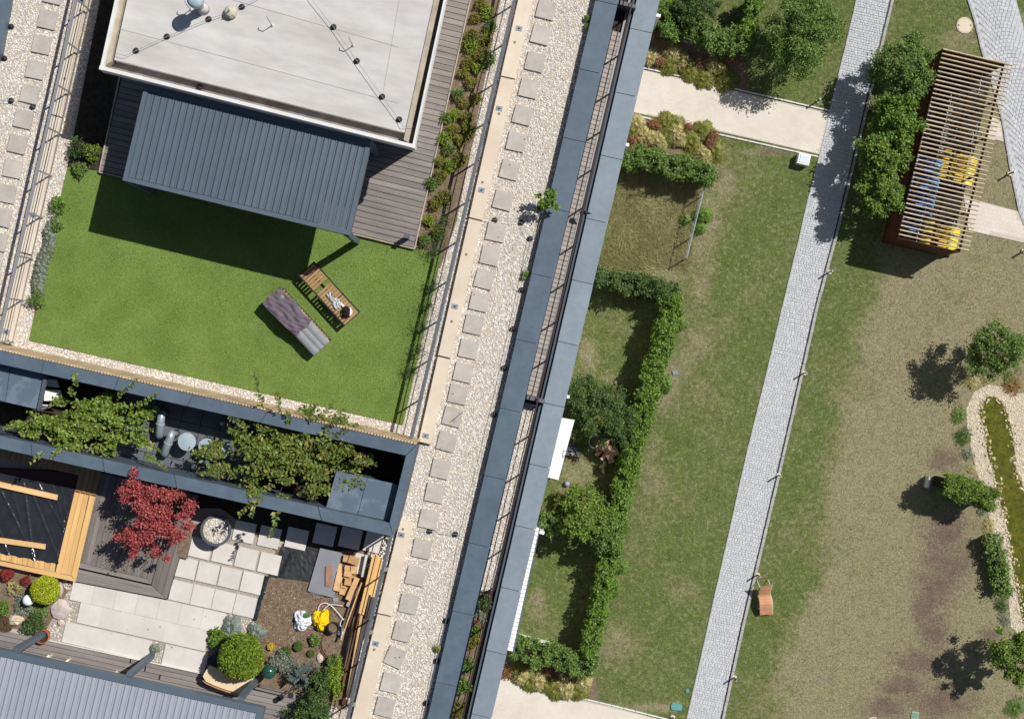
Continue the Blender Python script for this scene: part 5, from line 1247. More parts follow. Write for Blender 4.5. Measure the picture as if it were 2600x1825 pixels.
for i, (x, y) in enumerate(((1092, 1378), (1195, 1352))):
    p = W(*zJ(x, y), .7 if i else .1); h = .7 if i else .06
    t = thing('floor_lamp', ['round black disc lying on the boards in front of the spruce', 'black disc headed garden lamp on a thin pole'][i], 'garden lamp', (p.x, p.y, RZ + .09))
    part('disc', MB().cone((p.x, p.y, RZ + .08 + h), (p.x, p.y, RZ + .12 + h), .08, .075, 20), M_dark, t)
    part('pole', MB().cone((p.x, p.y, RZ + .085), (p.x, p.y, RZ + .08 + h), .012, .012, 8), M_dark, t)
m = MB(); m.bar(W(*zJ(835, 1270), .35), W(*zJ(1140, 1345), .35), .02); t = thing('black_pole', 'thin black pole lying between grill and garden lamp', 'pole', W(*zJ(835, 1270), .1)); part('pole', m, M_dark, t)
for x, y in ((850, 1274), (1130, 1343)):
    a_ = W(*zJ(x, y), .35); part('foot', MB().bar(a_, (a_.x, a_.y, RZ + .08), .02), M_dark, t)
m = MB(); a_ = W(*zI(500, 960), .5); b_ = W(*zI(700, 1005), .5)
for i, (x, y, x2, y2) in enumerate(((470, 990, 515, 940), (665, 1025, 720, 988), (1190, 1142, 1220, 1125))):
    A = W(*zI(x, y), .5); B = W(*zI(x2, y2), .42); A2 = A + (A - B) * 3
    t = thing('wooden_chair', 'pale wooden chair leg end sticking out from under the silver pergola, ' + ['left one', 'middle one', 'right one'][i], 'chair', (A2.x, A2.y, RZ + .08), 'chairs under the silver pergola')
    part('armrest', MB().bar(A2, B, .045, .03), mat('pale_wood', (226, 212, 176), rough=.6), t)
    d = (A2 - B); d.z = 0; d.normalize(); s = Vector((-d.y, d.x, 0))
    part('armrest', MB().bar(A2 + s * .5 + d * .05, B + s * .5 + d * .25, .045, .03), mat('pale_wood', (226, 212, 176)), t)
    for k, q_ in enumerate((A2, B + d * .1, A2 + s * .5, B + s * .5 + d * .3)): part('leg', MB().bar((q_.x, q_.y, RZ + .08), (q_.x, q_.y, q_.z - .015), .04), mat('pale_wood', (226, 212, 176)), t)
    cc = (A2 + B) / 2 + s * .25 + d * .15; part('seat', MB().box((cc.x, cc.y, RZ + .42), .44, .44, .03, math.atan2(d.y, d.x)), mat('pale_wood', (226, 212, 176)), t)

ch = scatter([(p.x, p.y) for p in wp([(690, 1480), (780, 1480), (880, 1540), (860, 1700), (700, 1760), (640, 1620)], .02)], 420)
M_chip = mat('mulch_chip', (170, 146, 118), rnd='island', c3=[(190, 170, 140), (120, 96, 76), (84, 66, 54), (158, 134, 106)], amt=.2)
o = link('bark_chips', stone_mesh('bark_chips', ch, RZ + .014, .012, .028, .3), M_chip); o['kind'] = 'stuff'; o['label'] = 'loose bark chips over the bare patch of the patio garden'; o['category'] = 'bark chips'

# ================================================================== THE GARDENS BELOW
def gp(pts, h=0.0): return [G(p[0], p[1], h) for p in pts]
YB = [-400, 0, 120, 300, 600, 750, 900, 1050, 1150, 1400, 1600, 1825, 2300]
XB = [2700, 2650, 2520, 2480, 2262, 2228, 2180, 2136, 2114, 2104, 2010, 1962, 1900]
DRY = [(1685, 560, 110, 150, .95), (1492, 905, 24, 50, .7), (1560, 960, 40, 18, .4), (1450, 1190, 60, 50, .4), (1368, 1535, 22, 46, .75), (1830, 460, 40, 60, .6), (1800, 560, 30, 140, .5), (1780, 700, 34, 80, .6), (1740, 860, 60, 90, .45),
       (1690, 960, 40, 100, .5), (1650, 1200, 45, 110, .4), (1560, 1640, 60, 60, .5), (1650, 1795, 70, 14, .8), (2440, 110, 60, 50, .5), (1930, 385, 60, 10, .6), (1735, 1500, 40, 30, .35), (2560, 470, 40, 60, .4), (1800, 1000, 60, 60, .3)]
BARE = [(2395, 1168, 40, 30), (2400, 1350, 64, 60), (2405, 1430, 70, 60), (2375, 1490, 60, 60), (2350, 1540, 40, 50), (2370, 1600, 44, 60), (2330, 1680, 70, 36), (2290, 1740, 70, 30), (2390, 1780, 90, 50), (2250, 1795, 60, 30), (2510, 1610, 30, 20), (1960, 388, 40, 8)]
def vnoise(x, y, s, k):
    return (np.sin(x / s * 2.1 + k) * np.cos(y / s * 1.7 + 2 * k) + np.sin((x + y) / s * 1.3 + 3 * k) * .7 + np.sin((x - 1.4 * y) / s * 2.9 + k * 5) * .5) / 2.2
def dryness(X, Y):
    """X, Y in photo coordinates on the ground"""
    xb = np.interp(Y, YB, XB)
    d = 1 / (1 + np.exp(-(X - xb + 26 * vnoise(X, Y, 60, 1)) / 16))
    d = d * (.92 - .3 * np.clip(vnoise(X, Y, 120, 4) + .1, 0, 1))
    for x, y, a, b, k in DRY:
        d = np.maximum(d, k * np.exp(-(((X - x) / a) ** 2 + ((Y - y) / b) ** 2) ** 1.3) * (1 + .5 * vnoise(X, Y, 34, 2)))
    d = d + .2 * vnoise(X, Y, 70, 7) + .1 * vnoise(X, Y, 24, 9) + .17
    s = np.zeros_like(d)
    for x, y, a, b in BARE:
        s = np.maximum(s, np.exp(-(((X - x) / a) ** 2 + ((Y - y) / b) ** 2)) * (1 + .35 * vnoise(X, Y, 28, 3)))
    return np.clip(d, 0, 1), np.clip(s, 0, 1)
def px_of(x, y): return 1300 + x / CZ * FPX, 912.5 - y / CZ * FPX
gm = bpy.data.materials.new('lawn_ground'); gm.use_nodes = True; MATS['lawn_ground'] = gm
n_ = gm.node_tree.nodes; l_ = gm.node_tree.links; pb_ = n_['Principled BSDF']; pb_.inputs['Roughness'].default_value = .95; pb_.inputs['Specular IOR Level'].default_value = .1
geo = n_.new('ShaderNodeNewGeometry')
def nz(sc, de=6):
    t = n_.new('ShaderNodeTexNoise'); t.inputs['Scale'].default_value = sc; t.inputs['Detail'].default_value = de; t.inputs['Roughness'].default_value = .65
    l_.new(geo.outputs['Position'], t.inputs['Vector']); return t.outputs['Fac']
def mp_(v, a, b, c=0., d=1.):
    t = n_.new('ShaderNodeMapRange'); t.inputs[1].default_value = a; t.inputs[2].default_value = b; t.inputs[3].default_value = c; t.inputs[4].default_value = d; l_.new(v, t.inputs[0]); return t.outputs[0]
def mx(f, a, b):
    t = n_.new('ShaderNodeMix'); t.data_type = 'RGBA'; l_.new(f, t.inputs[0])
    for i, v in ((6, a), (7, b)):
        if isinstance(v, tuple): t.inputs[i].default_value = (*s2l(v), 1)
        else: l_.new(v, t.inputs[i])
    return t.outputs[2]
def addm(a, b, op='ADD'):
    t = n_.new('ShaderNodeMath'); t.operation = op; l_.new(a, t.inputs[0])
    if isinstance(b, float): t.inputs[1].default_value = b
    else: l_.new(b, t.inputs[1])
    return t.outputs[0]
at = n_.new('ShaderNodeAttribute'); at.attribute_name = 'dry'; at2 = n_.new('ShaderNodeAttribute'); at2.attribute_name = 'bare'
green = mx(mp_(nz(1.4), .35, .65), (96, 115, 52), (116, 126, 68)); green = mx(mp_(nz(14, 3), .3, .7), green, (76, 92, 40)) ; green = mx(mp_(nz(5, 4), .55, .75), green, (126, 134, 80))
dry_ = mx(mp_(nz(9, 5), .35, .65), (158, 149, 118), (124, 118, 86)); dry_ = mx(mp_(nz(22, 3), .52, .72), dry_, (176, 166, 136)); dry_ = mx(mp_(nz(2.2, 4), .55, .75), dry_, (114, 120, 76))
bare_ = mx(mp_(nz(12, 5), .35, .65), (126, 109, 94), (106, 90, 76))
f1 = mp_(addm(at.outputs['Fac'], mp_(nz(5, 8), .3, .7, -.5, .5)), .1, .9)
col = mx(f1, green, dry_); col = mx(mp_(addm(at2.outputs['Fac'], mp_(nz(6, 5), .3, .7, -.35, .35)), .12, .8), col, bare_)
vr = mp_(nz(2.2, 9), .3, .7, .74, 1.22); vr2 = mp_(nz(15, 5), .35, .65, .72, 1.28); hv = n_.new('ShaderNodeHueSaturation'); l_.new(addm(vr, vr2, 'MULTIPLY'), hv.inputs['Value']); l_.new(col, hv.inputs['Color']); hv.inputs['Saturation'].default_value = .93; col = hv.outputs[0]
l_.new(col, pb_.inputs['Base Color'])
bp_ = n_.new('ShaderNodeBump'); bp_.inputs['Strength'].default_value = .9; bp_.inputs['Distance'].default_value = .04; l_.new(nz(26, 4), bp_.inputs['Height']); l_.new(bp_.outputs[0], pb_.inputs['Normal'])
def ground_grid(name, x0, x1, y0, y1, st, z):
    xs = np.arange(x0, x1 + st, st); ys = np.arange(y0, y1 + st, st); nx, ny = len(xs), len(ys)
    X, Y = np.meshgrid(xs, ys); V = np.stack([X, Y, np.full_like(X, z)], 2).reshape(-1, 3)
    i = np.arange((ny - 1) * nx).reshape(ny - 1, nx)[:, :-1].ravel()
    me = np_mesh(name, V, np.stack([i, i + 1, i + nx + 1, i + nx], 1))
    d, b = dryness(*px_of(V[:, 0], V[:, 1]))
    for nm, a in (('dry', d), ('bare', b)):
        t = me.attributes.new(nm, 'FLOAT', 'POINT'); t.data.foreach_set('value', a.astype(np.float32))
    return me
link('ground', ground_grid('ground', -3, 30, -21, 21, .12, 0.0), gm)['kind'] = 'structure'
fv = [(-240, -240), (240, -240), (240, 240), (-240, 240), (-3, -21), (30.05, -21), (30.05, 21.1), (-3, 21.1)]
m = MB(); m.add([(x, y, -.3) for x, y in fv], [(0, 1, 5, 4), (1, 2, 6, 5), (2, 3, 7, 6), (3, 0, 4, 7)]); struct('far_ground', m, gm)

# paved ways
def pave(name, poly, sx, sy, m_, bed, z=0.027, gap=.008, rot=ANG, hgt=.03, stag=True, jit=.0, topz=.03):
    q_ = gp(poly, topz); st = struct(name, MB().prism(q_, z - .008, z), bed)
    c, s = math.cos(-rot), math.sin(-rot)
    R_ = np.array([[c, -s], [s, c]]); P = np.array([[p.x, p.y] for p in q_]) @ R_.T
    x0, y0 = P.min(0); x1, y1 = P.max(0); r = 0; C = []
    y = y0
    while y < y1:
        x = x0 - (sx / 2 if (stag and r % 2) else 0)
        while x < x1: C.append((x + sx / 2, y + sy / 2)); x += sx
        y += sy; r += 1
    C = np.array(C); m_in = np.ones(len(C), bool)
    for dx in (-.45, .45):
        for dy in (-.45, .45): m_in &= inpoly(C + np.array([dx * sx, dy * sy]), P)
    C = C[m_in]; hx, hy = sx / 2 - gap / 2, sy / 2 - gap / 2
    base = np.array([[-hx, -hy], [hx, -hy], [hx, hy], [-hx, hy]]); T_ = C[:, None] + base[None]
    T_ = T_ @ R_
    n = len(C); zt = topz + rng.uniform(-jit, jit, n)
    top = np.concatenate([T_, np.repeat(zt[:, None, None], 4, 1)], 2); bot = np.concatenate([T_, np.full((n, 4, 1), z)], 2)
    V = np.concatenate([top, bot], 1).reshape(-1, 3)
    F = np.array([[0, 1, 2, 3], [4, 5, 1, 0], [5, 6, 2, 1], [6, 7, 3, 2], [7, 4, 0, 3]])
    F = (F[None] + (np.arange(n) * 8)[:, None, None]).reshape(-1, 4)
    part('paver', np_mesh('paver', V, F), m_, st, kind='stuff')
    return st
M_pv = mat('cream_paver', (220, 212, 200), (210, 200, 187), scale=.8, rough=.85, rnd='island', amt=.03, grain=.02, gscale=9)
M_pvb = mat('paver_joint', (198, 188, 174), rough=.95)
pave('paved_path', [(1631, 177), (2108, 287), (2080, 392), (1605, 284), (1560, 270), (1590, 160)], .2, .1, M_pv, M_pvb, gap=.003)
pave('paved_path', [(1240, 1700), (1270, 1716), (1330, 1735), (1440, 1768), (1550, 1792), (1760, 1848), (1760, 1900), (1100, 1900)], .2, .1, M_pv, M_pvb, gap=.003)
pave('paved_path', [zS(1760, 650), zS(2222, 775), zS(2262, 890), zS(2400, 1130), zS(1690, 970), zS(1640, 600)], .2, .2, M_pv, M_pvb, gap=.008)
pave('paved_path', [zR(1930, 1200), zR(2032, 1280), zR(2062, 1490), zR(1880, 1440)], .2, .2, M_pv, M_pvb, gap=.008)
pave('terrace_strip', [(1480, 440), (1572, 448), (1522, 650), (1381, 1220), (1368, 1290), (1300, 1290), (1300, 800)], .4, .4, mat('terrace_slab', (176, 168, 158), (160, 150, 140), scale=2, rough=.9, rnd='island', amt=.05), M_pvb)
def kerb_line(label, pts, n, wd, h, m_=M_kerb, nm='kerbstone'):
    t = struct('kerb_edging', MB().prism(gp([pts[0], pts[0], (pts[0][0] + 1, pts[0][1] + 1)], 0), -.01, -.005), m_)
    P_ = [G(x, y, h) for x, y in pts]; L_ = [0]
    for a, b in zip(P_[:-1], P_[1:]): L_.append(L_[-1] + (b - a).length)
    def at_(s):
        for i in range(len(P_) - 1):
            if s <= L_[i + 1] or i == len(P_) - 2: return P_[i].lerp(P_[i + 1], (s - L_[i]) / (L_[i + 1] - L_[i]))
    for i in range(n):
        a, b = at_(L_[-1] * i / n), at_(L_[-1] * (i + .97) / n); c = (a + b) / 2; d = b - a
        piece(nm, m_, t, (c.x + random.uniform(-.006, .006), c.y, h / 2), d.length, wd, h, math.atan2(d.y, d.x))
    return t
kerb_line('', [(1632, 172), (2110, 282)], 16, .06, .07, M_pv2 if 'M_pv2' in globals() else M_offw)
kerb_line('', [(1604, 291), (2078, 398)], 16, .06, .05, M_offw)
kerb_line('', [(1430, 1762), (1545, 1788), (1705, 1828)], 9, .06, .05, M_offw)
LY = [-60, 0, 116, 281, 390, 517, 600, 788, 951, 1160, 1408, 1569, 1664, 1825, 1900]; LX = [2188, 2176, 2149, 2108, 2084, 2050, 2032, 1986, 1947, 1895, 1840, 1803, 1782, 1745, 1728]
RY = [-60, 0, 128, 577, 607, 781, 933, 1160, 1400, 1558, 1664, 1825, 1900]; RX = [2272, 2257, 2227, 2120, 2112, 2065, 2031, 1979, 1923, 1885, 1861, 1827, 1811]
pth = struct('cobbled_path', MB().prism(gp([(np.interp(y, LY, LX), y) for y in LY] + [(np.interp(y, RY, RX) + 3, y) for y in RY[::-1]], .01), .002, .012), M_cobbed)
T_ = []; y = -60
while y < 1895:
    xl, xr = np.interp(y, LY, LX), np.interp(y, RY, RX); x = xl + random.uniform(-3, 0); wob = random.uniform(-.6, .6)
    while x < xr - 2:
        l = min(random.uniform(5, 9.5), xr - x); hh = 5.6; g = .42; s = .23
        q_ = [(x + g, y + (x - xl) * s + wob), (x + l - g, y + (x + l - xl) * s + wob), (x + l - g - hh * .23, y + (x + l - xl) * s + hh - g * 1.4 + wob), (x + g - hh * .23, y + (x - xl) * s + hh - g * 1.4 + wob)]
        T_.append([[v + random.uniform(-.5, .5) for v in p] for p in q_]); x += l
    y += 5.9
T_ = np.array(T_)
def cobbles(T_, zt=.03, zj=.005):
    d = CZ - zt; XY = np.stack([(T_[:, :, 0] - 1300) / FPX * d, (912.5 - T_[:, :, 1]) / FPX * d], 2)[:, ::-1]; n = len(XY)
    c = XY.mean(1, keepdims=True); top = c + (XY - c) * .95; z = zt + rng.uniform(-zj, zj, n)
    A = np.concatenate([top, np.repeat(z[:, None, None], 4, 1)], 2); B = np.concatenate([XY, np.repeat(z[:, None, None] - .014, 4, 1)], 2)
    F = np.array([[0, 1, 2, 3], [4, 5, 1, 0], [5, 6, 2, 1], [6, 7, 3, 2], [7, 4, 0, 3]])
    return np_mesh('cobble', np.concatenate([A, B], 1).reshape(-1, 3), (F[None] + (np.arange(n) * 8)[:, None, None]).reshape(-1, 4))
part('cobble', cobbles(T_), M_cob, pth, kind='stuff')
kerb_line('', [(np.interp(y, RY, RX) + 9.5, y) for y in range(-60, 1900, 60)], 74, .125, .05)
kerb_line('', [(np.interp(y, RY, RX) + 3.6, y) for y in range(-60, 1900, 60)], 33, .055, .037, M_dark, 'drain_slot')
kerb_line('', [(np.interp(y, LY, LX) - 1, y) for y in range(-60, 1900, 60)], 78, .05, .035)
# fan patterned cobbles
PL = [(2440, -60), (2459, 0), (2478, 60), (2495, 135), (2520, 210), (2546, 307), (2565, 423), (2588, 534), (2602, 572), (2700, 800), (2900, 800), (2640, 200), (2600, 73), (2580, 0), (2560, -60)]
plz = struct('cobbled_square', MB().prism(gp(PL, .01), .002, .012), M_cobbed); T_ = []
pw = 112; Rr = pw * .64
for c_ in range(-2, 4):
    for r_ in range(-14, 90):
        cx = 2522 + c_ * pw + r_ * 2.5; cy = r_ * 9.4 + 40 + c_ * 14; k = 12
        for j in range(k):
            hf = (r_ % 2) * 3.8; a0 = math.radians(-142 + hf + 104 * j / k + .45); a1 = math.radians(-142 + hf + 104 * (j + 1) / k - .45)
            q_ = [(cx + (Rr) * math.cos(a0), cy + Rr * math.sin(a0)), (cx + Rr * math.cos(a1), cy + Rr * math.sin(a1)), (cx + (Rr - 8.2) * math.cos(a1), cy + (Rr - 8.2) * math.sin(a1)), (cx + (Rr - 8.2) * math.cos(a0), cy + (Rr - 8.2) * math.sin(a0))]
            T_.append([[v + random.uniform(-.6, .6) for v in p] for p in q_])
T_ = np.array(T_); cc = T_.mean(1); T_ = T_[inpoly(cc, PL)]
part('cobble', cobbles(T_, .03, .006), M_cob, plz, kind='stuff')
kerb_line('', PL[:9], 34, .09, .05, M_kerb)

# grass blades over the lawns
pathpoly = [(np.interp(y, LY, LX) - 3, y) for y in LY] + [(np.interp(y, RY, RX) + 14, y) for y in RY[::-1]]
P = np.column_stack([rng.uniform(1.0, 25.5, 120000), rng.uniform(-17.8, 17.8, 120000)])
PX, PY = px_of(P[:, 0], P[:, 1]); Q = np.column_stack([PX, PY])
bad = inpoly(Q, pathpoly) | inpoly(Q, PL) | inpoly(Q, [(1590, 160), (1631, 170), (2112, 280), (2080, 400), (1605, 294), (1560, 270)]) | inpoly(Q, [(1240, 1690), (1330, 1732), (1440, 1762), (1760, 1842), (1760, 1900), (1100, 1900)]) | inpoly(Q, [(2460, 965), (2620, 965), (2620, 1600), (2590, 1610), (2560, 1500), (2488, 1250), (2452, 1040)]) \
    | inpoly(Q, [zS(1760, 640), zS(2222, 765), zS(2262, 890), zS(2400, 1150), zS(1690, 990), zS(1640, 600)]) | inpoly(Q, [(2350, 148), (2520, 190), (2420, 665), (2237, 620)]) | (((PX - 2449) / 21) ** 2 + ((PY - 65) / 21) ** 2 < 1)
P = P[~bad]; d, b = dryness(*px_of(P[:, 0], P[:, 1])); k = rng.random(len(P))
keep = k > b * .8; P, d = P[keep], d[keep]; sel = rng.random(len(P)) < np.clip((d - .3) * 1.9, .04, .96)
for nm, s_, lm, L_, wd_ in (('lawn_grass', ~sel, L_lawn, .07, .022), ('dry_grass', sel, L_dry, .07, .02)):
    o = link(nm, grass_mesh(nm, P[s_], .0, L_, (.9, 1.45), wd_), lm); o['kind'] = 'stuff'
    o['label'] = {'lawn_grass': 'green blades of the mown lawns', 'dry_grass': 'straw coloured blades of the dried lawn patches'}[nm]; o['category'] = 'grass'
# long dry meadow of the fenced garden
P = scatter([(p.x, p.y) for p in gp([(1570, 440), (1796, 440), (1742, 690), (1522, 690)])], 560)
a = rng.normal(1.1 + 1.2 * np.sin(P[:, 0] * 2.1) + np.cos(P[:, 1] * 1.7), .6, len(P)); s = .34 * rng.uniform(.5, 1.2, len(P)); le = rng.uniform(.9, 1.5, len(P))
T3 = np.column_stack([np.cos(a) * s * np.sin(le), np.sin(a) * s * np.sin(le), s * np.cos(le)]); S3 = np.column_stack([-np.sin(a), np.cos(a), np.zeros(len(P))]) * .012; B3 = np.column_stack([P, np.zeros(len(P))])
o = link('meadow_grass', np_mesh('meadow_grass', np.stack([B3 - S3, B3 + S3, B3 + T3], 1), np.arange(len(P) * 3, dtype=np.int32).reshape(-1, 3)), L_meadow); o['kind'] = 'stuff'; o['label'] = 'long flattened dry grass of the fenced meadow garden'; o['category'] = 'grass'

# hedges
hd_ = zD0
def HP(*pts): return [hd_(x, y) for x, y in pts]
hedge('hedge', 'bright green hedge along the lawn, upper stretch below the wire fence', 'hedge', HP((1508, 668), (1496, 735), (1478, 795), (1464, 850), (1450, 900)), .78, 1.65, 17000, .085, L_bright, rough=.22)
hedge('hedge', 'bright green hedge along the lawn, middle stretch beside the toys', 'hedge', HP((1450, 905), (1436, 960), (1416, 1030), (1402, 1085), (1390, 1140), (1384, 1185)), .72, 1.6, 16000, .085, L_bright, rough=.24)
hedge('hedge', 'green hedge along the lawn, lower stretch down to the white edging', 'hedge', HP((1384, 1190), (1370, 1240), (1352, 1310), (1345, 1370), (1328, 1430), (1318, 1470)), .66, 1.55, 14500, .085, L_bright, rough=.26)
hedge('hedge', 'dark green cross hedge above the dry meadow garden', 'hedge', HP((1398, 345), (1470, 358), (1540, 374), (1600, 392)), .75, 1.6, 12000, .085, L_mid, rough=.28)
hedge('hedge', 'grey green cross hedge below the dry meadow garden', 'hedge', HP((1338, 622), (1400, 632), (1470, 645), (1522, 655)), .7, 1.5, 10500, .08, L_lav if False else L_hedge, rough=.26)
hedge('hedge', 'loose green cross hedge above the lower cream path', 'hedge', HP((1150, 1452), (1200, 1464), (1260, 1480), (1330, 1500)), .8, 1.4, 10500, .085, L_mid, rough=.3)
hedge('hedge', 'leafy cross hedge at the top behind the white edging', 'hedge', HP((1490, 42), (1540, 55), (1600, 75), (1655, 98)), .95, 1.4, 9500, .085, L_mid, rough=.3)
hedge('hedge', 'light green creeper hedge at the top right of the dark shrub', 'hedge', HP((1702, -20), (1692, 20), (1680, 60), (1668, 100)), .5, 1.5, 6000, .09, L_bright, rough=.3)
hedge('hedge', 'clipped oblong hedge beside the pond', 'hedge', [zU(1430, 600), zU(1680, 680), zU(1980, 800)], .9, 2.1, 16000, .065, L_tree, rough=.07)
p = G(*zU(1190, 570), .5); solo('marker_post', MB().box((p.x, p.y, .25), .09, .55, .5, -.18), M_offw, 'pale post at the shaded end of the oblong hedge', 'post', origin=(p.x, p.y, 0))

# trees
tree('round_tree', 'broad round tree casting a dark shadow at the top, left of the cobbled path', 'tree', 2040, 82, 2.3, 1.55, 13000, .085, L_mid, nc=46, rz=1.25)
tree('bushy_tree', 'dark bushy shrub tree cut by the upper edge of the picture', 'tree', 1765, 18, 1.4, .95, 6500, .075, L_dark, nc=26)
tree('shed_tree', 'dark green tree at the upper end of the bicycle shed', 'tree', 2300, 175, 2.0, 1.35, 8500, .095, L_mid, nc=38, group='trees between shed and path')
tree('shed_tree', 'upper light green tree between shed and cobbled path', 'tree', 2280, 305, 1.9, 1.05, 7000, .11, L_bright, nc=30, group='trees between shed and path')
tree('shed_tree', 'yellow flecked tree in the middle of the row beside the shed', 'tree', 2246, 400, 1.9, 1.05, 7500, .11, L_tree, nc=30, group='trees between shed and path')
tree('shed_tree', 'lowest tree of the row beside the shed', 'tree', 2234, 492, 1.85, .95, 6500, .105, L_tree, nc=28, group='trees between shed and path')
tree('pond_tree', 'round tree above the pond with its shadow on the dry lawn', 'tree', 2528, 888, 2.2, 1.25, 8000, .085, L_mid, nc=36, rz=1.1, sp=.26)
tree('pond_tree', 'tree at the lower right edge with a jagged shadow', 'tree', 2578, 1668, 2.0, 1.1, 7000, .095, L_tree, nc=32, rz=1.0, sp=.26)
tree('garden_tree', 'dark green spreading shrub tree beside the white awning', 'tree', 1480, 1012, 1.6, .95, 6500, .075, L_hedge, nc=30)
tree('garden_tree', 'dark green shrub tree in the middle, above the wooden garden table', 'tree', 1535, 1048, 1.9, 1.1, 8500, .075, L_hedge, nc=34)
tree('garden_tree', 'small dark green shrub hanging over the shaded hedge corner', 'tree', 1575, 1100, 1.5, .75, 4200, .075, L_dark, nc=20)
tree('garden_tree', 'bright leafy fruit tree above the lower shaded lawn', 'tree', 1478, 1302, 1.9, 1.05, 7500, .1, L_tree, nc=36)
tree('garden_tree', 'small green shrub at the parapet beside the leafy fruit tree', 'tree', 1395, 1328, 1.3, .62, 3400, .085, L_mid, nc=18)
tree('garden_tree', 'light green sparse tree between fruit tree and hedge', 'tree', 1540, 1362, 1.8, .8, 4200, .09, L_mid, nc=22)
tree('garden_tree', 'loose green shrub at the top beside the roof parapet', 'tree', 1690, 30, 1.2, .6, 3000, .08, L_bright, nc=18)
# grasses and sedums of the beds
for pts in ([(1600, 90), (1880, 130), (1905, 232), (1640, 172), (1590, 160)], [(1590, 296), (1820, 345), (1815, 420), (1570, 380)], [(1275, 1660), (1510, 1700), (1520, 1782), (1430, 1762), (1260, 1712)]):
    struct('planting_bed', MB().prism(gp(pts, 0), .001, .006), M_soil)
beds = [(zQ, [(210, 600), (560, 640), (880, 700), (450, 560)], 's'), (zQ, [(620, 740), (780, 830), (950, 780), (420, 680), (1010, 860)], 'o'), (zQ, [(310, 640), (740, 660), (1090, 620), (1010, 610), (250, 380)], 'd'),
        (zP4, [(1150, 230), (1450, 150), (1000, 70), (1780, 420), (1500, 240), (1060, 180), (1250, 260)], 's'), (zP4, [(1330, 60), (1760, 140), (1640, 270), (1430, 80), (1900, 380), (960, 130), (1560, 200), (1350, 200)], 'o'), (zP4, [(1230, 90), (1600, 110), (1880, 240), (1900, 190), (960, 250), (1850, 300), (1180, 60)], 'd'),
        (zP3, [(340, 540), (540, 600), (820, 650), (1060, 590), (880, 700)], 's'), (zP3, [(430, 590), (650, 620), (740, 690), (980, 700), (300, 470)], 'o'), (zP3, [(190, 490), (940, 530), (150, 510), (660, 470)], 'd')]
bn = {id(zQ): 'the bed above the upper cream path', id(zP4): 'the bed below the upper cream path', id(zP3): 'the bed above the lower cream path'}
for f, pts, ty in beds:
    for x, y in pts:
        X, Y = f(x, y); where = bn[id(f)]
        if ty == 's': tuft('feather_grass', 'pale feather grass clump in ' + where, 'grass clump', X, Y, .5, .62, 420, L_straw, base=0.0, group='feather grasses in ' + where, wd=.024, lean=(.4, 1.45))
        elif ty == 'o': tuft('sedge', 'olive sedge clump in ' + where, 'grass clump', X, Y, .55, .46, 420, L_olive, base=0.0, group='sedges in ' + where, wd=.026, lean=(.5, 1.5))
        else: shrub('stonecrop', 'rust coloured stonecrop flowers in ' + where, 'plant', X, Y, .26, .5, 420, .06, L_sedum, base=0.0, group='stonecrops in ' + where, core=False, shell=.3, rough=.3)
for X, Y, r, L_, n, lb in ((*zP4(1770, 1130), .42, .6, 1500, 'bright green rush clump leaning over the wire fence'), (*zP4(1730, 1290), .3, .45, 700, 'lower green rush clump at the wire fence'), (*zP4(1560, 1180), .3, .4, 300, 'dark rush clump inside the wire fence'), (*zY(350, 640), .4, .6, 600, 'pale green grass fringe beside the upper hedge stretch'),
                           (*zY(260, 1080), .35, .55, 500, 'pale green grass fringe beside the middle of the hedge'), (1560, 1495, .35, .55, 500, 'grass fringe beside the lower hedge stretch'), (1575, 1440, .3, .5, 400, 'short grass fringe above the lower hedge fringe')):
    tuft('rush', lb, 'grass clump', X, Y, r, L_, int(n * .6), L_bright if 'dark' not in lb else L_fern, base=0.0, wd=.018, lean=(.8, 1.52))

# fences, edging, divider walls
t = thing('wire_fence', 'grey garden fence rail on the right side of the dry meadow garden', 'fence', G(1796, 443, 0))
a, b = G(1797, 443, 1.0), G(1744, 655, 1.0); bpiece('rail', M_galv, t, a, b, .035, .03)
for i in range(5):
    p = a.lerp(b, i / 4); bpiece('post', M_galv, t, p, (p.x, p.y, 0), .04)
for z in (.3, .6): bpiece('wire', M_galv, t, (a.x, a.y, z), (b.x, b.y, z), .008)
t = thing('wire_fence', 'dim grey fence rail in the shade of the upper cross hedge', 'fence', G(*zP4(900, 480), 0))
a, b = G(*zP4(860, 475), 1.0), G(*zP4(1640, 640), 1.0); bpiece('rail', M_galv, t, a, b, .03)
for i in range(5):
    p = a.lerp(b, i / 4); bpiece('post', M_galv, t, p, (p.x, p.y, 0), .04)
for i, (a, b, c) in enumerate((((1677, 86), (1874, 133), (1878, 112)), ((1313, 1612), (1431, 1643), (1482, 1656)))):
    t = thing('white_edging', ['low white garden wall in front of the upper dark hedge', 'low white garden wall above the loose lower hedge'][i], 'garden wall', G(*a, 0))
    part('coping', MB().bar(G(*a, .35), G(*b, .35), .1, .06), M_offw, t); A, B = G(*a, .35), G(*b, .35)
    part('wall', MB().bar(Vector((A.x, A.y, .16)), Vector((B.x, B.y, .16)), .08, .31), M_offw, t); part('coping', MB().bar(G(*b, .345), G(*c, .345), .1, .055), M_offw, t)
for i, (x, y, ln) in enumerate(((1669, 40, .35), (1589, 367, .25), (1438, 1006, .25), (1374, 1351, .3))):
    p = G(x, y, 2.4); t = thing('divider_wall', ['white screen wall end at the top beside the leafy hedge', 'white screen wall end above the upper cross hedge', 'white screen wall end above the white awning', 'white screen wall end beside the white slatted awning'][i], 'wall', (p.x, p.y, 0), 'white screen walls between the gardens')
    part('wall', MB().box((p.x - .8, p.y + .19, 1.2), 1.9, .1, 2.38, ANG), M_offw, t); part('cap', MB().box((p.x - .8, p.y + .19, 2.41), 1.94, .14, .05, ANG), M_white, t)

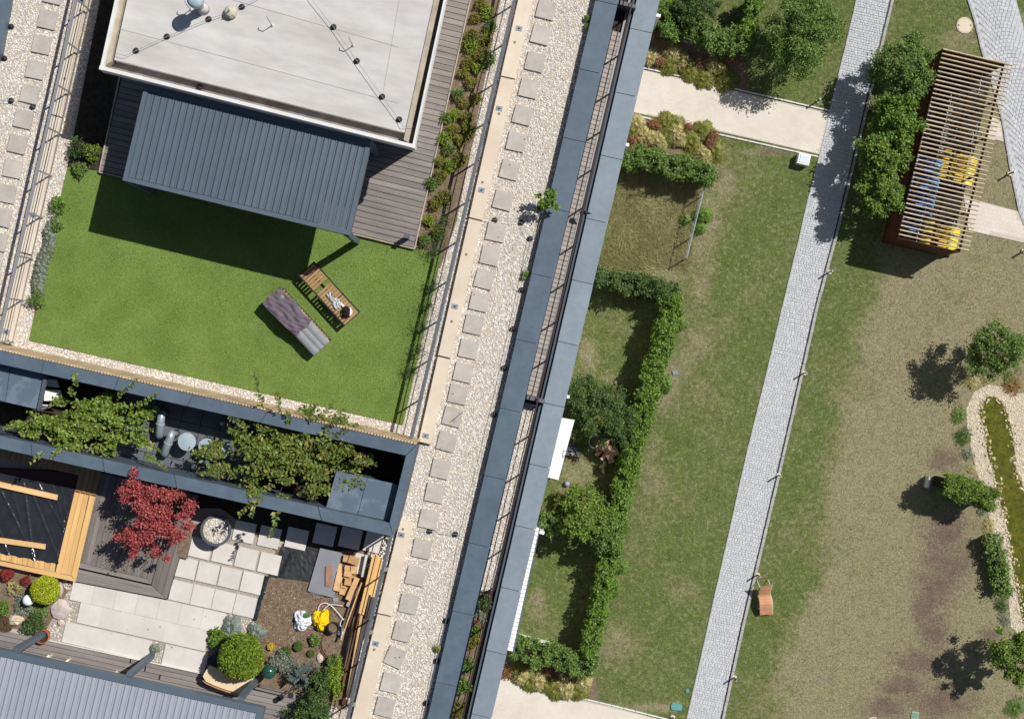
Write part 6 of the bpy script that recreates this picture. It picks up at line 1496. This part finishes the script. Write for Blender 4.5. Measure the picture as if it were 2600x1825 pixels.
# awnings
q_ = gp([zP(455, 530), zP(715, 565), zP(445, 1560), zP(235, 1510)], 2.3)
t = thing('awning', 'plain white cloth awning standing out from under the parapet', 'awning', (q_[0].x, q_[0].y, 0)); ext = Vector((-.5, .12, 0))
part('cloth', MB().prism([q_[0] + ext, q_[1], q_[2], q_[3] + ext], 2.28, 2.3), M_white, t)
for p in (q_[1], q_[2]): part('post', MB().bar((p.x - .05, p.y, 0), (p.x - .05, p.y, 2.27), .05), M_galv, t)
m = MB()
for a, b in (((530, 1070), (590, 1080)), ((530, 1070), (515, 1190)), ((515, 1190), (590, 1120))): m.bar(G(*zP(*a), 2.32), G(*zP(*b), 2.32), .02, .015)
part('strap', m, mat('strap_grey', (96, 98, 104), rough=.6), t)
t = thing('slat_awning', 'long white slatted awning with a dark side rail along the parapet', 'awning', (*G(1355, 1337, 0)[:2], 0))
A, B, C_, D_ = (1345, 1334), (1369, 1340), (1301, 1654), (1276, 1648)
for i in range(30):
    s0, s1 = i / 30, (i + .86) / 30; q_ = gp([lerp(A, D_, s0), lerp(B, C_, s0), lerp(B, C_, s1), lerp(A, D_, s1)], 2.5); c = sum(q_, Vector()) / 4
    piece('slat', M_white, t, (c.x, c.y, 2.5), (q_[1] - q_[0]).length, (q_[3] - q_[0]).length, .02, ANG, rx=-.09)
bpiece('side_rail', M_frame, t, G(1371, 1334, 2.45), G(1303, 1660, 2.45), .07, .1)
for p in (G(1371, 1336, 2.4), G(1303, 1658, 2.4)): bpiece('post', M_frame, t, p, (p.x, p.y, 0), .06)

# bicycle shed
HS = 2.4
TLs, TRs, BRs, BLs = (2396, 121), (2572, 162), (2458, 643), (2281, 602)
sh_ = thing('bicycle_shed', 'brown timber bicycle shed with an open roof of parallel beams', 'shed', (*G(2400, 380, 0)[:2], 0))
q_ = gp([TLs, TRs, BRs, BLs], HS); ul = (q_[1] - q_[0]).normalized(); vl = (q_[3] - q_[0]).normalized(); NB = 43
part('floor', MB().prism([q_[0], q_[1], q_[2], q_[3]], .002, .05), mat('shed_floor', (34, 30, 30), (28, 26, 26), scale=4, rough=.9), sh_)  # floor coloured near black for the shade under the roof beams
for i in range(NB):
    s = (i + .3) / NB; a, b = q_[0].lerp(q_[3], s), q_[1].lerp(q_[2], s)
    bpiece('roof_beam', M_beam, sh_, a - Vector((0, 0, .06)), b + ul * .02 - Vector((0, 0, .07)), .052, .12)
for s in (.06, .5, .9):
    a = q_[0].lerp(q_[1], s); b = q_[3].lerp(q_[2], s); bpiece('purlin', M_shedw, sh_, a - Vector((0, 0, .25)), b - Vector((0, 0, .25)), .07, .13)
for k in range(18):
    z = .12 + k * .122
    a = q_[0] + ul * .03; b = q_[3] + ul * .03; piece('wall_slat', M_shedw, sh_, ((a.x + b.x) / 2, (a.y + b.y) / 2, z), (b - a).length, .03, .085, math.atan2((b - a).y, (b - a).x))
    a = q_[3] + ul * .06; b = q_[2] - ul * .35; piece('wall_slat', M_shedw, sh_, ((a.x + b.x) / 2, (a.y + b.y) / 2, z), (b - a).length, .03, .118, math.atan2((b - a).y, (b - a).x))
    a = q_[0] + ul * .06 + vl * .03; b = q_[1] - ul * .35 + vl * .03; piece('wall_slat', M_shedw, sh_, ((a.x + b.x) / 2, (a.y + b.y) / 2, z), (b - a).length, .03, .118, math.atan2((b - a).y, (b - a).x))
for k in range(6):
    for s in (.04, .88):
        p = (q_[0].lerp(q_[3], .01 + k * .196)).lerp(q_[1].lerp(q_[2], .01 + k * .196), s); piece('post', M_shedw, sh_, (p.x, p.y, 1.08), .09, .09, 2.12, ANG)
def bicycle(label, mf, fend, loc, rot, group):
    t = thing('bicycle', label, 'bicycle', (0, 0, 0), group)
    for x in (-.52, .52):
        wh = MB(); N_ = 22
        vs = []; fs = []
        for i in range(N_):
            a_ = i * 2 * math.pi / N_
            for j in range(5):
                b_ = j * 2 * math.pi / 5; rr = .33 + .02 * math.cos(b_); vs.append((x + rr * math.cos(a_), .02 * math.sin(b_), .34 + rr * math.sin(a_)))
        for i in range(N_):
            for j in range(5): fs.append((i * 5 + j, ((i + 1) % N_) * 5 + j, ((i + 1) % N_) * 5 + (j + 1) % 5, i * 5 + (j + 1) % 5))
        wh.add(vs, fs); wo = part('wheel', wh, M_black, t)
        sp_ = MB()
        for k in range(6): sp_.bar((x - .31 * math.cos(k * .52), 0, .34 - .31 * math.sin(k * .52)), (x + .31 * math.cos(k * .52), 0, .34 + .31 * math.sin(k * .52)), .006)
        part('spokes', sp_, M_galv, wo)
        if fend:
            fm = MB(); vs = []; fs = []
            for i in range(11):
                a_ = math.radians(10 + i * 16)
                for yy in (-.085, .085): vs.append((x + .39 * math.cos(a_), yy, .34 + .39 * math.sin(a_)))
            for i in range(10): fs.append((2 * i, 2 * i + 1, 2 * i + 3, 2 * i + 2))
            fm.add(vs, fs); o = part('mudguard', fm, mf, t); sdf = o.modifiers.new('thickness', 'SOLIDIFY'); sdf.thickness = .006
    m = MB(); bb = (-.08, 0, .3); st = (-.2, 0, .78); hdp = (.36, 0, .82)
    for a, b in ((bb, st), (bb, (.4, 0, .62)), (st, hdp), (bb, (-.52, 0, .34)), (st, (-.52, 0, .34)), (hdp, (.52, 0, .34))): m.bar(a, b, .045 if fend else .035)
    part('frame', m, mf, t)
    m = MB(); m.tube([(.3, -.29, .98), (.38, -.16, .98), (.37, 0, .96), (.38, .16, .98), (.3, .29, .98)], .014, 5); m.bar((.37, 0, .8), (.37, 0, .97), .03); part('handlebar', m, M_galv, t)
    m = MB(); m.blob((-.24, 0, .86), .13, .07, .04, 8, 5); part('saddle', m, M_black, t)
    return t
MBk = mat('bike_black', (44, 44, 50), rough=.3, spec=.6); MBb = mat('bike_blue', (70, 145, 225), rough=.35, spec=.6); MBy = mat('bike_yellow', (244, 212, 20), rough=.35, spec=.6)
def bikes(label, mf, fend, pts, rot, group):
    proto = None
    for i, (x, y) in enumerate(pts):
        p = G(x, y, .5)
        if proto is None: proto = bicycle(label, mf, fend, None, 0, group); o = proto
        else: o = copy_tree(proto)
        o.location = (p.x, p.y, .02); o.rotation_euler = (random.uniform(-.05, .05), 0, rot + random.uniform(-.04, .04))
sl_ = lambda x0, y0, n, dy: [(x0 - i * dy * .24, y0 + i * dy) for i in range(n)]
bikes('dark city bicycle in the left row of the shed', MBk, True, sl_(2385, 258, 10, 14.2), ANG + .04, 'dark bicycles in the shed')
bikes('blue bicycle parked in the left row of the shed', MBb, True, sl_(2352, 404, 10, 14.6), ANG, 'blue bicycles in the shed')
bikes('slim blue bicycle in the lower left shed corner', MBb, False, sl_(2312, 556, 5, 13.8), ANG, 'slim blue bicycles in the shed')
bikes('yellow bicycle in the upper yellow group of the shed', MBy, True, sl_(2436, 396, 6, 12.8), ANG, 'upper yellow bicycles in the shed')
bikes('yellow bicycle in the lower yellow group of the shed', MBy, True, sl_(2393, 574, 5, 12.8), ANG, 'lower yellow bicycles in the shed')
bikes('dark bicycle in the right row of the shed', MBk, False, [(2462, 200), (2458, 224), (2450, 330), (2440, 352)], ANG, 'dark bicycles in the right row of the shed')

# small things of the park
p = G(2449, 65, .03); t = thing('manhole_cover', 'round cream manhole cover in the grass near the cobbled square', 'manhole cover', (p.x, p.y, 0))
part('ring', MB().lathe((p.x, p.y, .0), [(.4, 0), (.38, .04), (.345, .04), (.345, .02)], 36), M_coping, t); part('lid', MB().cone((p.x, p.y, .0), (p.x, p.y, .045), .33, .33, 36), M_coping, t)
for s in (-1, 1): part('grip', MB().box((p.x + s * .28, p.y, .047), .05, .09, .008, .2), M_brownm, t)
for i, (x, y, lb) in enumerate([(2105, 691, 'path bollard nearest the bicycle shed'), (2041, 947, 'second path bollard below the shed'), (1976, 1206, 'path bollard halfway between the shed and the deck chair'), (1923, 1458, 'path bollard just above the wooden deck chair'), (1864, 1718, 'lowest path bollard on the right kerb'), (1708, 1819, 'bollard at the corner of the lower cream path'), (2074, 259, 'slim bollard at the upper cream path'), (2562, 442, 'bollard beside the cobbled square'), (2598, 638, 'bollard at the right edge of the picture')]):
    p = G(x, y, 0); k = .6 if i == 6 else 1; t = thing('path_bollard', lb, 'bollard', (p.x, p.y, 0), 'dark bollards on pale feet')
    part('foot', MB().box((p.x, p.y, .035), .2 * k, .17 * k, .07, ANG), M_coping, t)
    part('post', MB().box((p.x - .01, p.y, .35), .055, .055, .58, ANG), M_dark, t); part('head', MB().box((p.x - .01, p.y, .65), .075, .075, .05, ANG), M_galv, t)
# deck chair
a = G(*zX(1250, 335), .8); b = G(*zX(1368, 322), .8); dc = thing('deck_chair', 'reddish wooden reclining chair with white metal legs on the lawn by the path', 'deck chair', (*G(*zX(1310, 480), 0)[:2], 0))
pr = [((1262, 330), (1368, 318), .85), ((1255, 355), (1360, 345), .72), ((1248, 380), (1352, 372), .6), ((1243, 405), (1345, 398), .48), ((1232, 420), (1350, 416), .4), ((1238, 440), (1358, 436), .38), ((1242, 462), (1364, 458), .4), ((1246, 485), (1368, 482), .44), ((1248, 508), (1370, 505), .46), ((1250, 532), (1371, 528), .43), ((1250, 556), (1372, 552), .38), ((1251, 582), (1372, 576), .32), ((1252, 612), (1372, 603), .25)]
for i in range(len(pr) - 1):
    A, B, h1 = pr[i]; C_, D_, h2 = pr[i + 1]; n_s = 2 if i else 2
    for k in range(n_s):
        t0, t1 = k / n_s, (k + .86) / n_s
        pa, pb2 = G(*zX(*A), h1).lerp(G(*zX(*C_), h2), t0), G(*zX(*A), h1).lerp(G(*zX(*C_), h2), t1); pc, pd2 = G(*zX(*B), h1).lerp(G(*zX(*D_), h2), t1), G(*zX(*B), h1).lerp(G(*zX(*D_), h2), t0)
        m = MB(); up = Vector((0, 0, .018)); m.add([pa, pb2, pc, pd2, pa + up, pb2 + up, pc + up, pd2 + up], [(0, 1, 2, 3), (7, 6, 5, 4), (0, 4, 5, 1), (1, 5, 6, 2), (2, 6, 7, 3), (3, 7, 4, 0)]); part('slat', m, M_bench, dc)
for s in (0, 1):
    pts = [G(*zX(*p[s]), p[2] - .03) for p in pr]; m = MB(); m.tube(pts, .018, 6); part('side_tube', m, M_white, dc)
    k1, k2 = pts[1], pts[10]; m = MB(); m.tube([k1, Vector((k1.x - .02, k1.y + .25, .0))], .018, 6); m.tube([k2, Vector((k2.x, k2.y, .0))], .018, 6); m.tube([pts[5], Vector((pts[5].x, pts[5].y, 0))], .018, 6); part('leg', m, M_white, dc)
M_teal = mat('teal_plastic', (98, 160, 158), (88, 150, 148), scale=4, rough=.6)
q_ = gp([zX(392, 1480), zX(410, 1452), zX(490, 1468), zX(504, 1480), zX(492, 1532), zX(400, 1520)], .06)
solo('valve_cover', MB().prism(q_, .005, .06), M_teal, 'rectangular teal plastic cover beside the lower cream path', 'cover', origin=(q_[0].x, q_[0].y, 0))
p = G(*zX(552, 1338), .05); solo('valve_cover', MB().cone((p.x, p.y, .005), (p.x, p.y, .05), .09, .085, 20), M_teal, 'small round teal cover in the grass beside the path', 'cover', origin=(p.x, p.y, 0))
p = G(*zY(328, 995), .04); solo('valve_cover', MB().box((p.x, p.y, .03), .24, .2, .05, .2), mat('grey_green_cover', (130, 144, 138), rough=.7), 'small grey green cover in the dry grass by the hedge', 'cover', origin=(p.x, p.y, 0))
p = G(*zV(960, 1570), .04); t = thing('valve_cover', 'square green cover with a pale rim at the lower edge of the dry lawn', 'cover', (p.x, p.y, 0))
part('rim', MB().box((p.x, p.y, .02), .33, .33, .04, -.1), mat('pale_green', (168, 186, 168), rough=.7), t); part('lid', MB().box((p.x, p.y, .043), .26, .27, .012, -.1), mat('green_lid', (108, 150, 126), rough=.6), t)
p = G(*zV(500, 1605), .1); rockm = MB(); rockm.blob((p.x, p.y, .04), .22, .08, .06, 9, 5, .2, 8); solo('rock', rockm, M_rock, 'pale flat stone cut by the lower edge of the dry lawn', 'rock', origin=(p.x, p.y, 0))
# garden things
def ball(lb, f, x, y, r, m_): p = G(*f(x, y), r); solo('ball', MB().blob((p.x, p.y, r), r, r, r, 18, 12), m_, lb, 'ball', origin=(p.x, p.y, r), smooth=True)
ball('pink and blue toy ball on the lawn', zP2, 590, 185, .13, mat('ball_print', (214, 120, 170), (130, 170, 214), scale=7, rough=.4, lo=.48, hi=.52))
ball('small red ball in the grass below the awning', zP, 720, 1215, .07, mat('red_plastic', (220, 90, 96), rough=.4))
M_pink = mat('beige_wood', (214, 172, 146), (190, 146, 120), scale=4, rough=.7)
p = G(*zP(1300, 1050), .6); t = thing('garden_table', 'beige wooden garden table in the shade below the dark shrubs', 'table', (p.x, p.y, 0))
part('top', MB().box((p.x, p.y, .6), .62, .8, .04, .5), M_pink, t)
for a_ in (-1, 1):
    for b_ in (-1, 1): part('leg', MB().box((p.x + a_ * .24, p.y + b_ * .28, .29), .05, .05, .57, .5), M_pink, t)
for i, (x, y, k) in enumerate(((1125, 1040, 0), (1200, 1000, .5), (1130, 1130, 1), (1320, 1225, .3), (1180, 1170, .8))):
    p = G(*zP(x, y), .42); t = thing('garden_stool', ['small beige stool at the upper left of the garden table', 'small beige stool nearest the white hoop', 'small beige stool at the left of the garden table', 'small beige stool lying below the garden table', 'small beige stool below left of the garden table'][i], 'stool', (p.x, p.y, 0), 'beige stools around the garden table')
    part('seat', MB().box((p.x, p.y, .4), .3, .3, .04, k), M_pink, t)
    for a_ in (-1, 1):
        for b_ in (-1, 1): part('leg', MB().box((p.x + a_ * .09, p.y + b_ * .09, .19), .035, .035, .37, k), M_pink, t)
p = G(*zP(1060, 930), .05); m = MB(); m.tube([p + Vector((.3 * math.cos(k * .349), .3 * math.sin(k * .349), .02)) for k in range(19)], .018, 6); solo('hoop', m, M_white, 'thin white hoop in the grass beside the stools', 'hoop', origin=p)
crp = G(*zP(660, 1050), .3)
m = MB(); R = np.random.default_rng(4)
for k in range(14): m.bar(crp + Vector(R.uniform(-.3, .3, 3)) * 1.0 + Vector((0, 0, .0)), crp + Vector(R.uniform(-.4, .4, 3)) + Vector((0, 0, .1)), R.uniform(.05, .22), .03)
solo('folded_furniture', m, mat('mixed_grey', (120, 122, 134), (60, 60, 70), scale=9, rough=.5), 'heap of grey folded garden furniture beside the white awning', 'furniture heap', origin=crp)
p = G(*zP(1175, 1340), .1); m = MB(); m.blob((p.x, p.y, .1), .12, .1, .1, 10, 6, .25, 3); m.blob((p.x + .12, p.y + .14, .1), .1, .12, .1, 10, 6, .25, 4); m.blob((p.x + .06, p.y - .2, .08), .07, .16, .08, 10, 6, .25, 5)
solo('toy', m, mat('toy_yellow', (208, 200, 110), (228, 226, 214), scale=9, rough=.5, lo=.48, hi=.54), 'yellow and white plastic toys at the shadow edge', 'toys', origin=(p.x, p.y, 0))
t = thing('raised_bed', 'wooden raised bed edge under the leafy fruit tree', 'raised bed', (*G(*zP2(800, 500), 0)[:2], 0)); cs = [zP2(460, 350), zP2(1140, 525), zP2(1000, 900), zP2(350, 700)]
for a, b in zip(cs, cs[1:] + cs[:1]): part('board', MB().bar(G(*a, .32), G(*b, .32), .06, .34), mat('bed_wood', (214, 160, 112), rough=.7), t)
p = G(1517, 678, .2); t = thing('flower_pot', 'red flower pot at the parapet beside the grey green cross hedge', 'pot', (p.x, p.y, 0)); part('bowl', MB().lathe((p.x, p.y, 0), [(.1, 0), (.15, .28), (.12, .28), (.11, .2)], 18), mat('red_pot', (168, 84, 66), rough=.7), t)
part('soil', MB().cone((p.x, p.y, .2), (p.x, p.y, .22), .115, .115, 14), M_soild, t)
p = G(1514, 690, .2); solo('white_box', MB().box((p.x, p.y, .15), .24, .16, .3, -.2), M_white, 'small white box beside the red flower pot', 'box', origin=(p.x, p.y, 0))
p = G(*zQ(1750 + 0, 0)) if False else G(1973, 393, .45); t = thing('white_stool', 'white block with a pale blue tray on the lawn below the cream path', 'stool', (*G(2040, 404, 0)[:2], 0))
p = G(2042, 404, .45); part('block', MB().box((p.x, p.y, .22), .56, .5, .44, ANG), M_white, t); part('tray', MB().box((p.x, p.y, .453), .4, .36, .02, ANG), mat('pale_blue', (206, 218, 226), rough=.5), t)

# pond
water = [(2509, 1006), (2490, 1026), (2485, 1045), (2492, 1070), (2498, 1090), (2506, 1150), (2520, 1190), (2533, 1252), (2545, 1300), (2556, 1335), (2568, 1416), (2580, 1490), (2594, 1568), (2612, 1620), (2700, 1640), (2660, 1330), (2612, 1262), (2594, 1226), (2580, 1190), (2576, 1130), (2570, 1100), (2559, 1052), (2545, 1024), (2530, 1008)]
shore = [(2509, 976), (2472, 996), (2452, 1040), (2457, 1097), (2467, 1148), (2478, 1190), (2488, 1231), (2507, 1296), (2527, 1372), (2549, 1448), (2558, 1500), (2567, 1590), (2592, 1616), (2720, 1660), (2720, 960), (2590, 1000), (2560, 985)]
struct('shore', MB().prism(gp(shore), .001, .012), mat('shore_sand', (206, 194, 172), (178, 166, 146), scale=9, rough=.95, bump=.5))
struct('pond_bed', MB().prism(gp(water, 0), .013, .016), mat('pond_bed', (116, 118, 28), (46, 56, 18), scale=3.2, rough=.9, grain=.55, gscale=11, lo=.3, hi=.7))
o = struct('pond_water', MB().prism(gp(water, 0), .05, .055), None); wm = bpy.data.materials.new('pond_water'); wm.use_nodes = True; pp = wm.node_tree.nodes['Principled BSDF']; pp.inputs['Base Color'].default_value = (*s2l((200, 196, 120)), 1); pp.inputs['Roughness'].default_value = .06; pp.inputs['Transmission Weight'].default_value = .9; pp.inputs['IOR'].default_value = 1.2; pp.inputs['Alpha'].default_value = .35
o.data.materials.append(wm)
P = scatter([(p.x, p.y) for p in gp(shore)], 330); Q = np.column_stack(px_of(P[:, 0], P[:, 1])); P = P[~inpoly(Q, water)]
M_shst = mat('shore_stone', (220, 206, 180), rnd='island', c3=[(236, 224, 200), (206, 190, 160), (226, 214, 194), (180, 172, 160)], amt=.12, rough=.8)
o = link('shore_pebbles', stone_mesh('shore_pebbles', P, .012, .03, .06), M_shst); o['kind'] = 'stuff'; o['label'] = 'pale pebbles of the pond shore'; o['category'] = 'pebbles'
R = np.random.default_rng(12); pr_ = []
for i in range(len(water) - 1):
    a, b = G(*water[i]), G(*water[i + 1]); k = int((b - a).length / .045)
    for j in range(k):
        p = a.lerp(b, R.random()); nrm = Vector((-(b - a).y, (b - a).x, 0)).normalized(); pr_.append((p.x + nrm.x * R.normal(.02, .13), p.y + nrm.y * R.normal(.02, .13)))
o = link('shore_stones', stone_mesh('shore_stones', np.array(pr_), .035, .05, .1, .6), M_shst); o['kind'] = 'stuff'; o['label'] = 'larger pale stones lining the water of the pond'; o['category'] = 'stones'
for i, (f, x, y, r, L_, n, lm, lb) in enumerate([(zT, 1350, 1230, .45, .55, 420, L_fern, 'dark grass clump at the upper left of the pond shore'), (zT, 1390, 1440, .35, .45, 420, L_dark, 'second dark grass clump down the pond shore'), (zU, 1600, 60, .35, .5, 420, L_fern, 'grass clump above the bare patch on the pond shore'), (zU, 1640, 240, .25, .4, 260, L_lav, 'grey green clump on the pond shore'), (zU, 1680, 420, .25, .35, 220, L_straw, 'straw clump on the pond shore above the oblong hedge'),
        (zU, 1800, 900, .3, .4, 320, L_lav, 'grey clump just below the oblong hedge'), (zU, 1880, 1080, .3, .4, 300, L_straw, 'pale clump between the oblong hedge and the long rushes'), (zV, 1930, 200, .4, .6, 600, L_fern, 'rush clump at the end of the long stand'),
        (zV, 1900, 370, .35, .45, 420, L_dark, 'dark clump below the long rush stand'), (zV, 1930, 520, .3, .4, 320, L_lav, 'grey clump at the narrow end of the shore'), (zV, 2060, 1480, .5, .6, 700, L_fern, 'dark grass clump in the lower right corner'), (zT, 1480, 880, .35, .45, 380, L_straw, 'yellowish grass under the round pond tree'), (zT, 1900, 900, .5, .6, 700, leaf('rust_grass', [(150, 112, 66), (176, 146, 94), (120, 92, 56)]), 'rust coloured grass clump at the head of the pond'), (zT, 1640, 850, .3, .4, 300, L_straw, 'straw grass at the foot of the round pond tree')]):
    tuft('shore_grass', lb, 'grass clump', *f(x, y), r * random.uniform(.9, 1.5), L_ * .35, int(n * .3), lm, base=0.0, wd=.016, lean=(.8, 1.52))

hedge('rush_stand', 'long dark green stand of rushes along the pond shore', 'rushes', [zU(1920, 1200), zU(1975, 1400), zV(1915, 60), zV(1940, 230)], .62, .75, 4200, .075, L_fern, rough=.35)

# ------------------------------------------------------------------ one label each for the repeats
ORD = ['first', 'second', 'third', 'fourth', 'fifth', 'sixth', 'seventh', 'eighth', 'ninth', 'tenth', 'eleventh', 'twelfth', 'thirteenth', 'fourteenth', 'fifteenth', 'sixteenth', 'seventeenth', 'eighteenth', 'nineteenth', 'twentieth']
ORD += ['twenty-' + o for o in ORD[:9]] + ['thirtieth'] + ['thirty-' + o for o in ORD[:9]]
groups = {}
for o in COL.objects:
    if o.parent is None and o.get('group') and o.get('label'): groups.setdefault((o['group'], o['label']), []).append(o)
for (g_, lb), os_ in groups.items():
    if len(os_) < 2 or len(os_) > len(ORD): continue
    xs = [o.location.x for o in os_]; ys = [o.location.y for o in os_]
    vert = (max(ys) - min(ys)) > (max(xs) - min(xs)) * .8
    os_.sort(key=lambda o: -o.location.y if vert else o.location.x)
    for i, o in enumerate(os_):
        o['label'] = lb + (', %s from the %s' % (ORD[i], 'top' if vert else 'left'))
        if len(o['label'].split()) > 16: print('LONG', o['label'])
